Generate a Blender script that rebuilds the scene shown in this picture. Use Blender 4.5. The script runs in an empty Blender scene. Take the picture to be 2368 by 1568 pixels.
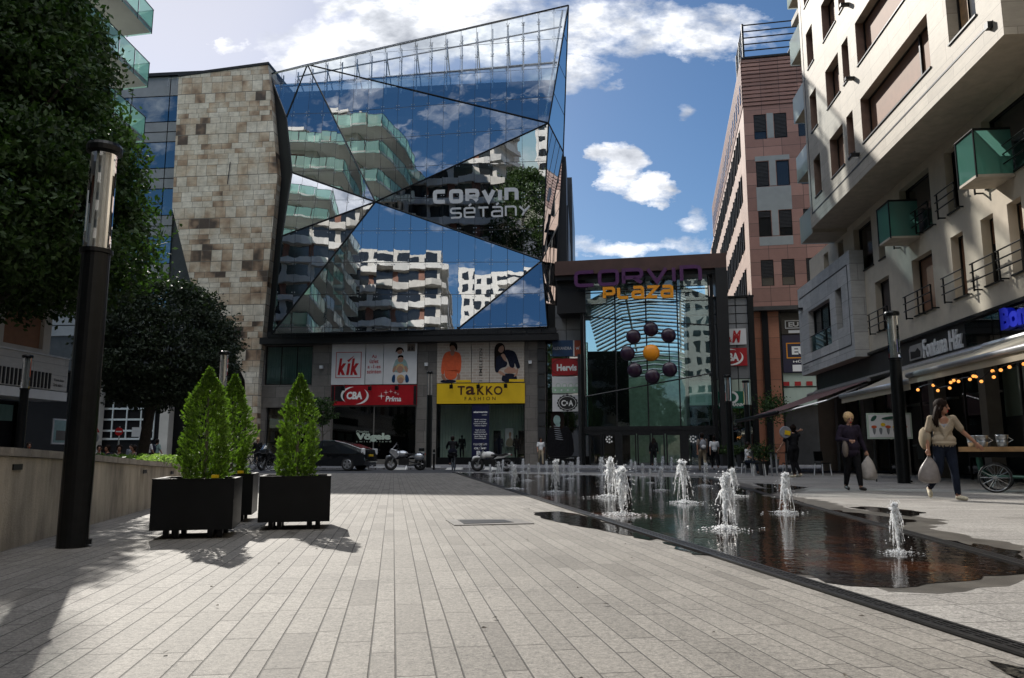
import bpy, bmesh, math, random
from mathutils import Vector, Matrix, kdtree
random.seed(7)
PI = math.pi
sc = bpy.context.scene
COL = sc.collection
# ---------------------------------------------------------------- camera frame
FPX, CX, CY, TILT, HC = 1775.0, 1183.5, 784.0, math.radians(8.52), 0.8
CT, ST = math.cos(TILT), math.sin(TILT)
def ray(x, y):
    a, b = (x - CX) / FPX, (CY - y) / FPX
    return Vector((a, CT - b * ST, ST + b * CT))
def at(x, y, Y):
    r = ray(x, y); k = Y / r.y
    return Vector((r.x * k, Y, HC + r.z * k))
def gp(x, y, z=0.0):
    r = ray(x, y); k = (z - HC) / r.z
    return Vector((r.x * k, r.y * k, z))
class Frame:
    """a wall plane: origin on the ground, u runs along it, n points out of it"""
    def __init__(s, o, deg):
        a = math.radians(deg)
        s.o = Vector(o); s.u = Vector((math.cos(a), math.sin(a), 0)); s.n = Vector((math.sin(a), -math.cos(a), 0))
    def p(s, u, z, w=0.0):
        return s.o + s.u * u + s.n * w + Vector((0, 0, z))
    def px(s, x, y, w=0.0):
        r = ray(x, y); c = Vector((0, 0, HC)); o = s.o + s.n * w
        k = (o - c).dot(s.n) / r.dot(s.n); q = c + r * k
        return ((q - s.o).dot(s.u), q.z)
    def rect(s, x0, y0, x1, y1, w=0.0):
        a = s.px(x0, y0, w); b = s.px(x1, y1, w); c = s.px(x0, y1, w); d = s.px(x1, y0, w)
        return ((a[0] + c[0]) / 2, (b[0] + d[0]) / 2, (b[1] + c[1]) / 2, (a[1] + d[1]) / 2)
# ---------------------------------------------------------------- materials
MATS = {}
def _n(t, kind, **kw):
    n = t.nodes.new(kind)
    for k, v in kw.items():
        if k in n.inputs: n.inputs[k].default_value = v
        else: setattr(n, k, v)
    return n
def _nm(name):
    m = bpy.data.materials.new(name); m.use_nodes = True
    t = m.node_tree; t.nodes.clear()
    o = t.nodes.new('ShaderNodeOutputMaterial')
    MATS[name] = m
    return m, t, o
def math_(t, op, a, b=None, c=None):
    n = t.nodes.new('ShaderNodeMath'); n.operation = op
    for i, v in enumerate((a, b, c)):
        if v is None: continue
        if isinstance(v, (int, float)): n.inputs[i].default_value = v
        else: t.links.new(v, n.inputs[i])
    return n.outputs[0]
def mixc(t, f, a, b, blend='MIX'):
    n = t.nodes.new('ShaderNodeMix'); n.data_type = 'RGBA'; n.blend_type = blend
    for s, v in ((0, f), (6, a), (7, b)):
        if isinstance(v, (int, float)): n.inputs[s].default_value = v
        elif isinstance(v, tuple): n.inputs[s].default_value = v if len(v) == 4 else (*v, 1)
        else: t.links.new(v, n.inputs[s])
    return n.outputs[2]
def ramp(t, fac, stops):
    n = t.nodes.new('ShaderNodeValToRGB'); e = n.color_ramp.elements
    while len(e) < len(stops): e.new(0.5)
    for el, (p, c) in zip(e, stops):
        el.position = p; el.color = c if len(c) == 4 else (*c, 1)
    t.links.new(fac, n.inputs[0]); return n.outputs[0]
def noise(t, vec, scale, detail=4, rough=0.55):
    n = _n(t, 'ShaderNodeTexNoise'); n.inputs['Scale'].default_value = scale
    n.inputs['Detail'].default_value = detail; n.inputs['Roughness'].default_value = rough
    if vec is not None: t.links.new(vec, n.inputs['Vector'])
    return n.outputs['Fac']
def mat(name, col, rough=0.6, metal=0.0, var=0.18, scale=4.0, bump=0.0, bscale=60.0, streak=0.0, spec=0.5, emit=0.0, coat=0.0):
    m, t, o = _nm(name)
    p = _n(t, 'ShaderNodeBsdfPrincipled'); t.links.new(p.outputs[0], o.inputs[0])
    p.inputs['Roughness'].default_value = rough; p.inputs['Metallic'].default_value = metal
    p.inputs['Specular IOR Level'].default_value = spec; p.inputs['Coat Weight'].default_value = coat
    tc = _n(t, 'ShaderNodeTexCoord')
    dark = tuple(c * (1 - var) for c in col); lite = tuple(min(1, c * (1 + var)) for c in col)
    f = noise(t, tc.outputs['Object'], scale, 6)
    if streak:
        mp = _n(t, 'ShaderNodeMapping'); mp.inputs['Scale'].default_value = (1.2, 1.2, 0.3)
        t.links.new(tc.outputs['Object'], mp.inputs[0])
        f2 = noise(t, mp.outputs[0], 2.0, 6, 0.65)
        f = math_(t, 'ADD', math_(t, 'MULTIPLY', f, 1 - streak), math_(t, 'MULTIPLY', f2, streak))
    c = ramp(t, f, [(0.3, dark), (0.7, lite)])
    t.links.new(c, p.inputs['Base Color'])
    if emit:
        t.links.new(c, p.inputs['Emission Color']); p.inputs['Emission Strength'].default_value = emit
    if bump:
        b = _n(t, 'ShaderNodeBump'); b.inputs['Strength'].default_value = bump; b.inputs['Distance'].default_value = 0.01
        t.links.new(noise(t, tc.outputs['Object'], bscale, 5), b.inputs['Height']); t.links.new(b.outputs[0], p.inputs['Normal'])
    return m
def glassy(name, tint, refl, trans, rough=0.0, wob=0.0, wscale=0.6, rcol=(1, 1, 1), fres=True):
    """coated sheet glass: part mirror, part see-through"""
    m, t, o = _nm(name)
    g = _n(t, 'ShaderNodeBsdfGlossy'); g.inputs['Roughness'].default_value = rough; g.inputs['Color'].default_value = (*rcol, 1)
    tr = _n(t, 'ShaderNodeBsdfTransparent'); tr.inputs['Color'].default_value = (*tint, 1)
    mx = _n(t, 'ShaderNodeMixShader')
    if fres:
        lw = _n(t, 'ShaderNodeFresnel'); lw.inputs['IOR'].default_value = 1.5
        f = math_(t, 'MINIMUM', math_(t, 'ADD', lw.outputs[0], refl - 0.04), 1.0)
        t.links.new(f, mx.inputs[0])
    else: mx.inputs[0].default_value = refl
    t.links.new(tr.outputs[0], mx.inputs[1]); t.links.new(g.outputs[0], mx.inputs[2]); t.links.new(mx.outputs[0], o.inputs[0])
    if wob:
        tc = _n(t, 'ShaderNodeTexCoord'); b = _n(t, 'ShaderNodeBump')
        b.inputs['Strength'].default_value = 1.0; b.inputs['Distance'].default_value = wob
        t.links.new(noise(t, tc.outputs['Object'], wscale, 1.5), b.inputs['Height']); t.links.new(b.outputs[0], g.inputs['Normal'])
    return m
def leafmat(name, c1, c2, trans=0.45, rough=0.55):
    m, t, o = _nm(name)
    tc = _n(t, 'ShaderNodeTexCoord'); gi = _n(t, 'ShaderNodeNewGeometry')
    f = math_(t, 'ADD', math_(t, 'MULTIPLY', noise(t, tc.outputs['Object'], 1.3, 3), 0.6), math_(t, 'MULTIPLY', gi.outputs['Random Per Island'], 0.4))
    c = ramp(t, f, [(0.25, c1), (0.75, c2)])
    p = _n(t, 'ShaderNodeBsdfPrincipled'); p.inputs['Roughness'].default_value = rough
    p.inputs['Specular IOR Level'].default_value = 0.35
    t.links.new(c, p.inputs['Base Color'])
    tl = _n(t, 'ShaderNodeBsdfTranslucent'); t.links.new(mixc(t, 1.0, c, (1.0, 1.25, 0.45), 'MULTIPLY'), tl.inputs['Color'])
    mx = _n(t, 'ShaderNodeMixShader'); mx.inputs[0].default_value = trans
    t.links.new(p.outputs[0], mx.inputs[1]); t.links.new(tl.outputs[0], mx.inputs[2]); t.links.new(mx.outputs[0], o.inputs[0])
    return m
def M(n): return MATS[n]
# ---------------------------------------------------------------- mesh builder
ORG = {}
class MB:
    def __init__(s): s.v = []; s.f = []; s.mi = []; s.cur = 0
    def add(s, vs, fs):
        b = len(s.v); s.v += [Vector(v) for v in vs]
        for f in fs: s.f.append([b + i for i in f]); s.mi.append(s.cur)
        return s
    def quad(s, a, b, c, d): return s.add((a, b, c, d), ((0, 1, 2, 3),))
    def poly(s, pts): return s.add(pts, (tuple(range(len(pts))),))
    def hexa(s, p):
        return s.add(p, ((0, 3, 2, 1), (4, 5, 6, 7), (0, 1, 5, 4), (1, 2, 6, 5), (2, 3, 7, 6), (3, 0, 4, 7)))
    def box(s, c, d, rz=0.0, rx=0.0, ry=0.0):
        R = Matrix.Rotation(rz, 3, 'Z') @ Matrix.Rotation(ry, 3, 'Y') @ Matrix.Rotation(rx, 3, 'X'); c = Vector(c); x, y, z = [k / 2 for k in d]
        return s.hexa([c + R @ Vector(q) for q in ((-x, -y, -z), (x, -y, -z), (x, y, -z), (-x, y, -z), (-x, -y, z), (x, -y, z), (x, y, z), (-x, y, z))])
    def fbox(s, F, u0, u1, z0, z1, w0, w1):
        return s.hexa([F.p(u0, z0, w1), F.p(u1, z0, w1), F.p(u1, z0, w0), F.p(u0, z0, w0), F.p(u0, z1, w1), F.p(u1, z1, w1), F.p(u1, z1, w0), F.p(u0, z1, w0)])
    def prism(s, pts, d):
        """closed polygon of 3-D points swept by vector d"""
        n = len(pts); d = Vector(d); p = [Vector(q) for q in pts]
        fs = [tuple(range(n)), tuple(range(2 * n - 1, n - 1, -1))] + [(i, i + n, (i + 1) % n + n, (i + 1) % n) for i in range(n)]
        return s.add(p + [q + d for q in p], fs)
    def fprism(s, F, uz, w0, w1):
        return s.prism([F.p(u, z, w0) for u, z in uz], F.n * (w1 - w0))
    def tube(s, pts, r, seg=8, cap=True, flat=1.0):
        pts = [Vector(p) for p in pts]; n = len(pts)
        rs = list(r) if isinstance(r, (list, tuple)) else [r] * n
        t0 = (pts[1] - pts[0]).normalized()
        up = Vector((0, 0, 1)) if abs(t0.z) < 0.9 else Vector((1, 0, 0))
        a = t0.cross(up).normalized(); vs = []
        for i, p in enumerate(pts):
            t = (pts[min(i + 1, n - 1)] - pts[max(i - 1, 0)]).normalized()
            a = (a - t * a.dot(t)).normalized(); b = t.cross(a)
            for k in range(seg):
                th = 2 * PI * k / seg
                vs.append(p + (a * math.cos(th) + b * math.sin(th) * flat) * rs[i])
        fs = [(i * seg + k, i * seg + (k + 1) % seg, (i + 1) * seg + (k + 1) % seg, (i + 1) * seg + k) for i in range(n - 1) for k in range(seg)]
        if cap: fs += [tuple(range(seg - 1, -1, -1)), tuple((n - 1) * seg + k for k in range(seg))]
        return s.add(vs, fs)
    def ring(s, c, R, r, axis=(0, 1, 0), seg=24, rs=6):
        c = Vector(c); ax = Vector(axis).normalized(); up = Vector((0, 0, 1)) if abs(ax.z) < 0.9 else Vector((1, 0, 0))
        a = ax.cross(up).normalized(); b = ax.cross(a); vs = []
        for i in range(seg):
            t = 2 * PI * i / seg; d = a * math.cos(t) + b * math.sin(t)
            for k in range(rs):
                q = 2 * PI * k / rs; vs.append(c + d * (R + r * math.cos(q)) + ax * r * math.sin(q))
        return s.add(vs, [(i * rs + k, i * rs + (k + 1) % rs, ((i + 1) % seg) * rs + (k + 1) % rs, ((i + 1) % seg) * rs + k) for i in range(seg) for k in range(rs)])
    def lathe(s, prof, c=(0, 0, 0), seg=20, axis='Z'):
        c = Vector(c); n = len(prof); vs = []
        for r, z in prof:
            for k in range(seg):
                t = 2 * PI * k / seg; x, y = r * math.cos(t), r * math.sin(t)
                vs.append(c + (Vector((x, y, z)) if axis == 'Z' else Vector((x, z, y)) if axis == 'Y' else Vector((z, x, y))))
        fs = [(i * seg + k, i * seg + (k + 1) % seg, (i + 1) * seg + (k + 1) % seg, (i + 1) * seg + k) for i in range(n - 1) for k in range(seg)]
        fs += [tuple(range(seg - 1, -1, -1)), tuple((n - 1) * seg + k for k in range(seg))]
        return s.add(vs, fs)
    def ball(s, c, r, seg=12, rings=8, sc_=(1, 1, 1), jit=0.0):
        c = Vector(c); prof = []; vs = []
        for i in range(1, rings):
            th = PI * i / rings
            for k in range(seg):
                ph = 2 * PI * k / seg; j = 1 + random.uniform(-jit, jit)
                vs.append(c + Vector((math.sin(th) * math.cos(ph) * sc_[0], math.sin(th) * math.sin(ph) * sc_[1], math.cos(th) * sc_[2])) * r * j)
        m = len(vs); vs += [c + Vector((0, 0, r * sc_[2])), c - Vector((0, 0, r * sc_[2]))]
        fs = [(i * seg + k, (i + 1) * seg + k, (i + 1) * seg + (k + 1) % seg, i * seg + (k + 1) % seg) for i in range(rings - 2) for k in range(seg)]
        fs += [(m, k, (k + 1) % seg) for k in range(seg)] + [(m + 1, (rings - 2) * seg + (k + 1) % seg, (rings - 2) * seg + k) for k in range(seg)]
        return s.add(vs, fs)
    def fdisc(s, F, u, z, r, w0, w1, seg=24, sz=1.0):
        return s.fprism(F, [(u + r * math.cos(2 * PI * k / seg), z + r * sz * math.sin(2 * PI * k / seg)) for k in range(seg)], w0, w1)
    def build(s, name, material, parent=None, smooth=False, bevel=0.0):
        me = bpy.data.meshes.new(name)
        org = ORG.get(parent, Vector((0, 0, 0)))
        me.from_pydata([tuple(v - org) for v in s.v], [], s.f)
        ms = material if isinstance(material, (list, tuple)) else [material]
        for m in ms: me.materials.append(MATS[m])
        if len(ms) > 1: me.polygons.foreach_set('material_index', s.mi)
        if smooth: me.polygons.foreach_set('use_smooth', [True] * len(me.polygons))
        o = bpy.data.objects.new(name, me); COL.objects.link(o)
        if parent is not None: o.parent = parent; ORG[o] = org
        else:
            # top-level mesh: put the origin at its base
            if s.v:
                c = sum(s.v, Vector()) / len(s.v); c.z = min(v.z for v in s.v)
                me.transform(Matrix.Translation(-c)); o.location = c
            ORG[o] = o.location.copy()
        if not len(ms) > 1 or True: fixnormals(me)
        if bevel:
            b = o.modifiers.new('edge', 'BEVEL'); b.width = bevel; b.segments = 2; b.limit_method = 'ANGLE'
        return o
def fixnormals(me):
    if len(me.polygons) > 6000: return
    bm = bmesh.new(); bm.from_mesh(me); bmesh.ops.recalc_face_normals(bm, faces=bm.faces); bm.to_mesh(me); bm.free()
def tag(o, label=None, cat=None, group=None, kind=None):
    if label: o['label'] = label
    if cat: o['category'] = cat
    if group: o['group'] = group
    if kind: o['kind'] = kind
    return o
def thing(name, label, cat, loc=(0, 0, 0), group=None):
    o = bpy.data.objects.new(name, None); o.empty_display_size = 0.3; COL.objects.link(o)
    o.location = loc; ORG[o] = Vector(loc)
    return tag(o, label, cat, group)
def copy_thing(r, loc, rz=0.0, label=None, scale=None, group=None):
    c = r.copy(); COL.objects.link(c); c.location = loc; c.rotation_euler = (0, 0, rz)
    if scale: c.scale = scale if isinstance(scale, (tuple, list)) else (scale,) * 3
    if label: c['label'] = label
    if group: c['group'] = group
    for ch in [o for o in bpy.data.objects if o.parent == r]:
        d = ch.copy(); COL.objects.link(d); d.parent = c
        for g in [o for o in bpy.data.objects if o.parent == ch]:
            e = g.copy(); COL.objects.link(e); e.parent = d
    return c
def struct(name, b, m):
    return tag(b.build(name, m), kind='structure')
# ---------------------------------------------------------------- lettering
def glyphs(txt, bold=0.0, shear=0.0, spacing=1.0):
    cu = bpy.data.curves.new('txt', 'FONT'); cu.body = txt; cu.size = 1.0; cu.offset = bold; cu.shear = shear
    cu.space_character = spacing; cu.resolution_u = 3
    o = bpy.data.objects.new('txt', cu); COL.objects.link(o)
    dg = bpy.context.evaluated_depsgraph_get(); me = bpy.data.meshes.new_from_object(o.evaluated_get(dg))
    vs = [v.co.copy() for v in me.vertices]; fs = [tuple(p.vertices) for p in me.polygons]
    bpy.data.objects.remove(o); bpy.data.curves.remove(cu); bpy.data.meshes.remove(me)
    return vs, fs
def write(b, F, box, txt, w=0.02, bold=0.0, shear=0.0, spacing=1.0, vert=False, depth=0.0, fit=True):
    """set text into the rectangle box=(u0,u1,z0,z1) of frame F, w in front of it"""
    vs, fs = glyphs(txt, bold, shear, spacing)
    if not vs: return b
    x0, x1 = min(v.x for v in vs), max(v.x for v in vs); y0, y1 = min(v.y for v in vs), max(v.y for v in vs)
    u0, u1, z0, z1 = box; out = []
    for v in vs:
        a, c = (v.x - x0) / (x1 - x0), (v.y - y0) / max(1e-6, y1 - y0)
        if vert: a, c = 1 - c, a
        out.append((u0 + a * (u1 - u0), z0 + c * (z1 - z0)))
    b.add([F.p(u, z, w) for u, z in out], fs)
    if depth:
        b.add([F.p(u, z, w - depth) for u, z in out], fs)
        cnt = {}
        for f in fs:
            for i in range(len(f)):
                e = (f[i], f[(i + 1) % len(f)]); k = tuple(sorted(e)); cnt.setdefault(k, []).append(e)
        for k, es in cnt.items():
            if len(es) == 1:
                (i, j) = es[0]; p, q = out[i], out[j]
                b.quad(F.p(*p, w), F.p(*q, w), F.p(*q, w - depth), F.p(*p, w - depth))
    return b
STROKES = {  # rounded techno capitals drawn as pen strokes in a unit box
 'C': [[(1, 1), (.22, 1), (.06, .94), (0, .78), (0, .22), (.06, .06), (.22, 0), (1, 0)]],
 'O': [[(.2, 1), (.8, 1), (.95, .94), (1, .8), (1, .2), (.95, .06), (.8, 0), (.2, 0), (.05, .06), (0, .2), (0, .8), (.05, .94), (.2, 1)]],
 'R': [[(0, 0), (0, 1), (.8, 1), (.95, .93), (1, .78), (1, .6), (.94, .47), (.8, .42), (0, .42)], [(.55, .42), (1, 0)]],
 'V': [[(0, 1), (.5, 0), (1, 1)]],
 'I': [[(.5, 0), (.5, 1)]],
 'N': [[(0, 0), (0, 1), (.75, 1), (.94, .93), (1, .75), (1, 0)]],
 'P': [[(0, 0), (0, 1), (.85, 1), (1, .88), (1, .55), (.85, .42), (0, .42)]],
 'L': [[(0, 1), (0, .15), (.15, 0), (1, 0)]],
 'A': [[(.05, 1), (.85, 1), (1, .88), (1, 0), (.15, 0), (0, .12), (0, .42), (.15, .55), (1, .55)]],
 'Z': [[(0, 1), (1, 1), (0, 0), (1, 0)]],
 'S': [[(1, 1), (.15, 1), (0, .88), (0, .62), (.15, .5), (.85, .5), (1, .4), (1, .12), (.85, 0), (0, 0)]],
 'E': [[(1, 0), (.15, 0), (0, .12), (0, .88), (.15, 1), (.85, 1), (1, .88), (1, .5), (0, .5)], [(.42, 1.22), (.68, 1.45)]],
 'T': [[(0, 1), (1, 1)], [(.5, 1), (.5, 0)]],
 'Á': [[(.05, 1), (.85, 1), (1, .88), (1, 0), (.15, 0), (0, .12), (0, .42), (.15, .55), (1, .55)], [(.42, 1.22), (.68, 1.45)]],
 'Y': [[(0, 1), (.5, .45), (1, 1)], [(.5, .45), (.25, 0)]]}
def pen(b, F, u0, z0, wd, ht, ch, th, w0, w1, slope=0.0):
    """one letter as square-nibbed strokes standing w0..w1 out of F"""
    for st in STROKES[ch]:
        pts = [Vector((u0 + x * wd, z0 + y * ht + slope * x * wd)) for x, y in st]; n = len(pts); L, R = [], []
        closed = (pts[0] - pts[-1]).length < 1e-6
        for i, p in enumerate(pts):
            a = (pts[i] - pts[i - 1]).normalized() if i else (pts[-1] - pts[-2]).normalized() if closed else None
            c = (pts[i + 1] - p).normalized() if i < n - 1 else (pts[1] - pts[0]).normalized() if closed else None
            a = a or c; c = c or a
            na, nc = Vector((-a.y, a.x)), Vector((-c.y, c.x)); m = (na + nc)
            m = m.normalized() if m.length > 1e-4 else na
            k = th / 2 / max(0.45, m.dot(na)); L.append(p + m * k); R.append(p - m * k)
        for i in range(n - 1):
            b.hexa([F.p(*q, w) for w in (w1, w0) for q in (L[i], L[i + 1], R[i + 1], R[i])])
    return b
# ---------------------------------------------------------------- walls with real openings
def wall(b, F, u0, u1, z0, z1, holes, w=0.0, depth=0.25):
    """front skin of a wall in frame F with rectangular openings (u0,u1,z0,z1) and their reveals"""
    us = sorted({u0, u1, *[h[0] for h in holes], *[h[1] for h in holes]}); zs = sorted({z0, z1, *[h[2] for h in holes], *[h[3] for h in holes]})
    us = [u for u in us if u0 <= u <= u1]; zs = [z for z in zs if z0 <= z <= z1]
    for i in range(len(us) - 1):
        for j in range(len(zs) - 1):
            cu, cz = (us[i] + us[i + 1]) / 2, (zs[j] + zs[j + 1]) / 2
            if any(h[0] < cu < h[1] and h[2] < cz < h[3] for h in holes): continue
            b.quad(F.p(us[i], zs[j], w), F.p(us[i + 1], zs[j], w), F.p(us[i + 1], zs[j + 1], w), F.p(us[i], zs[j + 1], w))
    for (a, c, d, e) in holes:
        for (p, q) in (((a, d), (c, d)), ((c, d), (c, e)), ((c, e), (a, e)), ((a, e), (a, d))):
            b.quad(F.p(*p, w), F.p(*q, w), F.p(*q, w - depth), F.p(*p, w - depth))
    return b
def clip(poly, ax, lim, keep_less):
    out = []
    for i in range(len(poly)):
        p, q = poly[i - 1], poly[i]
        ip = (p[ax] <= lim) if keep_less else (p[ax] >= lim); iq = (q[ax] <= lim) if keep_less else (q[ax] >= lim)
        if ip != iq:
            t = (lim - p[ax]) / (q[ax] - p[ax]); out.append((p[0] + t * (q[0] - p[0]), p[1] + t * (q[1] - p[1])))
        if iq: out.append(q)
    return out
# ================================================================ materials
mat('black_metal', (.012, .013, .014), .32, .6, .2, 8)
mat('dark_metal', (.03, .031, .033), .4, .7, .2, 6)
mat('steel', (.45, .46, .47), .35, .9, .15, 6)
mat('white_metal', (.72, .73, .74), .35, .2, .06, 6)
mat('zinc', (.5, .52, .54), .3, .95, .2, 12)
mat('black_void', (.006, .006, .007), .7, 0, .2, 2, spec=.2)
mat('dark_stone', (.13, .12, .108), .55, 0, .25, 2.2, .3, 40, .4)
mat('dark_clad', (.045, .047, .05), .35, .3, .2, 2)
mat('grey_clad', (.22, .23, .24), .4, .3, .12, 1.2)
mat('concrete', (.36, .32, .26), .85, 0, .7, 2.0, .5, 50, .8)
mat('coping', (.30, .27, .235), .8, 0, .3, 5, .5, 50)
mat('render', (.57, .50, .40), .85, 0, .1, 2.5, .35, 70, .3)
mat('travertine_soffit', (.42, .37, .3), .7, 0, .15, 3)
mat('reveal', (.42, .37, .31), .8, 0, .12, 4)
mat('red_reveal', (.20, .13, .10), .7, 0, .15, 4)
mat('blind_brown', (.23, .115, .065), .65, 0, .12, 3)
mat('blind_dark', (.06, .045, .04), .55, 0, .15, 3)
mat('planter', (.004, .0045, .005), .38, .0, .3, 5, .05, 90, spec=.25)
mat('soil', (.035, .025, .018), .95, 0, .3, 30, .6, 60)
mat('bark', (.10, .085, .065), .9, 0, .35, 14, .8, 30, .4)
mat('dark_bark', (.035, .03, .025), .9, 0, .35, 14, .8, 30)
mat('rubber', (.012, .012, .013), .7, 0, .2, 20)
mat('car_paint', (.008, .010, .013), .15, .3, .1, 2, coat=1.0)
mat('lamp_red', (.35, .02, .02), .25, 0, .2, 8)
mat('lamp_clear', (.7, .72, .75), .15, .2, .1, 8)
mat('silver_paint', (.42, .44, .47), .25, .6, .1, 4, coat=.6)
mat('white_paint', (.75, .75, .74), .35, 0, .06, 5)
mat('grey_paint', (.30, .31, .32), .5, 0, .1, 5)
mat('asphalt', (.055, .056, .06), .85, 0, .3, 3, .5, 90)
mat('wedge_concrete', (.5, .49, .46), .8, 0, .12, 10, .3, 60)
mat('sign_white', (.62, .62, .62), .4, 0, .06, 1.5)
mat('sign_red', (.36, .008, .014), .35, 0, .25, .9)
mat('sign_black', (.012, .011, .012), .3, 0, .2, 2)
mat('sign_yellow', (.72, .47, .012), .4, 0, .08, 1)
mat('sign_navy', (.008, .010, .045), .35, 0, .2, 1)
mat('sign_blue', (.01, .06, .16), .35, 0, .5, .8)
mat('sign_orange', (.5, .09, .03), .4, 0, .1, 1)
mat('sign_green', (.005, .115, .065), .4, 0, .1, 2)
mat('pale_green', (.32, .47, .34), .45, 0, .2, 3)
mat('text_red', (.42, .01, .015), .4, 0, .05, 2)
mat('text_white', (.82, .82, .8), .4, 0, .04, 2)
mat('text_black', (.012, .012, .012), .4, 0, .1, 2)
mat('text_brown', (.05, .012, .008), .4, 0, .1, 2)
mat('text_grey', (.66, .67, .68), .5, .0, .06, 2)
mat('text_blue', (.005, .02, .6), .35, 0, .08, 2)
mat('letter_purple', (.075, .018, .085), .4, .1, .1, 3)
mat('letter_orange', (.78, .30, .008), .4, 0, .06, 3)
mat('ball_purple', (.022, .006, .022), .3, 0, .15, 3)
mat('ball_orange', (.8, .28, .006), .4, 0, .06, 3)
mat('portal_brown', (.07, .036, .028), .5, .2, .25, 1.2)
mat('portal_black', (.010, .010, .011), .45, .2, .2, 1.2)
mat('curtain', (.42, .50, .42), .8, 0, .12, 1.2, streak=.6)
mat('teal_curtain', (.20, .33, .29), .7, 0, .25, .9, streak=.7)
mat('skin', (.40, .22, .15), .5, 0, .1, 12)
mat('skin_tan', (.30, .145, .09), .5, 0, .1, 12)
mat('hair_dark', (.018, .012, .010), .35, 0, .4, 25, .5, 60, spec=.08)
mat('hair_brown', (.014, .008, .006), .7, 0, .4, 25, .5, 60, spec=.08)
mat('hair_blond', (.55, .38, .2), .4, 0, .3, 25, .5, 60, spec=.08)
mat('cloth_beige', (.33, .275, .205), .85, 0, .14, 7, .4, 25, spec=.08)
mat('cloth_black', (.012, .012, .014), .85, 0, .3, 8, .4, 25, spec=.08)
mat('cloth_navy', (.016, .018, .032), .8, 0, .3, 8, .4, 25, spec=.08)
mat('cloth_violet', (.028, .022, .036), .85, 0, .3, 8, .4, 25, spec=.08)
mat('cloth_jeans', (.012, .016, .028), .85, 0, .35, 8, .4, 25, spec=.08)
mat('cloth_white', (.66, .67, .68), .85, 0, .08, 7, .4, 25)
mat('cloth_grey', (.24, .25, .28), .85, 0, .12, 7, .4, 25)
mat('cloth_mint', (.26, .38, .36), .85, 0, .12, 7, .4, 25)
mat('cloth_khaki', (.30, .25, .18), .85, 0, .14, 7, .4, 25, spec=.08)
mat('cloth_taupe', (.19, .16, .14), .85, 0, .14, 7, .4, 25, spec=.08)
mat('cloth_orange', (.62, .10, .03), .8, 0, .12, 5)
mat('shoe_white', (.62, .56, .42), .6, 0, .25, 30)
mat('shoe_black', (.015, .013, .012), .5, 0, .2, 20)
mat('bag_plastic', (.20, .18, .175), .45, 0, .18, 9, .8, 14)
mat('bag_paper', (.36, .33, .31), .5, 0, .14, 9, .8, 14)
def canvas(name, col, tr):
    m, t, o = _nm(name); tc_ = _n(t, 'ShaderNodeTexCoord'); c = ramp(t, noise(t, tc_.outputs['Object'], 2.5, 5), [(.3, tuple(k * .9 for k in col)), (.7, col)])
    d = _n(t, 'ShaderNodeBsdfDiffuse'); l = _n(t, 'ShaderNodeBsdfTranslucent'); t.links.new(c, d.inputs[0]); t.links.new(c, l.inputs[0]); x = _n(t, 'ShaderNodeMixShader'); x.inputs[0].default_value = tr
    t.links.new(d.outputs[0], x.inputs[1]); t.links.new(l.outputs[0], x.inputs[2]); t.links.new(x.outputs[0], o.inputs[0])
canvas('awning_cream', (.74, .67, .55), .5)
canvas('awning_mauve', (.26, .17, .165), .3)
mat('alu', (.6, .6, .6), .3, .7, .1, 5)
mat('wood', (.34, .2, .09), .6, 0, .3, 6, .3, 30)
mat('cart_green', (.02, .085, .06), .45, .2, .15, 6)
mat('bulb', (1.0, .38, .08), .3, 0, .05, 3, emit=1.1)
mat('poster_brick', (.40, .32, .27), .5, 0, .2, 3)
mat('water_white', (.80, .83, .86), .25, 0, .05, 8, spec=.8)
mat('copper', (.20, .09, .06), .6, .1, .2, 1)
mat('white_render', (.62, .61, .58), .8, 0, .08, 1)
mat('offwhite', (.52, .5, .46), .8, 0, .12, 1)
mat('window_dark', (.012, .014, .016), .12, 0, .4, .6, spec=.8)
mat('blind_slat', (.02, .02, .022), .5, .2, .3, 5)
mat('panel_grey', (.26, .28, .275), .5, 0, .08, 2)
mat('plant_pot', (.018, .018, .02), .5, 0, .2, 5)
mat('road_red', (.5, .012, .012), .4, 0, .08, 4)
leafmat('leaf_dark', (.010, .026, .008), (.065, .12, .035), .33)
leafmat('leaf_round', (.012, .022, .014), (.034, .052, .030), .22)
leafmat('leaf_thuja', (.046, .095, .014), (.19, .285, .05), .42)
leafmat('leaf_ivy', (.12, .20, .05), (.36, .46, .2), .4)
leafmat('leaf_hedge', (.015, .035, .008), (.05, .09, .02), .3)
glassy('balcony_glass', (.62, .86, .78), .2, .8, 0, 0)
glassy('green_glass', (.16, .34, .30), .35, .5, .02)
glassy('white_glass', (.75, .85, .84), .45, .5, .05, fres=False)
glassy('facade_glass', (.45, .62, .70), .62, .4, 0, .0028, .8, (.95, .97, 1.0))
glassy('screen_glass', (.90, .94, .95), .10, .9, 0, .0015, .75)
glassy('shop_glass', (.75, .80, .78), .07, .8)
glassy('entry_glass', (.68, .90, .90), .15, .7, 0, .006, .6, (.80, .95, .96))
glassy('office_glass', (.16, .22, .24), .40, .4, 0, .004, .5, (.72, .80, .84))
glassy('clear_glass', (.93, .96, .96), .10, .9)
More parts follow.
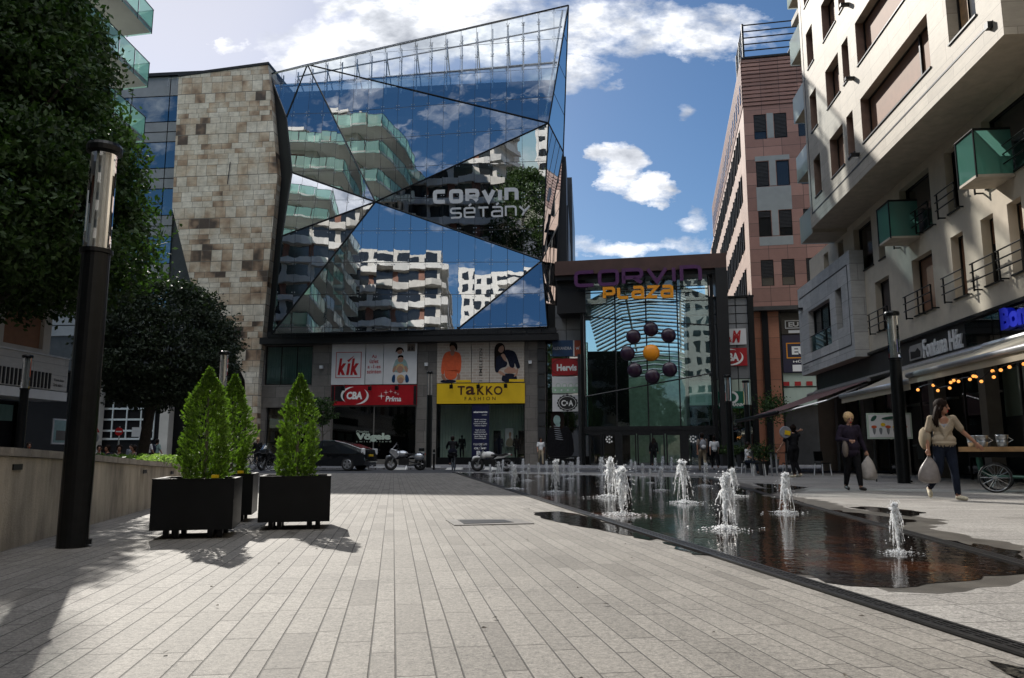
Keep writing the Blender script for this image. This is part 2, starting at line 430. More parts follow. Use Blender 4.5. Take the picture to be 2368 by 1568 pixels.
# green fritted balustrade panels: half matt green, half glass
def frit(name, col, f):
    m, t, o = _nm(name)
    d = _n(t, 'ShaderNodeBsdfDiffuse'); d.inputs[0].default_value = (*col, 1)
    tl = _n(t, 'ShaderNodeBsdfTranslucent'); tl.inputs[0].default_value = (*col, 1)
    g = _n(t, 'ShaderNodeBsdfGlossy'); g.inputs['Roughness'].default_value = .03
    tr = _n(t, 'ShaderNodeBsdfTransparent'); tr.inputs[0].default_value = (.6, .85, .76, 1)
    def mx(a, b, k):
        n = _n(t, 'ShaderNodeMixShader'); n.inputs[0].default_value = k
        t.links.new(a, n.inputs[1]); t.links.new(b, n.inputs[2]); return n.outputs[0]
    t.links.new(mx(mx(mx(d.outputs[0], tl.outputs[0], .5), tr.outputs[0], f), g.outputs[0], .14), o.inputs[0])
frit('frit_green', (.30, .55, .45), .35)
frit('frit_teal', (.12, .30, .25), .12)
frit('frit_white', (.66, .74, .72), .2)
# ---------------------------------------------------------------- stone slabs with per-slab tone (tiles in wall plane)
def slabs(name, tw, th, cols, F, joint=.012, rough=.6, offset=.5, streak=.3, jcol=(.05, .045, .04), bump=.25, vein=.35, warp=0.0):
    m, t, o = _nm(name)
    g = _n(t, 'ShaderNodeNewGeometry'); sx = _n(t, 'ShaderNodeSeparateXYZ')
    d = _n(t, 'ShaderNodeVectorMath', operation='DOT_PRODUCT'); t.links.new(g.outputs['Position'], d.inputs[0]); d.inputs[1].default_value = F.u
    d2 = _n(t, 'ShaderNodeVectorMath', operation='DOT_PRODUCT'); t.links.new(g.outputs['Position'], d2.inputs[0]); d2.inputs[1].default_value = F.n
    t.links.new(g.outputs['Position'], sx.inputs[0])
    # on return faces run the pattern along the depth instead
    nd = _n(t, 'ShaderNodeVectorMath', operation='DOT_PRODUCT'); t.links.new(g.outputs['True Normal'], nd.inputs[0]); nd.inputs[1].default_value = F.u
    side = math_(t, 'GREATER_THAN', math_(t, 'ABSOLUTE', nd.outputs['Value']), .7)
    uu = math_(t, 'ADD', math_(t, 'MULTIPLY', d.outputs['Value'], math_(t, 'SUBTRACT', 1.0, side)), math_(t, 'MULTIPLY', d2.outputs['Value'], side))
    zc = sx.outputs['Z']
    if warp: zc = math_(t, 'ADD', zc, math_(t, 'MULTIPLY', math_(t, 'SINE', math_(t, 'MULTIPLY', zc, 1.9)), warp))
    row = math_(t, 'FLOOR', math_(t, 'DIVIDE', zc, th))
    wr = _n(t, 'ShaderNodeTexWhiteNoise', noise_dimensions='1D'); t.links.new(row, wr.inputs['W'])
    un = math_(t, 'ADD', math_(t, 'DIVIDE', uu, tw), math_(t, 'MULTIPLY', wr.outputs['Value'], offset * 2))
    col = math_(t, 'FLOOR', un)
    cv = _n(t, 'ShaderNodeCombineXYZ'); t.links.new(col, cv.inputs[0]); t.links.new(row, cv.inputs[1])
    wn = _n(t, 'ShaderNodeTexWhiteNoise', noise_dimensions='2D'); t.links.new(cv.outputs[0], wn.inputs['Vector'])
    val = wn.outputs['Value']
    if warp: val = math_(t, 'ADD', math_(t, 'MULTIPLY', val, .72), math_(t, 'SUBTRACT', math_(t, 'MULTIPLY', noise(t, g.outputs['Position'], .38, 3), 2.2), .96))
    base = ramp(t, val, cols)
    fu = math_(t, 'FRACT', un); fz = math_(t, 'FRACT', math_(t, 'DIVIDE', zc, th))
    def edge(f, size):
        a = math_(t, 'MINIMUM', f, math_(t, 'SUBTRACT', 1.0, f)); return math_(t, 'LESS_THAN', math_(t, 'MULTIPLY', a, size), joint / 2)
    j = math_(t, 'MAXIMUM', edge(fu, tw), edge(fz, th))
    nz = noise(t, g.outputs['Position'], 2.2, 8, .7)
    mp = _n(t, 'ShaderNodeMapping'); mp.inputs['Scale'].default_value = (1.2, 1.2, 9); t.links.new(g.outputs['Position'], mp.inputs[0])
    nz2 = noise(t, mp.outputs[0], 1.6, 7, .65)
    v = math_(t, 'ADD', math_(t, 'MULTIPLY', math_(t, 'SUBTRACT', nz, .5), vein * 2), math_(t, 'MULTIPLY', math_(t, 'SUBTRACT', nz2, .5), streak * 2))
    v = math_(t, 'ADD', v, 1.0)
    vc = _n(t, 'ShaderNodeCombineColor'); [t.links.new(v, vc.inputs[i]) for i in range(3)]
    c = mixc(t, 1.0, base, vc.outputs[0], 'MULTIPLY'); c = mixc(t, j, c, jcol)
    p = _n(t, 'ShaderNodeBsdfPrincipled'); p.inputs['Roughness'].default_value = rough; t.links.new(c, p.inputs['Base Color']); t.links.new(p.outputs[0], o.inputs[0])
    b = _n(t, 'ShaderNodeBump'); b.inputs['Strength'].default_value = bump; b.inputs['Distance'].default_value = .01
    t.links.new(math_(t, 'SUBTRACT', noise(t, g.outputs['Position'], 45, 4), math_(t, 'MULTIPLY', j, 1.5)), b.inputs['Height']); t.links.new(b.outputs[0], p.inputs['Normal'])
    return m
# ---------------------------------------------------------------- plank paving of two alternating widths
def planks(name, deg, w1, w2, length, c_lo, c_hi, c_dark, joint=.008, rough=.75, wet=False):
    m, t, o = _nm(name)
    g = _n(t, 'ShaderNodeNewGeometry'); a = math.radians(deg)
    du = _n(t, 'ShaderNodeVectorMath', operation='DOT_PRODUCT'); dv = _n(t, 'ShaderNodeVectorMath', operation='DOT_PRODUCT')
    for d, vec in ((du, (math.cos(a), math.sin(a), 0)), (dv, (-math.sin(a), math.cos(a), 0))):
        t.links.new(g.outputs['Position'], d.inputs[0]); d.inputs[1].default_value = vec
    P = w1 + w2
    q = math_(t, 'DIVIDE', math_(t, 'ADD', du.outputs['Value'], 500.0), P); k = math_(t, 'FLOOR', q)
    r = math_(t, 'MULTIPLY', math_(t, 'FRACT', q), P)
    second = math_(t, 'GREATER_THAN', r, w1)
    row = math_(t, 'ADD', math_(t, 'MULTIPLY', k, 2.0), second)
    e1 = math_(t, 'MINIMUM', r, math_(t, 'SUBTRACT', P, r)); e2 = math_(t, 'ABSOLUTE', math_(t, 'SUBTRACT', r, w1)); eu = math_(t, 'MINIMUM', e1, e2)
    wr = _n(t, 'ShaderNodeTexWhiteNoise', noise_dimensions='1D'); t.links.new(row, wr.inputs['W'])
    ln = math_(t, 'MULTIPLY', math_(t, 'ADD', math_(t, 'MULTIPLY', wr.outputs['Value'], .5), .75), length)
    vv = math_(t, 'ADD', math_(t, 'DIVIDE', math_(t, 'ADD', dv.outputs['Value'], 500.0), ln), math_(t, 'MULTIPLY', wr.outputs['Value'], 37.3))
    seg = math_(t, 'FLOOR', vv); fv = math_(t, 'FRACT', vv)
    ev = math_(t, 'MULTIPLY', math_(t, 'MINIMUM', fv, math_(t, 'SUBTRACT', 1.0, fv)), ln)
    e = math_(t, 'MINIMUM', eu, ev)
    wob = math_(t, 'MULTIPLY', noise(t, g.outputs['Position'], 30, 3), joint * .5)
    j = math_(t, 'SUBTRACT', 1.0, math_(t, 'SMOOTH_MIN', math_(t, 'DIVIDE', math_(t, 'MAXIMUM', math_(t, 'SUBTRACT', e, wob), 0.0), joint * .5), 1.0, .2))
    j = math_(t, 'MAXIMUM', j, 0.0)
    cv = _n(t, 'ShaderNodeCombineXYZ'); t.links.new(row, cv.inputs[0]); t.links.new(seg, cv.inputs[1])
    wn = _n(t, 'ShaderNodeTexWhiteNoise', noise_dimensions='2D'); t.links.new(cv.outputs[0], wn.inputs['Vector'])
    base = ramp(t, wn.outputs['Value'], [(0, c_dark), (.045, c_dark), (.06, c_lo), (1, c_hi)])
    grain = math_(t, 'ADD', math_(t, 'ADD', math_(t, 'MULTIPLY', noise(t, g.outputs['Position'], 75, 5, .85), 3.4), math_(t, 'MULTIPLY', noise(t, g.outputs['Position'], 27, 5, .8), 2.4)), math_(t, 'SUBTRACT', math_(t, 'MULTIPLY', noise(t, g.outputs['Position'], .9, 6, .68), 1.1), 2.42))
    gr = _n(t, 'ShaderNodeCombineColor'); gv = math_(t, 'MULTIPLY', grain, 1.0); [t.links.new(gv, gr.inputs[i]) for i in range(3)]
    c = mixc(t, 1.0, base, gr.outputs[0], 'MULTIPLY')
    # blots, gum and drips
    sp = math_(t, 'GREATER_THAN', noise(t, g.outputs['Position'], 3.3, 2), .72)
    c = mixc(t, math_(t, 'MULTIPLY', sp, .45), c, (.08, .07, .06))
    gum = math_(t, 'GREATER_THAN', noise(t, g.outputs['Position'], 11, 1), .745)
    c = mixc(t, math_(t, 'MULTIPLY', gum, .5), c, (.045, .04, .035))
    wear = math_(t, 'MULTIPLY', ramp(t, noise(t, g.outputs['Position'], .45, 6, .7), [(.48, (0, 0, 0)), (.66, (1, 1, 1))]), .28)
    c = mixc(t, wear, c, (.10, .09, .078))
    c = mixc(t, math_(t, 'MULTIPLY', j, .92), c, (.022, .019, .015))
    p = _n(t, 'ShaderNodeBsdfPrincipled'); p.inputs['Roughness'].default_value = rough; t.links.new(c, p.inputs['Base Color']); t.links.new(p.outputs[0], o.inputs[0])
    b = _n(t, 'ShaderNodeBump'); b.inputs['Strength'].default_value = .6; b.inputs['Distance'].default_value = .006
    h = math_(t, 'SUBTRACT', math_(t, 'MULTIPLY', noise(t, g.outputs['Position'], 120, 4, .7), .5), math_(t, 'MULTIPLY', j, 1.5))
    t.links.new(h, b.inputs['Height']); t.links.new(b.outputs[0], p.inputs['Normal'])
    return m
planks('paving', 8.7, .100, .147, .68, (.165, .152, .133), (.216, .20, .177), (.142, .13, .113), .0065)
planks('slab_paving', 96, .30, .42, 1.3, (.23, .217, .20), (.28, .266, .246), (.20, .187, .172), .006)
planks('far_paving', 2, .16, .22, .5, (.17, .17, .18), (.24, .24, .25), (.12, .12, .125), .012)
def wetmat(name):
    m, t, o = _nm(name)
    g = _n(t, 'ShaderNodeNewGeometry')
    st = ramp(t, noise(t, g.outputs['Position'], .55, 5, .6), [(.35, (.008, .0075, .007)), (.55, (.016, .012, .010)), (.64, (.055, .021, .010)), (.74, (.018, .012, .009))])
    p = _n(t, 'ShaderNodeBsdfPrincipled'); p.inputs['Roughness'].default_value = .05; p.inputs['IOR'].default_value = 1.33; p.inputs['Specular IOR Level'].default_value = .6
    t.links.new(st, p.inputs['Base Color']); t.links.new(p.outputs[0], o.inputs[0])
    mp = _n(t, 'ShaderNodeMapping'); mp.inputs['Scale'].default_value = (1, 1, 1); t.links.new(g.outputs['Position'], mp.inputs[0])
    b = _n(t, 'ShaderNodeBump'); b.inputs['Strength'].default_value = .35; b.inputs['Distance'].default_value = .012
    t.links.new(noise(t, mp.outputs[0], 7, 3, .55), b.inputs['Height']); t.links.new(b.outputs[0], p.inputs['Normal'])
wetmat('wet_floor')
mat('damp_stone', (.085, .078, .068), .35, 0, .4, 3, .3, 70)
mat('lamp_reflector', (.42, .41, .39), .45, .5, .15, 6)
def watermat(name):
    m, t, o = _nm(name); tc_ = _n(t, 'ShaderNodeTexCoord'); mp = _n(t, 'ShaderNodeMapping'); mp.inputs['Scale'].default_value = (1, 1, .45); t.links.new(tc_.outputs['Object'], mp.inputs[0])
    p = _n(t, 'ShaderNodeBsdfPrincipled'); p.inputs['Base Color'].default_value = (.94, .95, .96, 1); p.inputs['Roughness'].default_value = .18; p.inputs['Specular IOR Level'].default_value = .7
    tl = _n(t, 'ShaderNodeBsdfTranslucent'); tl.inputs[0].default_value = (.9, .92, .94, 1); a = _n(t, 'ShaderNodeMixShader'); a.inputs[0].default_value = .6; t.links.new(p.outputs[0], a.inputs[1]); t.links.new(tl.outputs[0], a.inputs[2])
    tr = _n(t, 'ShaderNodeBsdfTransparent'); x = _n(t, 'ShaderNodeMixShader'); t.links.new(ramp(t, noise(t, mp.outputs[0], 26, 3, .6), [(.42, (0, 0, 0)), (.54, (1, 1, 1))]), x.inputs[0])
    t.links.new(tr.outputs[0], x.inputs[1]); t.links.new(a.outputs[0], x.inputs[2]); t.links.new(x.outputs[0], o.inputs[0])
watermat('foam_water')
# ================================================================ camera, sun, sky
cam = bpy.data.cameras.new('camera'); cam.lens = 36 * FPX / 2367.0; cam.sensor_width = 36; cam.clip_end = 3000; cam.clip_start = .05
camo = bpy.data.objects.new('camera', cam); COL.objects.link(camo); camo.location = (0, 0, HC); camo.rotation_euler = (PI / 2 + TILT, 0, 0)
sc.camera = camo
SUN_AZ, SUN_EL = math.radians(-26.5), math.radians(34.3)   # clockwise from +Y, above the horizon
SD = Vector((math.sin(SUN_AZ) * math.cos(SUN_EL), math.cos(SUN_AZ) * math.cos(SUN_EL), math.sin(SUN_EL)))
sl = bpy.data.lights.new('sun', 'SUN'); sl.energy = 4.6; sl.angle = math.radians(.53); sl.color = (1, .95, .87)
so = bpy.data.objects.new('sun', sl); COL.objects.link(so); so.rotation_euler = SD.to_track_quat('Z', 'Y').to_euler(); so.location = (0, 0, 60)
w = bpy.data.worlds.new('World'); sc.world = w; w.use_nodes = True; t = w.node_tree; t.nodes.clear()
wo = t.nodes.new('ShaderNodeOutputWorld'); bg = t.nodes.new('ShaderNodeBackground'); bg.inputs[1].default_value = .13; t.links.new(bg.outputs[0], wo.inputs[0])
sky = t.nodes.new('ShaderNodeTexSky'); sky.sky_type = 'NISHITA'; sky.sun_disc = False; sky.sun_elevation = SUN_EL; sky.sun_rotation = SUN_AZ
sky.air_density = 1.0; sky.dust_density = .6; sky.ozone_density = 3.0
tc = t.nodes.new('ShaderNodeTexCoord'); sep = t.nodes.new('ShaderNodeSeparateXYZ'); t.links.new(tc.outputs['Generated'], sep.inputs[0])
ay = math_(t, 'MAXIMUM', math_(t, 'ABSOLUTE', sep.outputs['Y']), .05)
su, sv = math_(t, 'DIVIDE', sep.outputs['X'], ay), math_(t, 'DIVIDE', sep.outputs['Z'], ay)
cuv = t.nodes.new('ShaderNodeCombineXYZ'); t.links.new(su, cuv.inputs[0]); t.links.new(math_(t, 'MULTIPLY', sv, 1.7), cuv.inputs[1])
t.links.new(math_(t, 'GREATER_THAN', sep.outputs['Y'], 0.0), cuv.inputs[2])
n1 = noise(t, cuv.outputs[0], 7.0, 9, .62); n2 = noise(t, cuv.outputs[0], 24.0, 6, .6)
nz = math_(t, 'ADD', math_(t, 'MULTIPLY', n1, .75), math_(t, 'MULTIPLY', n2, .25))
front = math_(t, 'GREATER_THAN', sep.outputs['Y'], 0.0)
wn_ = _n(t, 'ShaderNodeTexNoise'); wn_.inputs['Scale'].default_value = 8.0; wn_.inputs['Detail'].default_value = 7; wn_.inputs['Roughness'].default_value = .6; t.links.new(cuv.outputs[0], wn_.inputs['Vector'])
ws = _n(t, 'ShaderNodeSeparateColor'); t.links.new(wn_.outputs['Color'], ws.inputs[0])
su2 = math_(t, 'ADD', su, math_(t, 'MULTIPLY', math_(t, 'SUBTRACT', ws.outputs[0], .5), .16)); sv2 = math_(t, 'ADD', sv, math_(t, 'MULTIPLY', math_(t, 'SUBTRACT', ws.outputs[1], .5), .11))
def puff(x, y, rx, ry, gain, rot=0.0):
    r = ray(x, y); u0, v0 = r.x / r.y, r.z / r.y; k = 1.05 / FPX
    a, b = math_(t, 'SUBTRACT', su2, u0), math_(t, 'SUBTRACT', sv2, v0); c, s = math.cos(rot), math.sin(rot)
    A = math_(t, 'DIVIDE', math_(t, 'ADD', math_(t, 'MULTIPLY', a, c), math_(t, 'MULTIPLY', b, s)), rx * k)
    B_ = math_(t, 'DIVIDE', math_(t, 'SUBTRACT', math_(t, 'MULTIPLY', b, c), math_(t, 'MULTIPLY', a, s)), ry * k)
    d = math_(t, 'SQRT', math_(t, 'ADD', math_(t, 'MULTIPLY', A, A), math_(t, 'MULTIPLY', B_, B_)))
    return math_(t, 'MULTIPLY', math_(t, 'MULTIPLY', math_(t, 'SUBTRACT', 1.0, d), gain), front)
masks = [puff(980, 60, 430, 150, 1.0, .12), puff(1500, 60, 420, 120, .75, -.05), puff(800, 20, 150, 60, .8), puff(1425, 385, 80, 62, 1.3, -.35), puff(1505, 435, 62, 36, 1.1),
         puff(1590, 520, 90, 40, .55), puff(1480, 575, 240, 40, .75), puff(1590, 265, 70, 40, .22), puff(1700, 40, 160, 90, .6), puff(1330, 170, 150, 60, .42), puff(900, 110, 300, 70, .7, .3), puff(1650, 110, 180, 60, .5), puff(1420, 210, 60, 25, .3), puff(545, 100, 60, 26, .5), puff(680, 140, 120, 40, .7, .3)]
mk = masks[0]
for m_ in masks[1:]: mk = math_(t, 'MAXIMUM', mk, m_)
mk = math_(t, 'MAXIMUM', mk, math_(t, 'MULTIPLY', math_(t, 'SUBTRACT', 1.0, front), .13))
mk = math_(t, 'MAXIMUM', mk, 0.0)
cl = math_(t, 'ADD', math_(t, 'MULTIPLY', mk, .62), math_(t, 'MULTIPLY', math_(t, 'SUBTRACT', nz, .5), 1.5))
cl = math_(t, 'MULTIPLY', cl, math_(t, 'MINIMUM', math_(t, 'MULTIPLY', mk, 6.0), 1.0))
den = ramp(t, cl, [(.08, (0, 0, 0)), (.36, (1, 1, 1))])
n3 = noise(t, cuv.outputs[0], 10.0, 8, .6)
shade = ramp(t, n3, [(.30, (2.4, 2.6, 3.0)), (.47, (5.0, 5.2, 5.6)), (.60, (8.6, 8.6, 8.7))])
hsv = t.nodes.new('ShaderNodeHueSaturation'); hsv.inputs['Saturation'].default_value = 1.22; hsv.inputs['Value'].default_value = .54; t.links.new(sky.outputs[0], hsv.inputs['Color'])
# veil of thin bright haze round the sun
dt = t.nodes.new('ShaderNodeVectorMath'); dt.operation = 'DOT_PRODUCT'; t.links.new(tc.outputs['Generated'], dt.inputs[0]); dt.inputs[1].default_value = SD
gl = math_(t, 'POWER', math_(t, 'MAXIMUM', dt.outputs['Value'], 0.0), 46.0)
veil = mixc(t, math_(t, 'MULTIPLY', gl, .75), hsv.outputs[0], (3.7, 3.9, 4.6))
skc = mixc(t, den, veil, shade)
# unseen bright broken cloud, added high behind the viewer as fill for shaded fronts
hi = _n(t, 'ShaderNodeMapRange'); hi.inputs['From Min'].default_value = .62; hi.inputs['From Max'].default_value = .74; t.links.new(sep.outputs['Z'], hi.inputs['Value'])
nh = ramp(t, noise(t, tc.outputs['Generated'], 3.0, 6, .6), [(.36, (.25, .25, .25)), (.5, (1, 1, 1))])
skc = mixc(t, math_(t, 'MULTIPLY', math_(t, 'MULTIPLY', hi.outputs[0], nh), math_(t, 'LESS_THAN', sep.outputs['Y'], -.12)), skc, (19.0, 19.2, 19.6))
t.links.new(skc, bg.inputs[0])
vs = sc.view_settings; vs.view_transform = 'Standard'; vs.look = 'None'; vs.gamma = 1; vs.exposure = 0.36
cy = sc.cycles; cy.use_denoising = True; cy.max_bounces = 8; cy.transparent_max_bounces = 16; cy.glossy_bounces = 5; cy.transmission_bounces = 6; cy.diffuse_bounces = 3; cy.caustics_reflective = False; cy.caustics_refractive = False; cy.sample_clamp_indirect = 6
# ================================================================ wall planes
FM = Frame((-5.58, 54.0, 0), -5.6)        # shopping mall front
FR = Frame((11.2, 0, 0), -95.6)           # right apartment house, street wall
FL = Frame((-25.2, 0, 0), 84.4)           # left apartment house, street wall
FP = Frame((16.57, 52.0, 0), -11.1)       # pink office front
FPL = Frame((16.57, 52.0, 0), -101.1)     # pink office long side
FE = Frame((3.07, 50.3, 0), -12.2)        # entrance portal front
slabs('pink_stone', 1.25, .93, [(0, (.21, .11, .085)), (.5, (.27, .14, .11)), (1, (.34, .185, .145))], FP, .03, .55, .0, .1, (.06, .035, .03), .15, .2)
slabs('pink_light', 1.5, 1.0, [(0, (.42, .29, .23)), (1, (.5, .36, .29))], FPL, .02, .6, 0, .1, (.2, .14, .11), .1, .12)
slabs('orange_stone', 3.4, 1.45, [(0, (.25, .095, .05)), (.6, (.31, .125, .07)), (1, (.36, .15, .085))], FP, .03, .55, .0, .2, (.07, .035, .025), .15, .3)
slabs('tower_stone', .80, .55, [(0, (.06, .04, .028)), (.07, (.13, .085, .055)), (.15, (.27, .18, .115)), (.27, (.38, .28, .19)), (.4, (.46, .37, .27)), (.55, (.50, .44, .35)), (1, (.62, .57, .48))], FM, .028, .6, .5, .3, (.12, .11, .09), .3, .7, .27)
slabs('travertine', 1.55, .62, [(0, (.36, .315, .25)), (1, (.44, .39, .315))], FR, .014, .6, .5, .25, (.22, .19, .15), .25, .22)
slabs('bay_stone', 1.3, .7, [(0, (.42, .42, .41)), (1, (.54, .53, .51))], FR, .014, .6, .5, .3, (.14, .13, .12), .25, .3)
slabs('pier_stone', 1.2, .8, [(0, (.115, .105, .095)), (1, (.17, .155, .14))], FM, .02, .5, .3, .3, (.03, .03, .03), .2, .4)
slabs('fascia_stone', 2.6, .5, [(0, (.45, .42, .37)), (1, (.55, .52, .46))], FL, .014, .7, .5, .2, (.2, .18, .16), .2, .2)
# ================================================================ the mall: faceted glass front
mall = thing('shopping_mall', 'large mall with a faceted mirror glass front rising to a sharp peak on the right', 'shopping mall', (-3, 58, 0))
N = {}
def node(k, x, y, out): u, z = FM.px(x, y, out); N[k] = (u, z, out)
node('TL', 624, 172, 0); node('A', 711, 150, 0); node('E', 662, 272, .45); node('C', 868, 467, .84); node('B', 1268, 285, 1.5)
node('TR', 1314, 13, .6); node('D', 1253, 602, 0); node('I', 1056, 762.5, .75); node('J', 1266, 756, 1.05)
def plane_out(a, b, c, x, y):
    """out-offset where pixel (x,y) meets the plane of three nodes"""
    pa, pb, pc = [FM.p(*N[k]) for k in (a, b, c)]; n = (pb - pa).cross(pc - pa); r = ray(x, y); o = Vector((0, 0, HC))
    q = o + r * ((pa - o).dot(n) / r.dot(n)); return (q - FM.o).dot(FM.n)
node('F', 675, 399, plane_out('A', 'E', 'C', 675, 399))
node('G', 652, 546, N['F'][2] + 1.15)
node('H', 628, 773, plane_out('C', 'D', 'I', 628, 773))
ROOFZ = 28.7
du = 1.16
u_start = N['TL'][0] - .2
panes = {'facade': MB(), 'screen': MB()}; joints = MB(); seams = MB(); fixings = MB()
facet_parts = []
def facet(keys, name='glass_facet'):
    P = [FM.p(*N[k]) for k in keys]
    n = (P[1] - P[0]).cross(P[2] - P[0]).normalized()
    if n.dot(FM.n) < 0: n = -n
    a = N[keys[0]]; P0 = FM.p(*a); un = FM.u.dot(n); wn = FM.n.dot(n); zn = n.z
    def out_at(u, z): return a[2] - ((u - a[0]) * un + (z - a[1]) * zn) / wn
    poly = [(N[k][0], N[k][1]) for k in keys]
    g, s = MB(), MB()
    umin, umax = min(p[0] for p in poly), max(p[0] for p in poly); zmin, zmax = min(p[1] for p in poly), max(p[1] for p in poly)
    i0 = math.floor((umin - u_start) / du)
    for i in range(i0, int((umax - u_start) / du) + 1):
        c = clip(clip(poly, 0, u_start + i * du, False), 0, u_start + (i + 1) * du, True) if True else poly
        if len(c) < 3: continue
        zoff = (0.0, 0.0, .0)[i % 3]
        for j in range(math.floor((zmin - 9.6) / 2.36) - 1, int((zmax - 9.6) / 2.36) + 1):
            zl, zh = 9.6 + j * 2.36 + zoff, 9.6 + (j + 1) * 2.36 + zoff
            q = clip(clip(c, 1, zl, False), 1, zh, True)
            if len(q) < 3: continue
            # split at the roof line so that only glass over the building mirrors strongly
            for part, tgt in ((clip(q, 1, ROOFZ, True), g), (clip(q, 1, ROOFZ, False), s)):
                if len(part) < 3: continue
                area = abs(sum(part[k - 1][0] * part[k][1] - part[k][0] * part[k - 1][1] for k in range(len(part)))) / 2
                if area < .02: continue
                cu, cz = sum(p[0] for p in part) / len(part), sum(p[1] for p in part) / len(part)
                tu, tz = random.gauss(0, .0016), random.gauss(0, .0022)
                ins = []
                for (u, z) in part:
                    L = math.hypot(u - cu, z - cz) or 1; k = 1 - min(.5, .022 / L)
                    uu, zz = cu + (u - cu) * k, cz + (z - cz) * k
                    ins.append(FM.p(uu, zz, out_at(uu, zz) + tu * (uu - cu) + tz * (zz - cz)))
                tgt.poly(ins)
                ring = [FM.p(u, z, out_at(u, z) - .006) for u, z in part]; m = len(ring)
                for k in range(m): joints.quad(ring[k], ring[(k + 1) % m], ins[(k + 1) % m], ins[k])
            # point fixings near the pane corners
            if len(q) >= 4:
                for (u, z) in ((u_start + i * du + .09, zl + .16), (u_start + (i + 1) * du - .09, zl + .16), (u_start + i * du + .09, zh - .16), (u_start + (i + 1) * du - .09, zh - .16)):
                    inside = all(((q[(k + 1) % len(q)][0] - q[k][0]) * (z - q[k][1]) - (q[(k + 1) % len(q)][1] - q[k][1]) * (u - q[k][0])) * 1 >= 0 for k in range(len(q))) or all(((q[(k + 1) % len(q)][0] - q[k][0]) * (z - q[k][1]) - (q[(k + 1) % len(q)][1] - q[k][1]) * (u - q[k][0])) <= 0 for k in range(len(q)))
                    if inside: fixings.box(FM.p(u, z, out_at(u, z) + .02), (.05, .05, .05), .1)
    if g.f: g.build(name, 'facade_glass', mall)
    if s.f: s.build('screen_glass', 'screen_glass', mall)
    for k in range(len(keys)):
        e0, e1 = Vector(FM.p(*N[keys[k]])) + FM.n * .03, Vector(FM.p(*N[keys[(k + 1) % len(keys)]])) + FM.n * .03
        seams.tube([e0, e1], .055, 5)
for ks in (('TL', 'A', 'E'), ('A', 'C', 'F', 'E'), ('A', 'B', 'C'), ('A', 'TR', 'B'), ('F', 'C', 'G'), ('B', 'D', 'C'), ('G', 'C', 'H'), ('C', 'D', 'I', 'H'), ('D', 'J', 'I')):
    facet(ks)
joints.build('glass_joint', 'dark_metal', mall); seams.build('facet_seam', 'black_metal', mall); fixings.build('glass_fixing', 'steel', mall)
# narrow return face on the right
node('K', 1302, 352, -2.2); node('K2', 1291, 520, -1.7); node('Mm', 1284, 705, -1.8); node('J2', 1261, 702, .3)
def sidefacet(keys):
    P = [FM.p(*N[k]) for k in keys]; b = MB(); n = (P[1] - P[0]).cross(P[2] - P[0]).normalized()
    b.poly(P); above = sum(p.z for p in P) / len(P) > ROOFZ - 1
    b.build('side_facet', 'screen_glass' if above else 'facade_glass', mall)
    for k in range(len(P)): s2.tube([P[k - 1], P[k]], .05, 5)
    for fr in (.25, .5, .75):
        s2.tube([P[0].lerp(P[1], fr), P[0].lerp(P[2], fr)] if len(P) == 3 else [P[0].lerp(P[1], fr), P[3].lerp(P[2], fr)], .022, 4)
s2 = MB()
for ks in (('TR', 'K', 'B'), ('B', 'K', 'D'), ('K', 'K2', 'D'), ('D', 'K2', 'Mm', 'J2')): sidefacet(ks)
s2.build('side_seam', 'black_metal', mall)
# building behind the glass: floors, back wall, roof
uL, uR = N['H'][0] - .3, N['J'][0] + .2
b = MB()
for z in (9.4, 13.6, 17.8, 22.0, 26.0): b.fbox(FM, uL + .4, uR - .6, z, z + .35, -22, -1.3)
b.build('floor_slab', 'dark_clad', mall)
b = MB(); b.fbox(FM, uL - .6, uR + 1.2, 0, ROOFZ, -40, -22); b.fbox(FM, uL - 1.6, uL + .0, 9, ROOFZ - .3, -22, -.9); b.fbox(FM, uR - .2, uR + 1.0, 9.0, 21, -22, -3.0); b.build('core_wall', 'dark_clad', mall)
b = MB(); b.fbox(FM, uL - 1.2, uR + .6, ROOFZ - .45, ROOFZ, -40, -1.2); b.build('roof', 'dark_clad', mall)
b = MB()
for k in range(14): b.fbox(FM, uL + 1 + k * 1.45, uL + 1.5 + k * 1.45, 9.6, ROOFZ - .4, -3.2, -2.9)
b.build('inner_mullion', 'dark_metal', mall)
# steel frame holding the free-standing screen above the roof
b = MB(); sp = MB()
tl, tr = N['TL'], N['TR']
def top_z(u): return tl[1] + (tr[1] - tl[1]) * (u - tl[0]) / (tr[0] - tl[0])
k = 0
for i in range(0, 19):
    u = u_start + i * du
    if u < tl[0] + .1 or u > tr[0] - .6: continue
    zt = top_z(u); w0 = -.35 + .3 * (u - tl[0]) / (tr[0] - tl[0])
    b.tube([FM.p(u, ROOFZ - 1, w0), FM.p(u, zt - .15, w0)], .055, 6)
    if i % 2 == 0 and zt > ROOFZ + .9: b.tube([FM.p(u + .1, ROOFZ - .1, w0 - 1.3), FM.p(u, zt - .5, w0)], .05, 6)
    z = ROOFZ + .35
    while z < zt - .1:
        for dx in (-.13, .13):
            for dz in (-.12, .12): sp.tube([FM.p(u, z, w0), FM.p(u + dx, z + dz, w0 + .25)], .022, 4)
        z += 1.18
ue = tr[0] - .5
b.tube([FM.p(tl[0], top_z(tl[0]), .0), FM.p(tr[0], tr[1], .6)], .06, 6)
b.tube([FM.p(tl[0] + 1, ROOFZ + .1, -.4), FM.p(ue - .4, ROOFZ + .9, -.3)], .09, 6)
b.tube([FM.p(tl[0] + 2, top_z(tl[0] + 2) - .45, -.4), FM.p(ue, top_z(ue) - 1.1, -.2)], .06, 6)
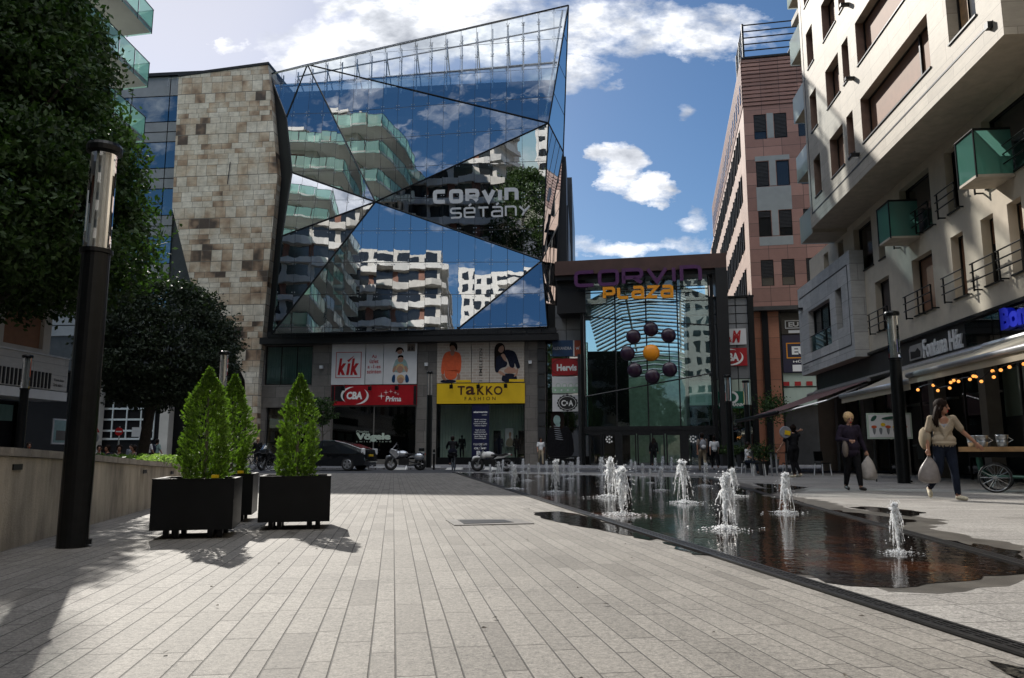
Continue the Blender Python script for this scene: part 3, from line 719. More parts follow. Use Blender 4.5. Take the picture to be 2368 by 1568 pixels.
for wv in (0, .35): b.tube([FM.p(tr[0] - .1 - wv, tr[1] - .2, .3), FM.p(N['B'][0] - .5 - wv, N['B'][1] - 2, -.2)], .08, 6)
b.build('screen_post', 'steel', mall); sp.build('spider_fixing', 'steel', mall)
# dark edge fin between stone tower and glass, and black rear fin on the right
b = MB()
fin = [FM.px(x, y, .3) for x, y in ((624, 160), (632, 235), (648, 345), (668, 400), (655, 560), (632, 775), (600, 860), (641, 400), (628, 240), (618, 165))]
b.fprism(FM, [FM.px(x, y, .0) for x, y in ((622, 168), (664, 270), (676, 398), (653, 546), (630, 778), (598, 778), (638, 405), (626, 230))], -4.0, -.15)
b.build('edge_fin', 'portal_black', mall)
b = MB()
b.fprism(FM, [FM.px(x, y, -2.4) for x, y in ((1301, 362), (1308, 362), (1311, 600), (1308, 712), (1287, 712), (1291, 520))], -6, -2.4)
b.fprism(FM, [FM.px(x, y, -3.4) for x, y in ((1309, 475), (1313, 475), (1314, 600), (1309, 640))], -9, -3.4)
b.build('rear_fin', 'portal_black', mall)
# ledge between glass and shops
z0, z1 = FM.px(900, 791, .9)[1], FM.px(900, 772, .9)[1]
uA, uB = FM.px(600, 780, .9)[0], FM.px(1290, 780, .9)[0]
b = MB(); b.fbox(FM, uA, uB, z0, z1 - .12, -1.0, .9); b.build('ledge', 'portal_black', mall)
b = MB()
for i in range(20):
    u = uA + .6 + i * (uB - uA - .7) / 20; b.fbox(FM, u, u + (uB - uA) / 20 - .05, z1 - .125, z1 + .25, .2, .95)
b.build('ledge_trim', 'dark_metal', mall)
LZ = z0
# ground storey: stone piers with real openings
H1 = FM.rect(613, 800, 722, 890); H2 = FM.rect(611, 942, 722, 1078); H3 = FM.rect(766, 792, 964, 1078); H4 = FM.rect(1009, 790, 1213, 1078)
H2 = (H2[0], H2[1], 0.0, H2[3]); H3 = (H3[0], H3[1], 0.0, LZ - .1); H4 = (H4[0], H4[1], 0.0, LZ - .1)
uW0, uW1 = FM.px(594, 900)[0], FM.px(1262, 900)[0]
b = MB(); wall(b, FM, uW0, uW1, 0, LZ, [H1, H2, H3, H4], 0, .5); b.build('shop_wall', 'pier_stone', mall)
b = MB(); b.fbox(FM, uW0, uW1 + 6, 0, LZ, -6, -5.5); b.build('shop_back', 'black_void', mall)
b = MB()
qu = FM.px(1243, 900)[0]; z = .0
while z < LZ - .3: b.fbox(FM, qu, qu + .52, z + .02, z + .86, .004, .12); z += .9
b.build('quoin_pier', 'dark_clad', mall)
def pane(F, h, m, w=-.2, name='window', parent=None, frame=True, nu=1, nz=1, fm='black_metal', ft=.06, sub=None):
    """a glazed opening: pane (part) with its frame (sub-part)"""
    b = MB(); b.quad(F.p(h[0], h[2], w), F.p(h[1], h[2], w), F.p(h[1], h[3], w), F.p(h[0], h[3], w)); o = b.build(name, m, parent)
    if frame:
        f = MB(); u0, u1, z0_, z1_ = h
        f.fbox(F, u0, u0 + ft, z0_, z1_, w - .03, w + .05); f.fbox(F, u1 - ft, u1, z0_, z1_, w - .03, w + .05)
        f.fbox(F, u0 + ft, u1 - ft, z0_, z0_ + ft, w - .03, w + .05); f.fbox(F, u0 + ft, u1 - ft, z1_ - ft, z1_, w - .03, w + .05)
        for i in range(1, nu):
            u = u0 + (u1 - u0) * i / nu; f.fbox(F, u - ft * .4, u + ft * .4, z0_ + ft, z1_ - ft, w - .025, w + .045)
        for i in range(1, nz):
            z = z0_ + (z1_ - z0_) * i / nz; f.fbox(F, u0 + ft, u1 - ft, z - ft * .4, z + ft * .4, w - .02, w + .04)
        f.build('window_frame', fm, o)
    return o
pane(FM, H1, 'shop_glass', -.15, 'shop_window', mall, nu=3)
b = MB()
for i in range(40):
    u = H1[0] + (H1[1] - H1[0]) * i / 40; du_ = (H1[1] - H1[0]) / 40
    b.quad(FM.p(u, H1[2], -.35 - .03 * (i % 2)), FM.p(u + du_, H1[2], -.35 - .03 * ((i + 1) % 2)), FM.p(u + du_, H1[3], -.35 - .03 * ((i + 1) % 2)), FM.p(u, H1[3], -.35 - .03 * (i % 2)))
b.build('curtain', 'teal_curtain', mall)
pane(FM, H2, 'shop_glass', -.4, 'shop_window', mall, nu=2)
s3 = FM.rect(766, 937, 964, 1078); s3 = (H3[0], H3[1], .35, s3[3])
pane(FM, s3, 'shop_glass', -.12, 'shop_window', mall, nu=2, fm='dark_stone', ft=.09)
b = MB(); b.fbox(FM, H3[0], H3[1], 0, .35, -.4, -.05); b.build('window_plinth', 'dark_stone', mall)
b = MB(); b.fbox(FM, H4[0], H4[1], 0, .5, -.4, -.05); b.build('window_plinth', 'black_metal', mall)
s4 = FM.rect(1009, 933, 1213, 1078); s4 = (H4[0], H4[1], .5, s4[3])
pane(FM, s4, 'shop_glass', -.12, 'shop_window', mall, nu=1, ft=.07)
b = MB(); nn = 60
for i in range(nn):
    u = s4[0] + (s4[1] - s4[0]) * i / nn; dd = (s4[1] - s4[0]) / nn
    b.quad(FM.p(u, s4[2], -1.6 - .05 * (i % 2)), FM.p(u + dd, s4[2], -1.6 - .05 * ((i + 1) % 2)), FM.p(u + dd, s4[3] + .4, -1.6 - .05 * ((i + 1) % 2)), FM.p(u, s4[3] + .4, -1.6 - .05 * (i % 2)))
b.build('curtain', 'curtain', mall)
b = MB(); b.fbox(FM, s4[0], s4[1], .3, .5, -1.7, -.3); b.build('display_floor', 'grey_paint', mall)
for xx in (1155, 1213):
    u = FM.px(xx, 1000, -.5)[0]; b = MB(); b.fbox(FM, u - .5, u, .5, FM.px(xx, 1000, -.5)[1] + .15, -1.2, -1.05); b.build('display_panel', 'black_void', mall)
# signs bay: grey cladding and teal glass to the left of the entrance
gz0, gz1 = FM.px(1320, 792)[1], FM.px(1320, 706)[1]; gu0, gu1 = FM.px(1283, 750)[0], FM.px(1353, 750)[0]
b = MB()
for i in range(2):
    for j in range(3):
        b.fbox(FM, gu0 + (.0, .78)[i] + .02, gu0 + (.78, gu1 - gu0)[i] - .02, gz0 + j * (gz1 - gz0) / 3 + .02, gz0 + (j + 1) * (gz1 - gz0) / 3 - .02, -.1, .02)
b.build('clad_panel', 'grey_clad', mall)
b = MB(); b.fbox(FM, gu0 - .5, gu1, gz0 - .02, gz1 + .05, -2, -.1); b.build('clad_backing', 'black_metal', mall)
hS = FM.rect(1264, 797, 1361, 1078); hS = (hS[0], hS[1], .6, gz0 - .02)
pane(FM, hS, 'green_glass', .0, 'sign_window', mall, nu=2, nz=4)
b = MB(); b.fbox(FM, hS[0], hS[1], 0, .6, -.5, .02); b.build('window_plinth', 'black_metal', mall)
b = MB(); b.fbox(FM, hS[0], hS[1], .6, hS[3], -1.5, -1.3); b.build('window_backing', 'teal_curtain', mall)
# lettering on the dark facet
def lift(u, z):
    a, bb, c = N['B'], N['D'], N['C']
    P = [FM.p(*q) for q in (a, bb, c)]; n = (P[1] - P[0]).cross(P[2] - P[0]); return a[2] - ((u - a[0]) * FM.u.dot(n) + (z - a[1]) * n.z) / FM.n.dot(n)
class Lift(Frame):
    def __init__(s, f, fn): s.o, s.u, s.n, s.fn = f.o, f.u, f.n, fn
    def p(s, u, z, w=0.0): return s.o + s.u * u + s.n * (w + s.fn(u, z)) + Vector((0, 0, z))
FT = Lift(FM, lift)
def penword(b, F, x0, yb0, x1, yb1, ht, word, th, w0, w1, gap=.16, off=.0, widths={}):
    """letters spread from pixel (x0,yb0) to (x1,yb1) along the baseline, ht metres tall"""
    a, c = Frame.px(F, x0, yb0, off), Frame.px(F, x1, yb1, off); L = c[0] - a[0]; wsum = sum(widths.get(ch, 1) for ch in word)
    unit = L / (wsum + gap * (len(word) - 1)); u = a[0]; slope = (c[1] - a[1]) / L
    for ch in word:
        wd = unit * widths.get(ch, 1); pen(b, F, u + th / 2, a[1] + slope * (u - a[0]) + th / 2, wd - th, ht - th, ch, th, w0, w1, slope); u += wd + unit * gap
    return b
b = MB(); penword(b, FT, 1006, 480, 1201, 474, 1.0, 'CORVIN', .28, .03, .07, widths={'I': .3}); b.build('lettering', 'text_grey', mall)
b = MB(); penword(b, FT, 1044, 512, 1228, 505, .78, 'SÉTÁNY'.replace('É', 'E'), .13, .03, .07); b.build('lettering', 'text_grey', mall)
# ================================================================ stone tower
tw = thing('stone_tower', 'leaning tower clad in mottled beige and brown stone slabs beside the mirror glass', 'tower', tuple(FM.p(-22, 0, -3)))
pl = [(413, 178), (620, 150), (641, 405), (597, 880), (590, 1085), (571, 1085), (566, 880), (520, 780), (440, 650), (398, 482)]
b = MB(); b.fprism(FM, [FM.px(x, y, .6) for x, y in pl], -7, .6); b.build('stone_body', 'tower_stone', tw)
b = MB(); A_, B_ = FM.px(412, 177, .62), FM.px(621, 149, .62)
b.hexa([FM.p(A_[0], A_[1] + .004, w) for w in (.65,)] + [FM.p(B_[0], B_[1] + .004, .65), FM.p(B_[0], B_[1] + .004, -7), FM.p(A_[0], A_[1] + .004, -7)] + [FM.p(A_[0], A_[1] + .2, .65), FM.p(B_[0], B_[1] + .2, .65), FM.p(B_[0], B_[1] + .2, -7), FM.p(A_[0], A_[1] + .2, -7)])
b.build('roof_edge', 'dark_metal', tw)
b = MB()
for i in range(9):
    k = i / 8; u = A_[0] + (B_[0] - A_[0]) * k * .82 - 1.5; z = A_[1] + (B_[1] - A_[1]) * k * .82 - .1; b.tube([FM.p(u, z, -.6), FM.p(u, z + .65, -.6)], .03, 5)
b.tube([FM.p(A_[0] - 1.5, A_[1] + .5, -.6), FM.p(A_[0] - 1.5 + (B_[0] - A_[0]) * .82, A_[1] + (B_[1] - A_[1]) * .82 + .5, -.6)], .035, 5)
b.build('roof_rail', 'steel', tw)
b = MB(); u, z = FM.px(531, 405, .62); b.tube([FM.p(u, z + 1, .66), FM.p(u - .1, z - .7, .68)], .03, 5); b.build('wall_rod', 'black_metal', tw)
# ================================================================ glass office left of the tower
of = thing('office_block', 'grey office block with ribbon windows between the trees and the stone tower', 'office building', tuple(FM.p(-30, 0, -4)))
u0, zt = FM.px(412, 176, -.6); uo = u0 - 16
b = MB(); b.fbox(FM, uo, u0 + 4.5, 7.0, zt, -16, -.75); b.build('office_body', 'dark_clad', of)
zs = [FM.px(400, y, -.6)[1] for y in (176, 222, 287, 324, 336, 375, 425, 455, 478, 545, 575, 600)]
def cladrow(z0, z1, m, name, fr=True):
    ca = [FM.px(x, 300, -.6)[0] for x in (413, 387, 300)] + [uo + 6, uo]
    lst = []
    for i in range(4):
        b = MB(); b.fbox(FM, ca[i + 1] + .04, ca[i] - .04, z0 + .04, z1 - .04, -.75, -.6); lst.append(b.build(name, m, of))
    return lst
rowz = FM.px(400, 222, -.6)[1]
storey = FM.px(400, 222, -.6)[1] - FM.px(400, 328, -.6)[1]
cladrow(rowz, zt, 'grey_clad', 'clad_panel')
for k in range(5):
    t0 = rowz - k * storey; wz = t0 - storey * .56
    cladrow(wz, t0, 'office_glass', 'ribbon_window'); cladrow(wz - storey * .22, wz, 'grey_clad', 'clad_panel'); cladrow(t0 - storey, wz - storey * .22, 'grey_clad', 'clad_panel')
b = MB(); b.fbox(FM, uo, u0 + 4.5, zt, zt + .25, -16, -.4); b.build('roof_edge', 'dark_metal', of)
# garage front at street level
b = MB(); b.fbox(FM, uo, u0 + 2, 0, 7.0, -16, -2.0); b.build('garage_front', 'black_void', of)
b = MB()
gx = [FM.px(x, 1000, -1.9)[0] for x in (225, 257, 290, 323, 354)]; gz = [FM.px(300, y, -1.9)[1] for y in (1015, 996, 970, 945)]
for u in gx: b.fbox(FM, u - .05, u + .05, gz[0], gz[3] + 1, -2.0, -1.9)
for z in gz: b.fbox(FM, gx[0], gx[-1], z - .07, z + .07, -2.0, -1.88)
b.build('garage_grille', 'alu', of)
b = MB(); ua, ub = FM.px(372, 1000, -1.5)[0], FM.px(393, 1000, -1.5)[0]; b.fbox(FM, ua, ub, 0, 6.8, -1.9, -1.2); b.build('street_pier', 'offwhite', of); b = MB(); ua = FM.px(206, 1000, -1.5)[0]; b.fbox(FM, ua, ua + .8, 0, 6.8, -1.9, -1.2); b.build('street_pier', 'offwhite', of)
# ================================================================ entrance portal
po = thing('entrance_portal', 'tall dark brown portal frame with purple and orange letters over the glass mall entrance', 'entrance', tuple(FE.p(5, 0, 0)))
PW = 10.93; PH = 13.6
b = MB(); b.fbox(FE, -.2, PW, PH - .95, PH, -4, 0); b.build('portal_beam', 'portal_brown', po)
b = MB(); b.fbox(FE, PW - .72, PW, 0, PH - .95, -3.2, -.003); b.build('portal_pillar', 'portal_black', po)
b = MB(); b.fbox(FE, -.2, PW - .72, PH - 1.25, PH - .95, -4, -.25); b.fbox(FE, -.2, 1.75, 10.2, PH - 1.25, -4, -.8); b.build('portal_lintel', 'portal_black', po)
GW = -1.0
g0 = FE.px(1354, 900, GW)[0]; g1 = FE.px(1646, 900, GW)[0]; dz = FE.px(1500, 990, GW)[1]
def gl_(b, xs, ys): b.poly([FE.p(*FE.px(x, y, GW), GW) for x, y in zip(xs, ys)])
cols = [g0 + (g1 - g0) * k / 4 for k in range(5)]
# sloping seams split every column in three panes
def seam1(u): return FE.px(1352, 733, GW)[1] + (FE.px(1644, 752, GW)[1] - FE.px(1352, 733, GW)[1]) * (u - g0) / (g1 - g0)
def seam2(u): return FE.px(1352, 917, GW)[1] + (FE.px(1644, 863, GW)[1] - FE.px(1352, 917, GW)[1]) * (u - g0) / (g1 - g0)
top = PH - 1.26
fr = MB()
for k in range(4):
    a, c = cols[k], cols[k + 1]
    for lo, hi in ((lambda u: dz, seam2), (seam2, seam1), (seam1, lambda u: top)):
        b = MB(); tu = random.gauss(0, .004); e = .03
        b.poly([FE.p(a + e, lo(a) + e, GW), FE.p(c - e, lo(c) + e, GW + tu), FE.p(c - e, hi(c) - e, GW + tu), FE.p(a + e, hi(a) - e, GW)])
        b.build('glass_pane', 'entry_glass', po)
for u in cols: fr.fbox(FE, u - .045, u + .045, dz, top, GW - .12, GW + .03)
for fn in (seam1, seam2): fr.tube([FE.p(g0, fn(g0), GW + .02), FE.p(g1, fn(g1), GW + .02)], .045, 5)
fr.fbox(FE, g0 - .12, g1 + .1, dz - .13, dz + .13, GW - .2, GW + .1)
for z in (11.55, 10.75): fr.fbox(FE, g0, g1, z - .03, z + .03, GW - .1, GW + .02)
fr.build('glass_frame', 'dark_metal', po)
b = MB(); b.fbox(FE, g0 - .3, g0 - .1, 0, 10.4, GW - .3, GW + .05); b.build('side_post', 'black_metal', po)
b = MB(); b.fbox(FE, g1 + .08, g1 + .3, 0, top, GW - .3, GW + .05); b.build('side_post', 'black_metal', po)
# doors
dg = [g0 + (g1 - g0) * x for x in (0, .155, .30, .345, .52, .66, .83, .86, .93, 1.0)]
fr = MB(); b2 = MB()
dd = [(1362, 1391), (1393, 1425), (1436, 1471), (1473, 1505), (1507, 1537), (1540, 1575), (1589, 1617), (1620, 1652)]
for i, (xa, xb) in enumerate(dd):
    ua, ub = FE.px(xa, 1030, GW)[0], FE.px(xb, 1030, GW)[0]; f = .09
    b = MB(); b.quad(FE.p(ua + f, .12, GW), FE.p(ub - f, .12, GW), FE.p(ub - f, dz - .45, GW), FE.p(ua + f, dz - .45, GW)); d_ = b.build('door', 'shop_glass', po)
    fr = MB(); fr.fbox(FE, ua, ua + f, 0.02, dz - .35, GW - .05, GW + .05); fr.fbox(FE, ub - f, ub, 0.02, dz - .35, GW - .05, GW + .05); fr.fbox(FE, ua + f, ub - f, dz - .45, dz - .35, GW - .05, GW + .05); fr.fbox(FE, ua + f, ub - f, .02, .12, GW - .05, GW + .05)
    fr.build('door_frame', 'dark_metal', d_)
    if i in (1, 6):
        lg = MB(); cu, cz = (ua + ub) / 2, 1.75
        for q in range(8):
            if q == 0: continue
            an = q * PI / 4; lg.fdisc(FE, cu + .2 * math.cos(an), cz + .2 * math.sin(an), .06, GW + .004, GW + .012, 10)
        lg.fdisc(FE, cu, cz, .07, GW + .004, GW + .012, 10); lg.build('door_emblem', 'text_white', d_)
b = MB(); b.fbox(FE, g0 - .1, g1 + .1, dz - .35, dz - .13, GW - .3, GW + .06)
for xa, xb in ((1425, 1436), (1575, 1589)): b.fbox(FE, FE.px(xa, 1030, GW)[0], FE.px(xb, 1030, GW)[0], 0, dz - .35, GW - .06, GW + .06)
b.build('door_header', 'dark_metal', po)
# atrium seen through the glass
b = MB(); b.fbox(FE, g0 - 2, g1 + 2, 0, 9.5, -18.2, -18); b.build('atrium_back', 'pale_green', po)
b = MB(); b.fbox(FE, g0 - 1, g1 + .4, .0, .05, -18, GW - .3); b.build('atrium_floor', 'grey_clad', po)
b = MB()
for k in range(26):
    w = -2.2 - k * .6; zz = 12.3 - .015 * k * k * .5; b.tube([FE.p(g0 - .3, zz - 1.3, w), FE.p(g0 + 2, zz - .2, w), FE.p((g0 + g1) / 2, zz, w), FE.p(g1 - 2, zz - .2, w), FE.p(g1 + .2, zz - 1.2, w)], .09, 4)
for u in (g0 + 2.6, g1 - 1.8): b.tube([FE.p(u, 12, -2), FE.p(u, 9.5, -17)], .08, 5)
b.build('atrium_roof_rib', 'white_metal', po)
b = MB()
for sgn, u in ((0, g0 - .6), (1, g1 + .3)): b.fbox(FE, u, u + .2, 0, 7.5, -18, GW - .6)
b.build('atrium_side', 'dark_clad', po)
# letters and emblem
b = MB(); penword(b, FE, 1328, 666, 1623, 652, 1.12, 'CORVIN', .23, .02, .25, .13, .1, {'I': .28}); b.build('lettering', 'letter_purple', po)
b = MB(); penword(b, FE, 1394, 694, 1557, 689, .86, 'PLAZA', .2, .02, .22, .14, .1); b.build('lettering', 'letter_orange', po)
b = MB(); b.tube([FE.p(*FE.px(1335, 674, 0), 0), FE.p(*FE.px(1625, 660, 0), 0)], .035, 5); b.tube([FE.p(*FE.px(1335, 674, 0), 0), FE.p(*FE.px(1335, 640, 0), -.3)], .03, 5); b.build('letter_rail', 'dark_metal', po)
wb = GW + .35
def ballat(cx_, cy_, r, m):
    x, y = (1600 + cx_ / 2.24) / 1.2674, (700 + cy_ / 2.24) / 1.2674; u, z = FE.px(x, y, wb); rr = r / 2.24 / 1.2674 / FPX * 50.5
    b = MB(); b.ball(FE.p(u, z, wb), rr, 24, 16, (1, .55, 1)); b.build('emblem_ball', m, po, smooth=True)
    return FE.p(u, z, wb - .1)
cc = ballat(690, 748, 55, 'ball_orange'); ps = [ballat(x, y, 49, 'ball_purple') for x, y in ((687, 593), (803, 634), (811, 857), (697, 904), (581, 862), (534, 752), (573, 642))]
b = MB()
for i in range(6): b.tube([ps[i], ps[i + 1]], .035, 5)
for q in ps[::2]: b.tube([q, q - FE.n * .4], .03, 5)
b.build('emblem_rod', 'black_metal', po)
# low link wing right of the portal, carrying shop signs
lk = thing('link_wing', 'narrow glazed wing with shop signs between the portal and the pink office', 'building', tuple(FE.p(12, 0, -3)))
FK = Frame(tuple(FE.p(PW - .4, 0, -1.2)), -11.6)
ku1 = FK.px(1737, 900)[0]; kz1 = FK.px(1705, 688)[1]
b = MB(); b.fbox(FK, -2.2, ku1 + .3, 0, kz1, -10, -.35); b.build('wing_body', 'dark_clad', lk)
kz = [FK.px(1700, y)[1] for y in (1072, 985, 937, 876, 748, 725, 706, 690)]
ks_ = [0.0, (ku1 - .0) * .55, ku1]
for j in range(7):
    zl, zh = (0, kz[1], kz[2], kz[3], kz[4], kz[5], kz[6])[j], (kz[1], kz[2], kz[3], kz[4], kz[5], kz[6], kz1)[j]
    for i in range(2):
        b = MB(); b.fbox(FK, (-2.2, ks_[1])[i] + .03, ks_[i + 1] - .03, zl + .03, zh - .03, -.35, -.1); b.build('wing_panel', 'grey_clad' if j > 2 else 'green_glass' if j == 1 else 'curtain' if j == 2 else 'office_glass', lk)
b = MB(); b.fbox(FK, ku1, ku1 + .35, 0, kz1 + .05, -4, .1); b.fbox(FK, -2.2, ku1 + .4, kz1, kz1 + .12, -4, .05); b.build('wing_post', 'black_metal', lk)
# ================================================================ right apartment house
ap = thing('apartment_house', 'cream apartment house with a stone upper block hanging over shuttered windows and shop awnings', 'apartment house', tuple(FR.p(-25, 0, -4)))
LEDGE = 4.76; BZ = 10.35; BO = 1.48          # ledge height, underside of the upper block, its overhang
uF = -37.6                                  # far end of the wall
def hrect(F, x0, y0, x1, y1, w=0.0):
    """opening whose far edge is at pixel x0 and near edge at x1, sill / head read at the near edge"""
    a, c = F.px(x0, (y0 + y1) / 2, w)[0], F.px(x1, (y0 + y1) / 2, w)[0]
    return (a, c, F.px(x1, y1, w)[1], F.px(x1, y0, w)[1])
# windows of the lower wall: (pixel box, kind)
low = [((2030, 640, 2064, 727), 'dark', 1), ((2116, 572, 2165, 690), 'brown', 1), ((2208, 530, 2238, 650), 'brown', 1), ((2278, 480, 2309, 620), 'split', 1), ((2340, 440, 2375, 590), 'split', 1)]
upp = [(-35.3, -34.6, 'void', 0), (-33.2, -32.5, 'void', 0), (-31.2, -29.2, 'void', 0), (-28.6, -28.0, 'void', 0), (-26.4, -24.0, 'void', 1), (-22.9, -22.2, 'void', 1), (-20.6, -18.4, 'void', 1), (-17.2, -15.2, 'void', 1)]
R1 = (5.55, 7.25); R2 = (8.15, 10.0)
holes = []; wins = []
for (x0, y0, x1, y1), k, rail in low:
    h = hrect(FR, x0, y0, x1, y1, -.1); h = (h[0], h[1], 5.45, 7.35); holes.append(h); wins.append((h, k, rail))
for a, c, k, rail in upp:
    h = (a, c, 8.1, 10.05); holes.append(h); wins.append((h, k, rail))
b = MB(); wall(b, FR, uF, 30, LEDGE, BZ + .02, holes, 0, .32); b.build('street_wall', 'render', ap)
b = MB(); b.quad(FR.p(uF, 0, 0), FR.p(uF, 0, -14), FR.p(uF, BZ, -14), FR.p(uF, BZ, 0)); b.build('end_wall', 'render', ap)
b = MB(); b.fbox(FR, uF + .05, 30, LEDGE, BZ, -1.4, -.75); b.build('inner_wall', 'black_void', ap)
def rail(F, h, parent, w=.0):
    b = MB(); u0, u1 = h[0] - .22, h[1] + .22; zb = h[2] + .02
    for z in (zb + .16, zb + .42, zb + .66): b.tube([F.p(u0 - .06, z, w + .26), F.p(u1 + .06, z, w + .26)], .022, 5)
    n = max(2, int((u1 - u0) / .9) + 1)
    for i in range(n):
        u = u0 + (u1 - u0) * i / (n - 1); b.fbox(F, u - .02, u + .02, zb - .12, zb + .68, w + .2, w + .24); b.fbox(F, u - .02, u + .02, zb - .1, zb - .06, w + .002, w + .2)
    b.build('window_rail', 'black_metal', parent)
for h, k, rl in wins:
    if k == 'split':
        zm = h[2] + (h[3] - h[2]) * .62
        o = pane(FR, h, 'window_dark', -.3, 'window', ap, ft=.06)
        b = MB(); b.quad(FR.p(h[0] + .06, zm, -.27), FR.p(h[1] - .06, zm, -.27), FR.p(h[1] - .06, h[3] - .05, -.27), FR.p(h[0] + .06, h[3] - .05, -.27)); b.build('roller_blind', 'blind_brown', o)
    else: o = pane(FR, h, {'brown': 'blind_brown', 'dark': 'blind_dark', 'void': 'window_dark'}[k], -.28, 'window', ap, ft=.05)
    b = MB(); b.fbox(FR, h[0] - .03, h[1] + .03, h[2] - .05, h[2] - .004, -.25, .05); b.build('window_sill', 'dark_metal', o)
    if rl: rail(FR, h, o)
# upper block
FB = Frame(tuple(FR.p(0, 0, BO)), -95.6)
ub0 = FB.px(1876, 540)[0]; ub1 = FB.px(2321, 81)[0]
def bwin(xa, ya, xb, yb, k, sill=True):
    """pixel points: far lower corner (xa,ya), near upper corner (xb,yb)"""
    a, c = FB.px(xa, ya), FB.px(xb, yb); return ((a[0], c[0], a[1], c[1]), k)
bw = []
for (xl, yl, xr, yr, k) in ((1992, 360, 2022, 268, 'b'), (1995, 412, 2003, 344, 's')): pass
# three visible storeys; each row repeats upwards with the storey height
big = FB.px(2010, 404); bigr = FB.px(2152, 170)
st = 2.86
def row(z0, skip_big=False):
    r = []
    for xl, xr, yl, hh, k in ((1919, 1951, 404, 1.55, 'b'), (1880, 1890, 455, 1.6, 'n'), (1959, 1974, 355, 1.6, 'n')):
        u0_, zz = FB.px(xl, yl); u1_ = FB.px(xr, yl - (xr - xl) * .95)[0]; r.append(((u0_, u1_, z0, z0 + hh), k))
    return r
u_a, u_b = FB.px(1880, 458)[0], FB.px(1892, 452)[0]
zs_ = BZ + 1.0
def U(x, y): return FB.px(x, y)[0]
colA = (U(1886, 470), U(1901, 455)); colB = (U(1923, 415), U(1954, 385)); colC = (U(1962, 365), U(1977, 350)); colD = (U(1993, 300), U(2152, 155)); colE = (U(2192, 80), U(2255, 20))
bh = []
for s in range(4):
    z = BZ + 1.12 + s * st
    bh += [((*colA, z, z + 1.62), 'n'), ((*colB, z + .02, z + 1.6), 'b'), ((*colC, z + .05, z + 1.62), 'n')]
    if s > 0 or True: bh.append(((*colD, z + .02, z + 1.62), 'd'))
    bh.append(((*colE, z + .05, z + 2.0), 'e'))
ZT = BZ + 4 * st + 1.2
b = MB(); wall(b, FB, ub0, ub1, BZ, ZT, [h for h, k in bh], 0, .38); b.build('block_wall', 'travertine', ap)
b = MB(); b.quad(FB.p(ub0, BZ, 0), FB.p(ub0, BZ, -14), FB.p(ub0, ZT, -14), FB.p(ub0, ZT, 0)); b.build('block_side', 'travertine', ap); b = MB(); b.quad(FB.p(ub1, BZ, 0), FB.p(ub1, ZT, 0), FB.p(ub1, ZT, -BO - 1), FB.p(ub1, BZ, -BO - 1)); b.build('block_side', 'travertine', ap)
b = MB(); b.quad(FB.p(ub0, BZ, 0), FB.p(ub1, BZ, 0), FB.p(ub1, BZ, -BO - 1), FB.p(ub0, BZ, -BO - 1)); b.build('block_soffit', 'travertine_soffit', ap)
b = MB(); b.fbox(FB, ub0 + .1, ub1 - .1, BZ + .3, ZT, -1.2, -.8); b.build('inner_wall', 'black_void', ap)
for h, k in bh:
    m = {'b': 'blind_brown', 'd': 'blind_brown', 'n': 'window_dark', 'e': 'window_dark'}[k]
    o = pane(FB, h, m, -.33, 'window', ap, nu=1, ft=.05, fm='dark_metal')
    b = MB(); wd = MB()
    b.fbox(FB, h[0] - .02, h[1] + .02, h[2] - .05, h[2] - .003, -.3, .04); b.build('window_sill', 'dark_metal', o)
    if k != 'e':
        b = MB(); b.quad(FB.p(h[0] + .006, h[2], -.005), FB.p(h[0] + .006, h[2], -.32), FB.p(h[0] + .006, h[3], -.32), FB.p(h[0] + .006, h[3], -.005)); b.build('window_reveal', 'red_reveal', o); b = MB(); b.quad(FB.p(h[1] - .006, h[2], -.005), FB.p(h[1] - .006, h[3], -.005), FB.p(h[1] - .006, h[3], -.32), FB.p(h[1] - .006, h[2], -.32)); b.build('window_reveal', 'red_reveal', o)
    if k == 'd':
        u = h[0] + (h[1] - h[0]) * .78; b = MB(); b.fbox(FB, u - .04, u + .04, h[2], h[3], -.33, -.26); b.build('window_mullion', 'dark_metal', o)
    if k == 'e':
        b = MB(); b.quad(FB.p(h[0] + .1, h[2] + .1, -.3), FB.p(h[0] + .5, h[2] + .1, -.3), FB.p(h[0] + .5, h[3] - .1, -.3), FB.p(h[0] + .1, h[3] - .1, -.3)); b.build('window_shutter', 'wood', o)
# groove running round the block and small wall spouts
b = MB(); b.fbox(FB, ub0 + .28, ub1 - .4, BZ + .55, BZ + .60, .002, .014); b.fbox(FB, ub0 + .28, ub0 + .33, BZ + .6, ZT, .002, .014); b.build('wall_groove', 'dark_metal', ap)
for s in range(3):
    z = BZ + 2.35 + s * st - (1.5); u = U(1986, 340)
    b = MB(); b.fbox(FB, u - .13, u + .02, z, z + .1, .002, .3); b.build('wall_spout', 'dark_metal', ap)
u, z = FB.px(2291, 60); b = MB(); b.fbox(FB, u - .08, u + .08, z - .08, z + .08, .002, .12); b.build('wall_spout', 'dark_metal', ap)
# body behind and roof, rest of the wall towards and behind the viewer
b = MB(); b.fbox(FR, ub1 + .0, 40, BZ + .02, ZT, -14, -.6); b.fbox(FR, uF, 40, ZT, ZT + .3, -14, .2); b.build('rear_body', 'offwhite', ap)
b = MB(); b.fbox(FR, uF + .05, 40, 0, BZ - .05, -14, -3.4); b.build('shop_interior', 'black_void', ap)
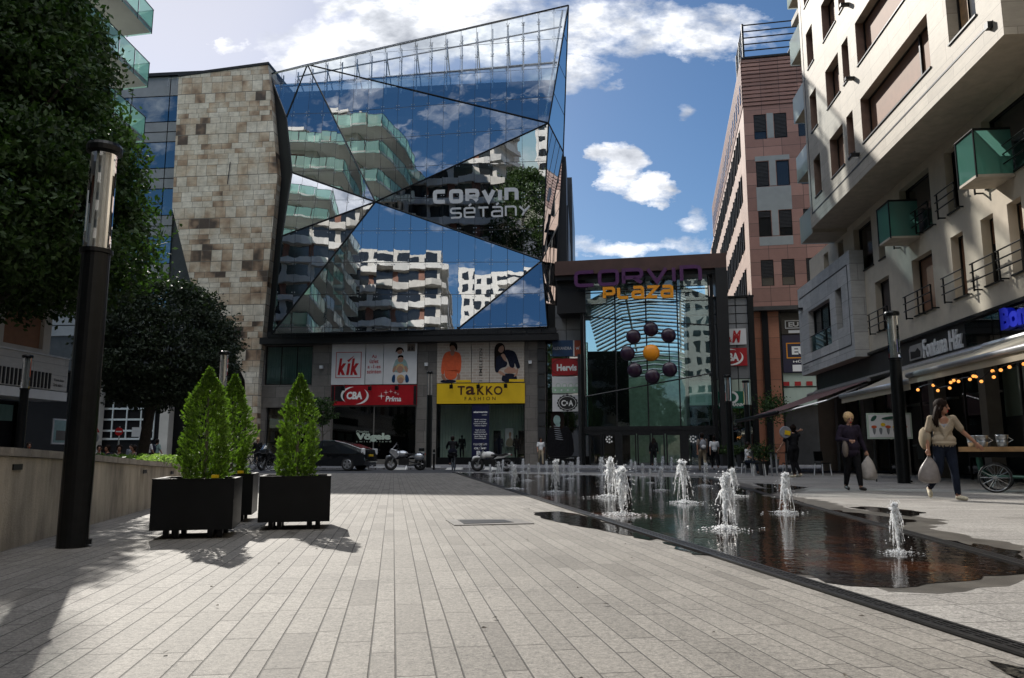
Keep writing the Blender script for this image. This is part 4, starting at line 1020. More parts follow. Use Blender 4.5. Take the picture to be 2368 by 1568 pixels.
# glass boxes of the far-end balconies
for s in range(7):
    zb = BZ - .15 + s * st
    u1_ = ub0 - .03; u0_ = ub0 - 1.75
    b = MB(); b.fbox(FB, u0_, u1_, zb, zb + .16, -3, -.06); o = b.build('end_balcony', 'travertine_soffit', ap)
    b = MB(); b.quad(FB.p(u0_, zb - .05, -.02), FB.p(u1_, zb - .05, -.02), FB.p(u1_, zb + 1.15, -.02), FB.p(u0_, zb + 1.15, -.02)); b.quad(FB.p(u0_, zb - .05, -.02), FB.p(u0_, zb + 1.15, -.02), FB.p(u0_, zb + 1.15, -3), FB.p(u0_, zb - .05, -3)); b.build('balcony_glass', 'frit_white', o)
# glass box balconies on the street wall
for (xl, xr, yt, yb) in ((2029, 2078, 497, 608), (2210, 2288, 340, 485)):
    ww = .95; a = FR.px(xl, yt + 25, ww)[0]; c = FR.px(xr - 28 * (xr - xl) / 60, yt, ww)[0]; zb = 7.95; zt = 9.25
    b = MB(); b.fbox(FR, a, c, zb, zb + .07, 0.0, ww); o = b.build('box_balcony', 'travertine_soffit', ap)
    b = MB(); b.quad(FR.p(a, zb + .07, ww - .01), FR.p(c, zb + .07, ww - .01), FR.p(c, zt, ww - .01), FR.p(a, zt, ww - .01))
    for u in (a, c): b.quad(FR.p(u, zb + .07, .02), FR.p(u, zb + .07, ww - .02), FR.p(u, zt, ww - .02), FR.p(u, zt, .02))
    b.build('balcony_glass', 'frit_teal', o)
    b = MB(); b.tube([FR.p(a, zt, .02), FR.p(a, zt, ww), FR.p(c, zt, ww), FR.p(c, zt, .02)], .035, 5)
    for u in (a, c): b.tube([FR.p(u, zb, ww), FR.p(u, zt, ww)], .025, 5)
    b.build('balcony_rail', 'black_metal', o)
# stone bay
bo = .55; FY = Frame(tuple(FR.p(0, 0, bo)), -95.6)
y0 = FY.px(1854, 866)[0]; y1 = FY.px(1978, 826)[0]; yz0, yz1 = 4.62, 8.95
wA = (FY.px(1870, 760)[0], FY.px(1920, 740)[0], 5.55, 7.55); wB = (FY.px(1933, 730)[0], FY.px(1947, 720)[0], 6.0, 7.7)
b = MB(); wall(b, FY, y0, y1, yz0, yz1, [wA, wB], 0, .35)
b.quad(FY.p(y1, yz0, 0), FY.p(y1, yz1, 0), FY.p(y1, yz1, -bo), FY.p(y1, yz0, -bo)); b.quad(FY.p(y0, yz0, 0), FY.p(y0, yz0, -3), FY.p(y0, yz1, -3), FY.p(y0, yz1, 0)); b.build('bay_wall', 'bay_stone', ap)
b = MB(); b.quad(FY.p(y0, yz0, 0), FY.p(y1, yz0, 0), FY.p(y1, yz0, -bo), FY.p(y0, yz0, -bo)); b.build('bay_soffit', 'travertine_soffit', ap); b = MB(); b.quad(FY.p(y0, yz1, 0), FY.p(y1, yz1, 0), FY.p(y1, yz1, -bo), FY.p(y0, yz1, -bo)); b.build('bay_top', 'travertine_soffit', ap)
o = pane(FY, wA, 'window_dark', -.3, 'bay_window', ap, nu=3)
b = MB(); b.quad(FY.p(wA[0], wA[2], -.06), FY.p(wA[1], wA[2], -.06), FY.p(wA[1], wA[2] + .75, -.06), FY.p(wA[0], wA[2] + .75, -.06)); b.build('window_guard', 'green_glass', o)
b = MB(); b.tube([FY.p(wA[0], wA[2] + .78, -.06), FY.p(wA[1], wA[2] + .78, -.06)], .025, 5); b.build('guard_rail', 'black_metal', o)
pane(FY, wB, 'window_dark', -.3, 'bay_window', ap)
b = MB(); g = .005
for q in ((y0 + .3, y1 - .35, yz1 - .55, yz1 - .5), (y0 + .3, y1 - .35, yz0 + .5, yz0 + .54), (y1 - .38, y1 - .34, yz0 + .54, yz1 - .55)): b.fbox(FY, *q, .002, .012)
b.build('wall_groove', 'dark_metal', ap)
b = MB(); write(b, FY, (y0 + .35, y0 + 1.25, yz0 + .30, yz0 + .40), 'VIII. kerület', .014, .012); write(b, FY, (y0 + .35, y0 + 1.35, yz0 + .12, yz0 + .24), 'Corvin sétány', .014, .02); b.build('house_lettering', 'text_black', ap)
b = MB(); u, z = FY.px(1852, 716); b.fbox(FY, u - .05, u + .3, z - .05, z + .05, .002, .2); b.build('wall_spout', 'dark_metal', ap)
# shop zone: black fascia, ledge, piers, glazing
b = MB(); b.fbox(FR, uF, 40, LEDGE - .1, LEDGE, -3.4, .1); b.build('shop_ledge', 'black_metal', ap)
b = MB(); b.fbox(FR, uF, 40, 3.85, LEDGE - .1, -.5, -.05); b.build('shop_fascia', 'dark_clad', ap)
b = MB(); b.fbox(FR, uF, 40, 3.77, 3.85, -.5, .12); b.build('fascia_trim', 'alu', ap)
b = MB()
fu = FR.px(2255, 770, 0)[0]; nx = FR.px(2310, 750, 0)[0]
for u0_, u1_ in ((fu - .6, fu + .9), (fu + .95, nx), (nx + .05, nx + 6)): b.fbox(FR, u0_, u1_, 3.9, LEDGE - .15, -.05, .0)
b.build('fascia_glass', 'green_glass', ap)
for u in (-36.5, -33.0, -29.6, -26.3, -22.9, -19.7, -16.4, -13, -9): 
    b = MB(); b.fbox(FR, u - .2, u + .2, 0, 3.77, -.9, -.5); b.build('shop_pier', 'dark_stone' if u != -19.7 else 'pale_green', ap)
b = MB()
for u in [-36.5 + k * 1.65 for k in range(18)]: b.fbox(FR, u - .03, u + .03, 0, 3.77, -1.0, -.93)
b.build('shop_mullion', 'dark_metal', ap)
for i, (ua, ub_) in enumerate(((-36.3, -33.2), (-32.8, -29.8), (-29.4, -26.5), (-26.1, -23.1), (-22.7, -19.9))):
    b = MB(); b.quad(FR.p(ua, .2, -.96), FR.p(ub_, .2, -.96), FR.p(ub_, 3.7, -.96), FR.p(ua, 3.7, -.96)); b.build('shop_window', 'shop_glass', ap)
# things dimly seen inside: counters, lit shelves
b = MB()
for u, z, wd in ((-31.6, 2.7, 1.8), (-29.0, 2.75, 1.4), (-31.2, 1.1, 1.6), (-26.2, 2.75, 1.5)): b.fbox(FR, u, u + wd, z, z + .07, -2.0, -1.7)
b.build('shop_shelf', 'alu', ap)
b = MB(); b.fbox(FR, -30.5, -29.2, .6, 1.2, -2.2, -1.6); b.build('shop_counter', 'grey_clad', ap)
b = MB(); wu = FR.px(2330, 880, -1.2)[0]; b.fbox(FR, wu - .3, wu + .9, 1.9, 3.3, -1.25, -1.2); b.build('inside_panel', 'curtain', ap)
# ================================================================ signs on the apartment house
f1 = thing('shop_sign', 'grey letters reading Fontana Ház with a round logo plate on the black fascia', 'shop sign', tuple(FR.p(-24, 4.2, .1)))
a = FR.px(2133, 805, .05)[0]; c = FR.px(2223, 778, .05)[0]
b = MB(); write(b, FR, (a, c, 3.93, 4.55), 'Fontana Ház', .06, .02, depth=.05); b.build('lettering', 'text_grey', f1)
l0, l1 = FR.px(2101, 812, .05)[0], FR.px(2130, 803, .05)[0]
b = MB(); b.fprism(FR, [(l0, 3.97), (l1 - .1, 3.97), (l1, 4.1), (l1, 4.47), (l0 + .1, 4.47), (l0, 4.35)], .0, .05); b.build('logo_plate', 'alu', f1)
b = MB(); b.fprism(FR, [(l0 + .12, 4.02), (l1 - .12, 4.02), (l1 - .1, 4.2), ((l0 + l1) / 2 + .2, 4.34), ((l0 + l1) / 2, 4.24), (l0 + .12, 4.28)], .052, .056); b.build('logo_mark', 'text_black', f1)
f2 = thing('shop_sign', 'chunky blue letters reading Bom above the cream awnings', 'shop sign', tuple(FR.p(-18, 4.2, .1)))
a = FR.px(2315, 740, .2)[0]
b = MB(); write(b, FR, (a, a + 1.45, 4.02, 4.60), 'Bom', .24, .055, spacing=.92, depth=.2); b.build('lettering', 'text_blue', f2)
# ================================================================ pink office
pk = thing('office_tower', 'reddish stone office tower with dark louvred windows and a steel railing crown', 'office building', tuple(FP.p(5, 0, -8)))
PZ = 29.05; pz0 = 10.8
ph = []
rows = [(203, 'a'), (291, ''), (401, ''), (516, ''), (630, '')]
fx = [(1744, 1773), (1790, 1817), (1836, 1864)]; 
rz = [FP.px(1780, y)[1] for y, _ in rows]
cu = [(FP.px(a, 400)[0], FP.px(c, 400)[0]) for a, c in ((1748, 1777), (1795, 1825))]
wdt = cu[0][1] - cu[0][0]; cu = cu + [(cu[1][0] + (cu[1][0] - cu[0][0]) + .25 + i * 1.45, cu[1][0] + (cu[1][0] - cu[0][0]) + .25 + i * 1.45 + wdt) for i in range(8)]
for z in rz:
    for c in cu: ph.append((c[0], c[1], z - .95, z + .9))
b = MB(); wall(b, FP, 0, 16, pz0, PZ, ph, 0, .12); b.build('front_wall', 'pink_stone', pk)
b = MB(); b.fbox(FP, .05, 16, pz0, PZ, -1.2, -.8); b.build('inner_wall', 'black_void', pk)
for j, z in enumerate(rz):
    for i, c in enumerate(cu[:5]):
        h = (c[0], c[1], z - .95, z + .9); o = pane(FP, h, 'window_dark', -.1, 'window', pk, ft=.05)
        full = ((i * 7 + j * 3) % 4)
        lo = {0: z - .4, 1: z + .45, 2: z - .9, 3: z - .35}[full]
        if (i, j) in ((1, 0), (1, 2)): lo = z + .85
        b = MB(); zz = z + .86
        while zz > lo + .09: b.fbox(FP, c[0] + .05, c[1] - .05, zz - .1, zz - .035, -.08, -.03); zz -= .1
        if b.f: b.build('louvre_blind', 'blind_slat', o)
# grey infill panels between the windows
b = MB()
for j, z in enumerate(rz[1:]):
    b = MB()
    if j in (0, 1, 2): b.fbox(FP, cu[0][1] + .04, cu[1][0] - .04, z - .9, z + .95, -.1, .015)
    if j in (1, 2): b.fbox(FP, cu[0][0] - .05, cu[1][1] + .05, z + .95, z + 1.3, -.1, .012)
    if j == 1: b.fbox(FP, cu[0][0] - .05, cu[1][1] + .05, rz[3] + .93, z - .97, -.1, .013)
    if j == 2: b.fbox(FP, cu[0][0], cu[1][1], z - 1.6, z - .97, -.1, .012)
    if b.f: b.build('infill_panel', 'panel_grey', pk)
b = MB()
for k in range(12): b.fbox(FP, -.05, 16, PZ - 3.6 + k * .3, PZ - 3.6 + k * .3 + .2, .002, .05)
for k in range(12): b.fbox(FPL, -34, .0, PZ - 3.6 + k * .3, PZ - 3.6 + k * .3 + .2, .002, .05)
b2 = MB()
o = b.build('attic_band', 'pink_stone', pk)
# long side: sunlit, three window ribbons running away
wl = []; sides = []
for zc in (rz[1], rz[2], rz[3], rz[4]):
    for k in range(14):
        u = -2.6 - k * 2.5; 
        if u - 1.3 > -50: sides.append((u - 1.7, u, zc - 1.1, zc + 1.05))
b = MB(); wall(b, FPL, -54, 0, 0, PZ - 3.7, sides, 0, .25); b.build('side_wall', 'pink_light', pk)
b = MB(); b.fbox(FPL, -34, 0, PZ - 3.7, PZ, -4, 0); b.build('attic_wall', 'pink_stone', pk)
b = MB(); b.fbox(FPL, -54, -.2, 0, PZ - 3.7, -1, -.6); b.build('inner_wall', 'black_void', pk)
for h in sides: 
    m = MB(); m.quad(FPL.p(h[0], h[2], -.2), FPL.p(h[1], h[2], -.2), FPL.p(h[1], h[3], -.2), FPL.p(h[0], h[3], -.2)); o = m.build('side_window', 'office_glass', pk)
    m = MB(); mid = (h[0] + h[1]) / 2; m.fbox(FPL, mid - .06, mid + .06, h[2], h[3], -.2, .05); m.fbox(FPL, h[0] - .05, h[0] + .05, h[2], h[3], -.2, .1); m.build('window_frame', 'portal_black', o)
b = MB()
for k in range(22): b.fbox(FPL, -1.2 - k * 1.5, -.7 - k * 1.5, PZ - 3.0, PZ - 1.6, .05, .08)
b.build('attic_window', 'window_dark', pk)
b = MB(); b.fbox(FP, -.1, 16, pz0 - .28, pz0, -14, .25); b.build('underside', 'dark_clad', pk)
b = MB(); b.fbox(FP, 0.0, 16, PZ, PZ + .12, -34, .1); b.build('roof_edge', 'dark_metal', pk)
# ground floors of orange stone with a glazed strip
b = MB(); ou0, ou1 = FP.px(1743, 900, -.4)[0], FP.px(1808, 900, -.4)[0]; b.fbox(FP, ou0, ou1, 0, pz0 - .28, -6, -.4); b.build('stone_pier', 'orange_stone', pk)
b = MB(); b.fbox(FP, ou0 - 1, 16, 0, pz0 - .28, -6, -1.3); b.build('ground_glazing', 'dark_clad', pk)
b = MB()
za = FP.px(1830, 893, -.9)[1]; b.fbox(FP, ou1 + .05, ou1 + 4, za - .02, FP.px(1830, 863, -.9)[1], -1.2, -.85); b.fbox(FP, ou1 + .05, ou1 + 4, za - 1.3, za - .1, -1.2, -.9); b.build('spandrel', 'curtain', pk)
b = MB()
for k in range(7): b.fbox(FP, ou1 + .15 + k * .75, ou1 + .55 + k * .75, za + .02, za + .3, -.84, -.8)
b.build('red_marker', 'sign_red', pk)
b = MB(); b.fbox(FP, ou1, ou1 + .12, 0, pz0 - .28, -1, -.45); b.build('corner_post', 'black_metal', pk)
# roof railing
b = MB()
r0 = .25
for k in range(6): b.tube([FP.p(r0, PZ + .35 + k * .5, -.4), FP.p(12, PZ + .35 + k * .5, -.4)], .05, 5); b.tube([FP.p(r0, PZ + .35 + k * .5, -.4), FP.p(r0, PZ + .35 + k * .5, -5)], .05, 5)
for u in (r0, 4.4, 8.6): b.tube([FP.p(u, PZ, -.4), FP.p(u, PZ + 2.95, -.4)], .085, 6)
for w_ in (-3, -5): b.tube([FP.p(r0, PZ, w_), FP.p(r0, PZ + 2.95, w_)], .07, 6)
b.tube([FP.p(3.3, PZ + .2, -.4), FP.p(4.4, PZ + 2.6, -.4)], .1, 6)
b.build('roof_railing', 'dark_metal', pk)
# signs
def panel(name, label, F, u0, u1, z0, z1, w, m, th=.08, cat='shop sign', group=None):
    t_ = thing(name, label, cat, tuple(F.p((u0 + u1) / 2, z0, w)), group)
    b = MB(); b.fbox(F, u0, u1, z0, z1, w - th, w); b.build('sign_panel', m, t_); return t_
e1 = panel('banner', 'tall navy shop banner with white EU letters in a gold frame on the pink office', FP, ou1 + .2, ou1 + 3.9, FP.px(1830, 862, -.7)[1] + .02, FP.px(1815, 775, -.7)[1], -.7, 'sign_navy')
q = (ou1 + .45, ou1 + 4.2); za, zb = FP.px(1820, 829, -.7)[1], FP.px(1820, 793, -.7)[1]
b = MB()
for (a, c, d, e) in ((q[0], q[1], za, za + .07), (q[0], q[1], zb - .07, zb), (q[0], q[0] + .07, za + .07, zb - .07)): b.fbox(FP, a, c, d, e, -.7, -.69)
b.build('sign_frame', 'letter_orange', e1)
b = MB(); write(b, FP, (q[0] + .35, q[0] + 2.6, za + .25, zb - .25), 'EURO', -.688, .05); write(b, FP, (q[0] + .4, q[0] + 2.9, za - .3, za - .12), 'HŰTŐ•MOSÓ', -.688, .03); b.fbox(FP, q[0] + .35, q[0] + 3, za - .9, za - .45, -.7, -.69); b.build('lettering', 'text_white', e1)
e2 = panel('shop_sign', 'small dark EURO sign board high above the navy banner', FP, ou1 + .2, ou1 + 3.9, FP.px(1815, 773, -.7)[1], FP.px(1815, 737, -.7)[1], -.7, 'sign_black')
za, zb = FP.px(1820, 760, -.7)[1], FP.px(1820, 741, -.7)[1]
b = MB()
for (a, c, d, e) in ((q[0], q[1], za, za + .06), (q[0], q[1], zb - .06, zb), (q[0], q[0] + .06, za + .06, zb - .06)): b.fbox(FP, a, c, d, e, -.7, -.69)
b.fbox(FP, q[0] + .2, q[0] + 1.8, za - .32, za - .12, -.7, -.69); write(b, FP, (q[0] + .22, q[0] + 1.75, za + .12, zb - .12), 'EURO', -.688, .04); b.build('lettering', 'text_white', e2)
# signs on the link wing beside the portal
def kr(x0, y0, x1, y1): return FK.rect(x0, y0, x1, y1, .1)
r = kr(1672, 760, 1725, 797); s_ = panel('shop_sign', 'white sign with red slanted letters H&M beside the portal pillar', FK, r[0], r[1], r[2], r[3], .1, 'sign_white')
b = MB(); zm = (r[3] - r[2]); uM = FK.px(1692, 780, .1)[0], FK.px(1713, 780, .1)[0]; write(b, FK, (*uM, r[2] + zm * .12, r[3] - zm * .12), 'M', .11, .045, .22); write(b, FK, (r[0] + .08, uM[0] - .3, r[2] + zm * .12, r[3] - zm * .12), 'H', .11, .045, .22); write(b, FK, (uM[0] - .28, uM[0] - .02, r[2] + zm * .15, r[2] + zm * .5), '&', .11, .03); b.build('lettering', 'text_red', s_)
r = kr(1670, 805, 1727, 846); s_ = panel('shop_sign', 'dark red CBA sign half hidden behind the portal pillar', FK, r[0], r[1], r[2], r[3], .1, 'sign_red')
uc = FK.px(1670, 825, .1)[0], FK.px(1708, 825, .1)[0]; zc = (r[2] + r[3]) / 2
b = MB(); write(b, FK, (uc[0], uc[1], zc - .27, zc + .27), 'CBA', .11, .05)
def arc(b, F, cu_, cz_, ru, rz_, a0, a1, t0_, w):
    n = 18
    for k in range(n):
        A, B2 = [math.radians(a0 + (a1 - a0) * (k + d) / n) for d in (0, 1)]; ta, tb = [t0_ * math.sin(PI * (k + d) / n) for d in (0, 1)]
        b.quad(*[F.p(cu_ + (ru + s * tt) * math.cos(an), cz_ + (rz_ + s * tt) * math.sin(an), w) for an, tt, s in ((A, ta, 1), (B2, tb, 1), (B2, tb, -1), (A, ta, -1))])
arc(b, FK, (uc[0] + uc[1]) / 2, zc, (uc[1] - uc[0]) * .72, .5, -120, 40, .07, .112); arc(b, FK, (uc[0] + uc[1]) / 2, zc, (uc[1] - uc[0]) * .72, .5, 60, 220, .07, .112); b.build('lettering', 'text_white', s_)
r = kr(1660, 905, 1722, 944); s_ = panel('shop_sign', 'green sign ending in HMANN with a white ring beside the portal pillar', FK, r[0], r[1], r[2], r[3], .1, 'sign_green')
b = MB(); zm = r[3] - r[2]; ue_ = FK.px(1721, 930, .1)[0]; write(b, FK, (r[0] + .05, ue_ - .06, r[2] + .12, r[2] + zm * .3), 'DEICHMANN', .11, .03)
cu_ = FK.px(1692, 920, .1)[0]; zc = r[2] + zm * .64
for k in range(28):
    A, B2 = -2.6 + 5.2 * k / 28, -2.6 + 5.2 * (k + 1) / 28; b.quad(*[FK.p(cu_ + rr * math.cos(an), zc + rr * math.sin(an), .11) for an, rr in ((A, .4), (B2, .4), (B2, .26), (A, .26))])
b.build('lettering', 'text_white', s_)
# ================================================================ ground
b = MB(); b.quad((-700, -700, -.03), (700, -700, -.03), (700, 900, -.03), (-700, 900, -.03)); struct('ground', b, 'asphalt')
b = MB(); b.poly([(-45, -90, 0), (60, -90, 0), (60, 33, 0), (-45, 33, 0)]); b.quad((-45, 33, 0), (60, 33, 0), (60, 33, -.03), (-45, 33, -.03)); struct('plaza_paving', b, 'paving')
# street crossing in front of the mall and the raised far pavement
b = MB(); b.quad((-120, 33, -.008), (120, 33, -.008), (120, 44, -.008), (-120, 44, -.008)); struct('road', b, 'asphalt')
b = MB(); pv = [(-120, 51), (-5.58, 41.2), (30, 37.8), (120, 34), (120, 75), (-120, 75)]
b.prism([(x, y, -.02) for x, y in pv], (0, 0, .10)); struct('far_pavement', b, 'far_paving')
# drains
D1a, D1b = gp(1183, 1134.6), gp(2367, 1509.5)
d1 = (D1b - D1a).normalized(); D1far = D1a - d1 * 18; D1near = D1b + d1 * 6
D2a, D2b = gp(1722, 1130), gp(2367, 1307); d2 = (D2b - D2a).normalized(); D2far = D2a - d2 * 10; D2near = D2b + d2 * 10
def zat(v, z): return Vector((v.x, v.y, z))
b = MB(); b.poly([zat(D1near, .004), zat(D1near + Vector((60, -4, 0)), .004), (60, 30, .004), (9.5, 33, .004), zat(D1far, .004)]); struct('slab_pavement', b, 'slab_paving')
def drain(name, A, B, wd, label):
    t_ = thing(name, label, 'drain', tuple(A)); d = (B - A).normalized(); s = Vector((-d.y, d.x, 0))
    def strip(mb, o, hw, z): mb.quad(zat(A + s * (o - hw), z), zat(A + s * (o + hw), z), zat(B + s * (o + hw), z), zat(B + s * (o - hw), z))
    mb = MB(); strip(mb, 0, wd / 2, .0085); mb.build('channel', 'black_void', t_)
    mb = MB()
    for o in (-wd / 2, wd / 2):
        q = [A + s * (o - .012), A + s * (o + .012), B + s * (o + .012), B + s * (o - .012)]; mb.hexa([zat(v, z) for z in (.006, .018) for v in q])
    for k in range(1, 4):
        o = -wd / 2 + wd * k / 4; q = [A + s * (o - .006), A + s * (o + .006), B + s * (o + .006), B + s * (o - .006)]; mb.hexa([zat(v, z) for z in (.006, .015) for v in q])
    L = (B - A).length; n = int(L / .09)
    for k in range(n):
        c = A + d * (k + .5) * L / n; q = [c - s * wd / 2 - d * .008, c + s * wd / 2 - d * .008, c + s * wd / 2 + d * .008, c - s * wd / 2 + d * .008]; mb.quad(*[zat(v, .0145) for v in q])
    mb.build('grating', 'dark_metal', t_); return t_
drain('drain_channel', D1far, D1near, .115, 'long black slotted drain grating running along the left edge of the wet fountain floor')
drain('drain_channel', D2far, D2near, .10, 'black slotted drain grating along the right edge of the wet fountain floor')
# wet floor and puddles with ragged edges
def ragged(pts, step=.25, amp=.12, closed=True):
    out = []
    for i in range(len(pts) - (0 if closed else 1)):
        a, c = Vector(pts[i]), Vector(pts[(i + 1) % len(pts)]); L = (c - a).length; n = max(1, int(L / step)); nn = Vector((-(c - a).y, (c - a).x, 0)).normalized()
        for k in range(n):
            p = a.lerp(c, k / n); out.append(p + nn * (math.sin(k * 1.7 + i) * .5 + random.uniform(-1, 1) * .5) * amp * (0 if k == 0 else 1))
    return out
fw0 = D1a + (D1b - D1a) * -.9
edge = [D1a - d1 * 17.5, D1a, gp(1400, 1202), gp(1683, 1289.6)]
s1 = Vector((-d1.y, d1.x, 0)) * .09
near = [gp(x, y) for x, y in ((1800, 1328), (1873, 1332), (1963, 1357), (2073, 1362), (2233, 1346), (2390, 1326))]
rim = [gp(x, y) for x, y in ((2380, 1300), (2240, 1262), (2060, 1225), (2120, 1206), (1990, 1188), (1900, 1178), (1850, 1160), (1760, 1146), (1830, 1133), (1720, 1128), (1640, 1106), (1560, 1098))]
wp = [D1a - d1 * 17.0 + s1, D1a + s1 * 1.1, D1b.lerp(D1a, .42) + s1 * 1.1] + near + rim
m = []
b = MB()
dp = ragged([D1b.lerp(D1a, .40) + s1 * 1.1] + [v + Vector((.15, -.18, 0)) for v in near] + [v + Vector((.45, .1, 0)) for v in rim], .16, .13, False)
b = MB(); b.poly([zat(v, .0055) for v in dp] + [zat(D2a - d2 * 8, .0055), zat(D1a + s1, .0055)]); struct('damp_pavement', b, 'damp_stone')
b = MB()
poly = [zat(v, .009) for v in wp[:2]] + [zat(v, .009) for v in ragged(wp[2:], .14, .09, False)] + [zat(D2a - d2 * 8, .009)]
b.poly(poly); struct('fountain_floor', b, 'wet_floor')
def puddle(pts, z=.0125):
    b = MB(); b.poly([zat(v, z) for v in ragged([gp(x, y) for x, y in pts], .12, .04)]); struct('puddle', b, 'wet_floor')
puddle([(1232, 1186), (1290, 1183), (1340, 1190), (1420, 1214), (1520, 1246), (1500, 1250), (1420, 1232), (1330, 1216), (1250, 1198)], .0065)
puddle([(1530, 1254), (1580, 1262), (1640, 1285), (1600, 1283)], .0065)
puddle([(2095, 1180), (2140, 1186), (2110, 1196), (2050, 1188), (1960, 1174), (2010, 1172)], .0075)
puddle([(1800, 1120), (1868, 1128), (1820, 1136), (1765, 1128), (1740, 1118)], .0075)
puddle([(2250, 1258), (2360, 1276), (2367, 1300), (2300, 1290)], .0075)
puddle([(2280, 1530), (2367, 1548), (2420, 1600), (2330, 1562)], .0075)
# manhole plates
mh = thing('manhole_cover', 'rectangular cast iron cover set in the paving beside the puddle', 'manhole cover', tuple(gp(1130, 1208)))
q = [gp(x, y) for x, y in ((1030, 1203), (1050, 1216), (1235, 1212), (1195, 1201))]
b = MB(); b.hexa([zat(v, z) for z in (.001, .010) for v in q]); b.build('cover_plate', 'dark_stone', mh)
q2 = [q[0].lerp(q[2], .14), q[1].lerp(q[3], .14), q[2].lerp(q[0], .22), q[3].lerp(q[1], .22)]
b = MB(); b.hexa([zat(v, z) for z in (.0101, .014) for v in q2]); b.build('cover_grip', 'dark_metal', mh)
# wedge ramps lying along the kerb
wx = [(637, 1088), (828, 1087), (880, 1084), (922, 1086), (1000, 1084), (1050, 1086), (1198 - 60, 1086)]
def wedge(): 
    b = MB(); b.prism([(-.42, -.3, 0), (.42, -.3, 0), (.42, .3, 0), (-.42, .3, 0)], (0, 0, .02)); b = MB(); b.add([(-.42, -.35, 0), (.42, -.35, 0), (.42, .3, 0), (-.42, .3, 0), (-.40, -.33, .012), (.40, -.33, .012), (.40, .28, .11), (-.40, .28, .11)], ((0, 3, 2, 1), (4, 5, 6, 7), (0, 1, 5, 4), (1, 2, 6, 5), (2, 3, 7, 6), (3, 0, 4, 7)))
    return b.build('kerb_wedge', 'wedge_concrete')
wn = ['pale concrete kerb ramp behind the middle potted conifer', 'pale concrete kerb ramp under the back of the black car', 'pale concrete kerb ramp between the chopper and the silver motorcycle', 'pale concrete kerb ramp in front of the silver motorcycle wheel', 'pale concrete kerb ramp at the foot of the slim lamp post', 'pale concrete kerb ramp beside the cyclist in black', 'pale concrete kerb ramp under the white and black motorcycle']
w0_ = None
for (x, y), lb in zip(wx, wn):
    p = gp(x, y)
    if w0_ is None: w0_ = wedge(); o = w0_
    else: o = w0_.copy(); COL.objects.link(o)
    o.location = (p.x, p.y, 0); o.rotation_euler = (0, 0, -.1); tag(o, lb, 'kerb ramp', 'kerb ramps along the street')
# ================================================================ low wall on the left
rw = thing('retaining_wall', 'low stained concrete wall with a stone coping sloping down along the plaza', 'wall', (-4.5, 8, 0))
wl_ = [Vector(v) for v in ((-2.93, 1.0, .92), (-4.23, 6.54, .855), (-4.75, 8.71, .80), (-5.36, 11.47, .70), (-6.15, 15.2, .585))]
off = Vector((-.36, -.09, 0))
b, cpm = MB(), MB()
for i in range(4):
    a, c = wl_[i], wl_[i + 1]
    b.hexa([Vector((a.x, a.y, -.02)), Vector((c.x, c.y, -.02)), Vector((c.x, c.y, -.02)) + off, Vector((a.x, a.y, -.02)) + off, a - Vector((0, 0, .075)), c - Vector((0, 0, .075)), c + off - Vector((0, 0, .075)), a + off - Vector((0, 0, .075))])
    n = 5
    for k in range(n):
        p, q = a.lerp(c, k / n), a.lerp(c, (k + 1) / n - .006); o1 = Vector((.02, .005, 0)); dz_ = Vector((0, 0, .07))
        cpm.hexa([p + o1 - dz_, q + o1 - dz_, q + off - o1 - dz_, p + off - o1 - dz_, p + o1, q + o1, q + off - o1, p + off - o1])
b.build('wall_body', 'concrete', rw); cpm.build('coping', 'coping', rw)
for x in (12, 335, 418):
    y = 1053 + .094 * x + 7
    # small recessed step lights
    i = 1 if x < 100 else 2; t_ = (x / 400); p = wl_[1].lerp(wl_[4], min(.95, (0.02, .53, .74)[(12, 335, 418).index(x)])); p = p - Vector((0, 0, .16))
    b = MB(); b.box(p + Vector((.004, .001, 0)), (.012, .2, .05), .23); b.build('wall_light', 'dark_metal', rw)
b = MB(); b.poly([wl_[0] + off - Vector((0, 0, .12)), wl_[1] + off - Vector((0, 0, .12)), wl_[2] + off - Vector((0, 0, .12)), wl_[3] + off - Vector((0, 0, .12)), wl_[4] + off - Vector((0, 0, .12)), (-11.5, 17, .45), (-9.5, 10, .6), (-7.5, 1.0, .75)]); struct('planting_bed', b, 'soil')
# ================================================================ left apartment house
lh = thing('balcony_house', 'tall apartment house with stacked green glass balconies and a stone shop fascia on the left', 'apartment house', tuple(FL.p(20, 0, -5)))
uE = 37.3
b = MB(); b.fbox(FL, 10, uE, 3.78, 5.32, -1.5, 0); b.build('fascia', 'fascia_stone', lh)
b = MB(); b.fbox(FL, 10, uE - .1, 3.3, 3.72, -1.5, .12); b.build('fascia_band', 'white_render', lh)
b = MB(); b.fbox(FL, 10, uE, 5.325, 5.4, -1.5, .06); b.build('fascia_coping', 'white_render', lh)
b = MB(); ur = FL.px(117, 860)[0]
for k in range(40): b.fbox(FL, ur - .1 - k * .24, ur - k * .24, 3.82, 4.55, .004, .06)
b.build('fascia_rib', 'dark_metal', lh)
b = MB(); ta, tb = FL.px(124, 876)[0], FL.px(148, 884)[0]; write(b, FL, (ta, tb, 4.18, 4.34), 'VIII. kerület, Budapest', .01, .02); write(b, FL, (ta, tb - .1, 3.92, 4.12), 'Corvin sétány 1', .01, .03); b.build('house_lettering', 'text_black', lh)
b = MB(); b.fbox(FL, -70, uE - .3, 0, 3.3, -6, -2.2); b.build('shop_zone', 'black_void', lh)
for k in range(7):
    u = uE - .4 - k * 3.1; b = MB(); b.fbox(FL, u - .12, u + .12, 0, 3.3, -2.2, -1.9); b.build('shop_post', 'black_metal', lh)
b = MB()
for k in range(6): u = uE - 3.3 - k * 3.1; b.fbox(FL, u, u + 2.6, 2.35, 3.1, -2.18, -2.12)
b.build('shop_transom', 'teal_curtain', lh)
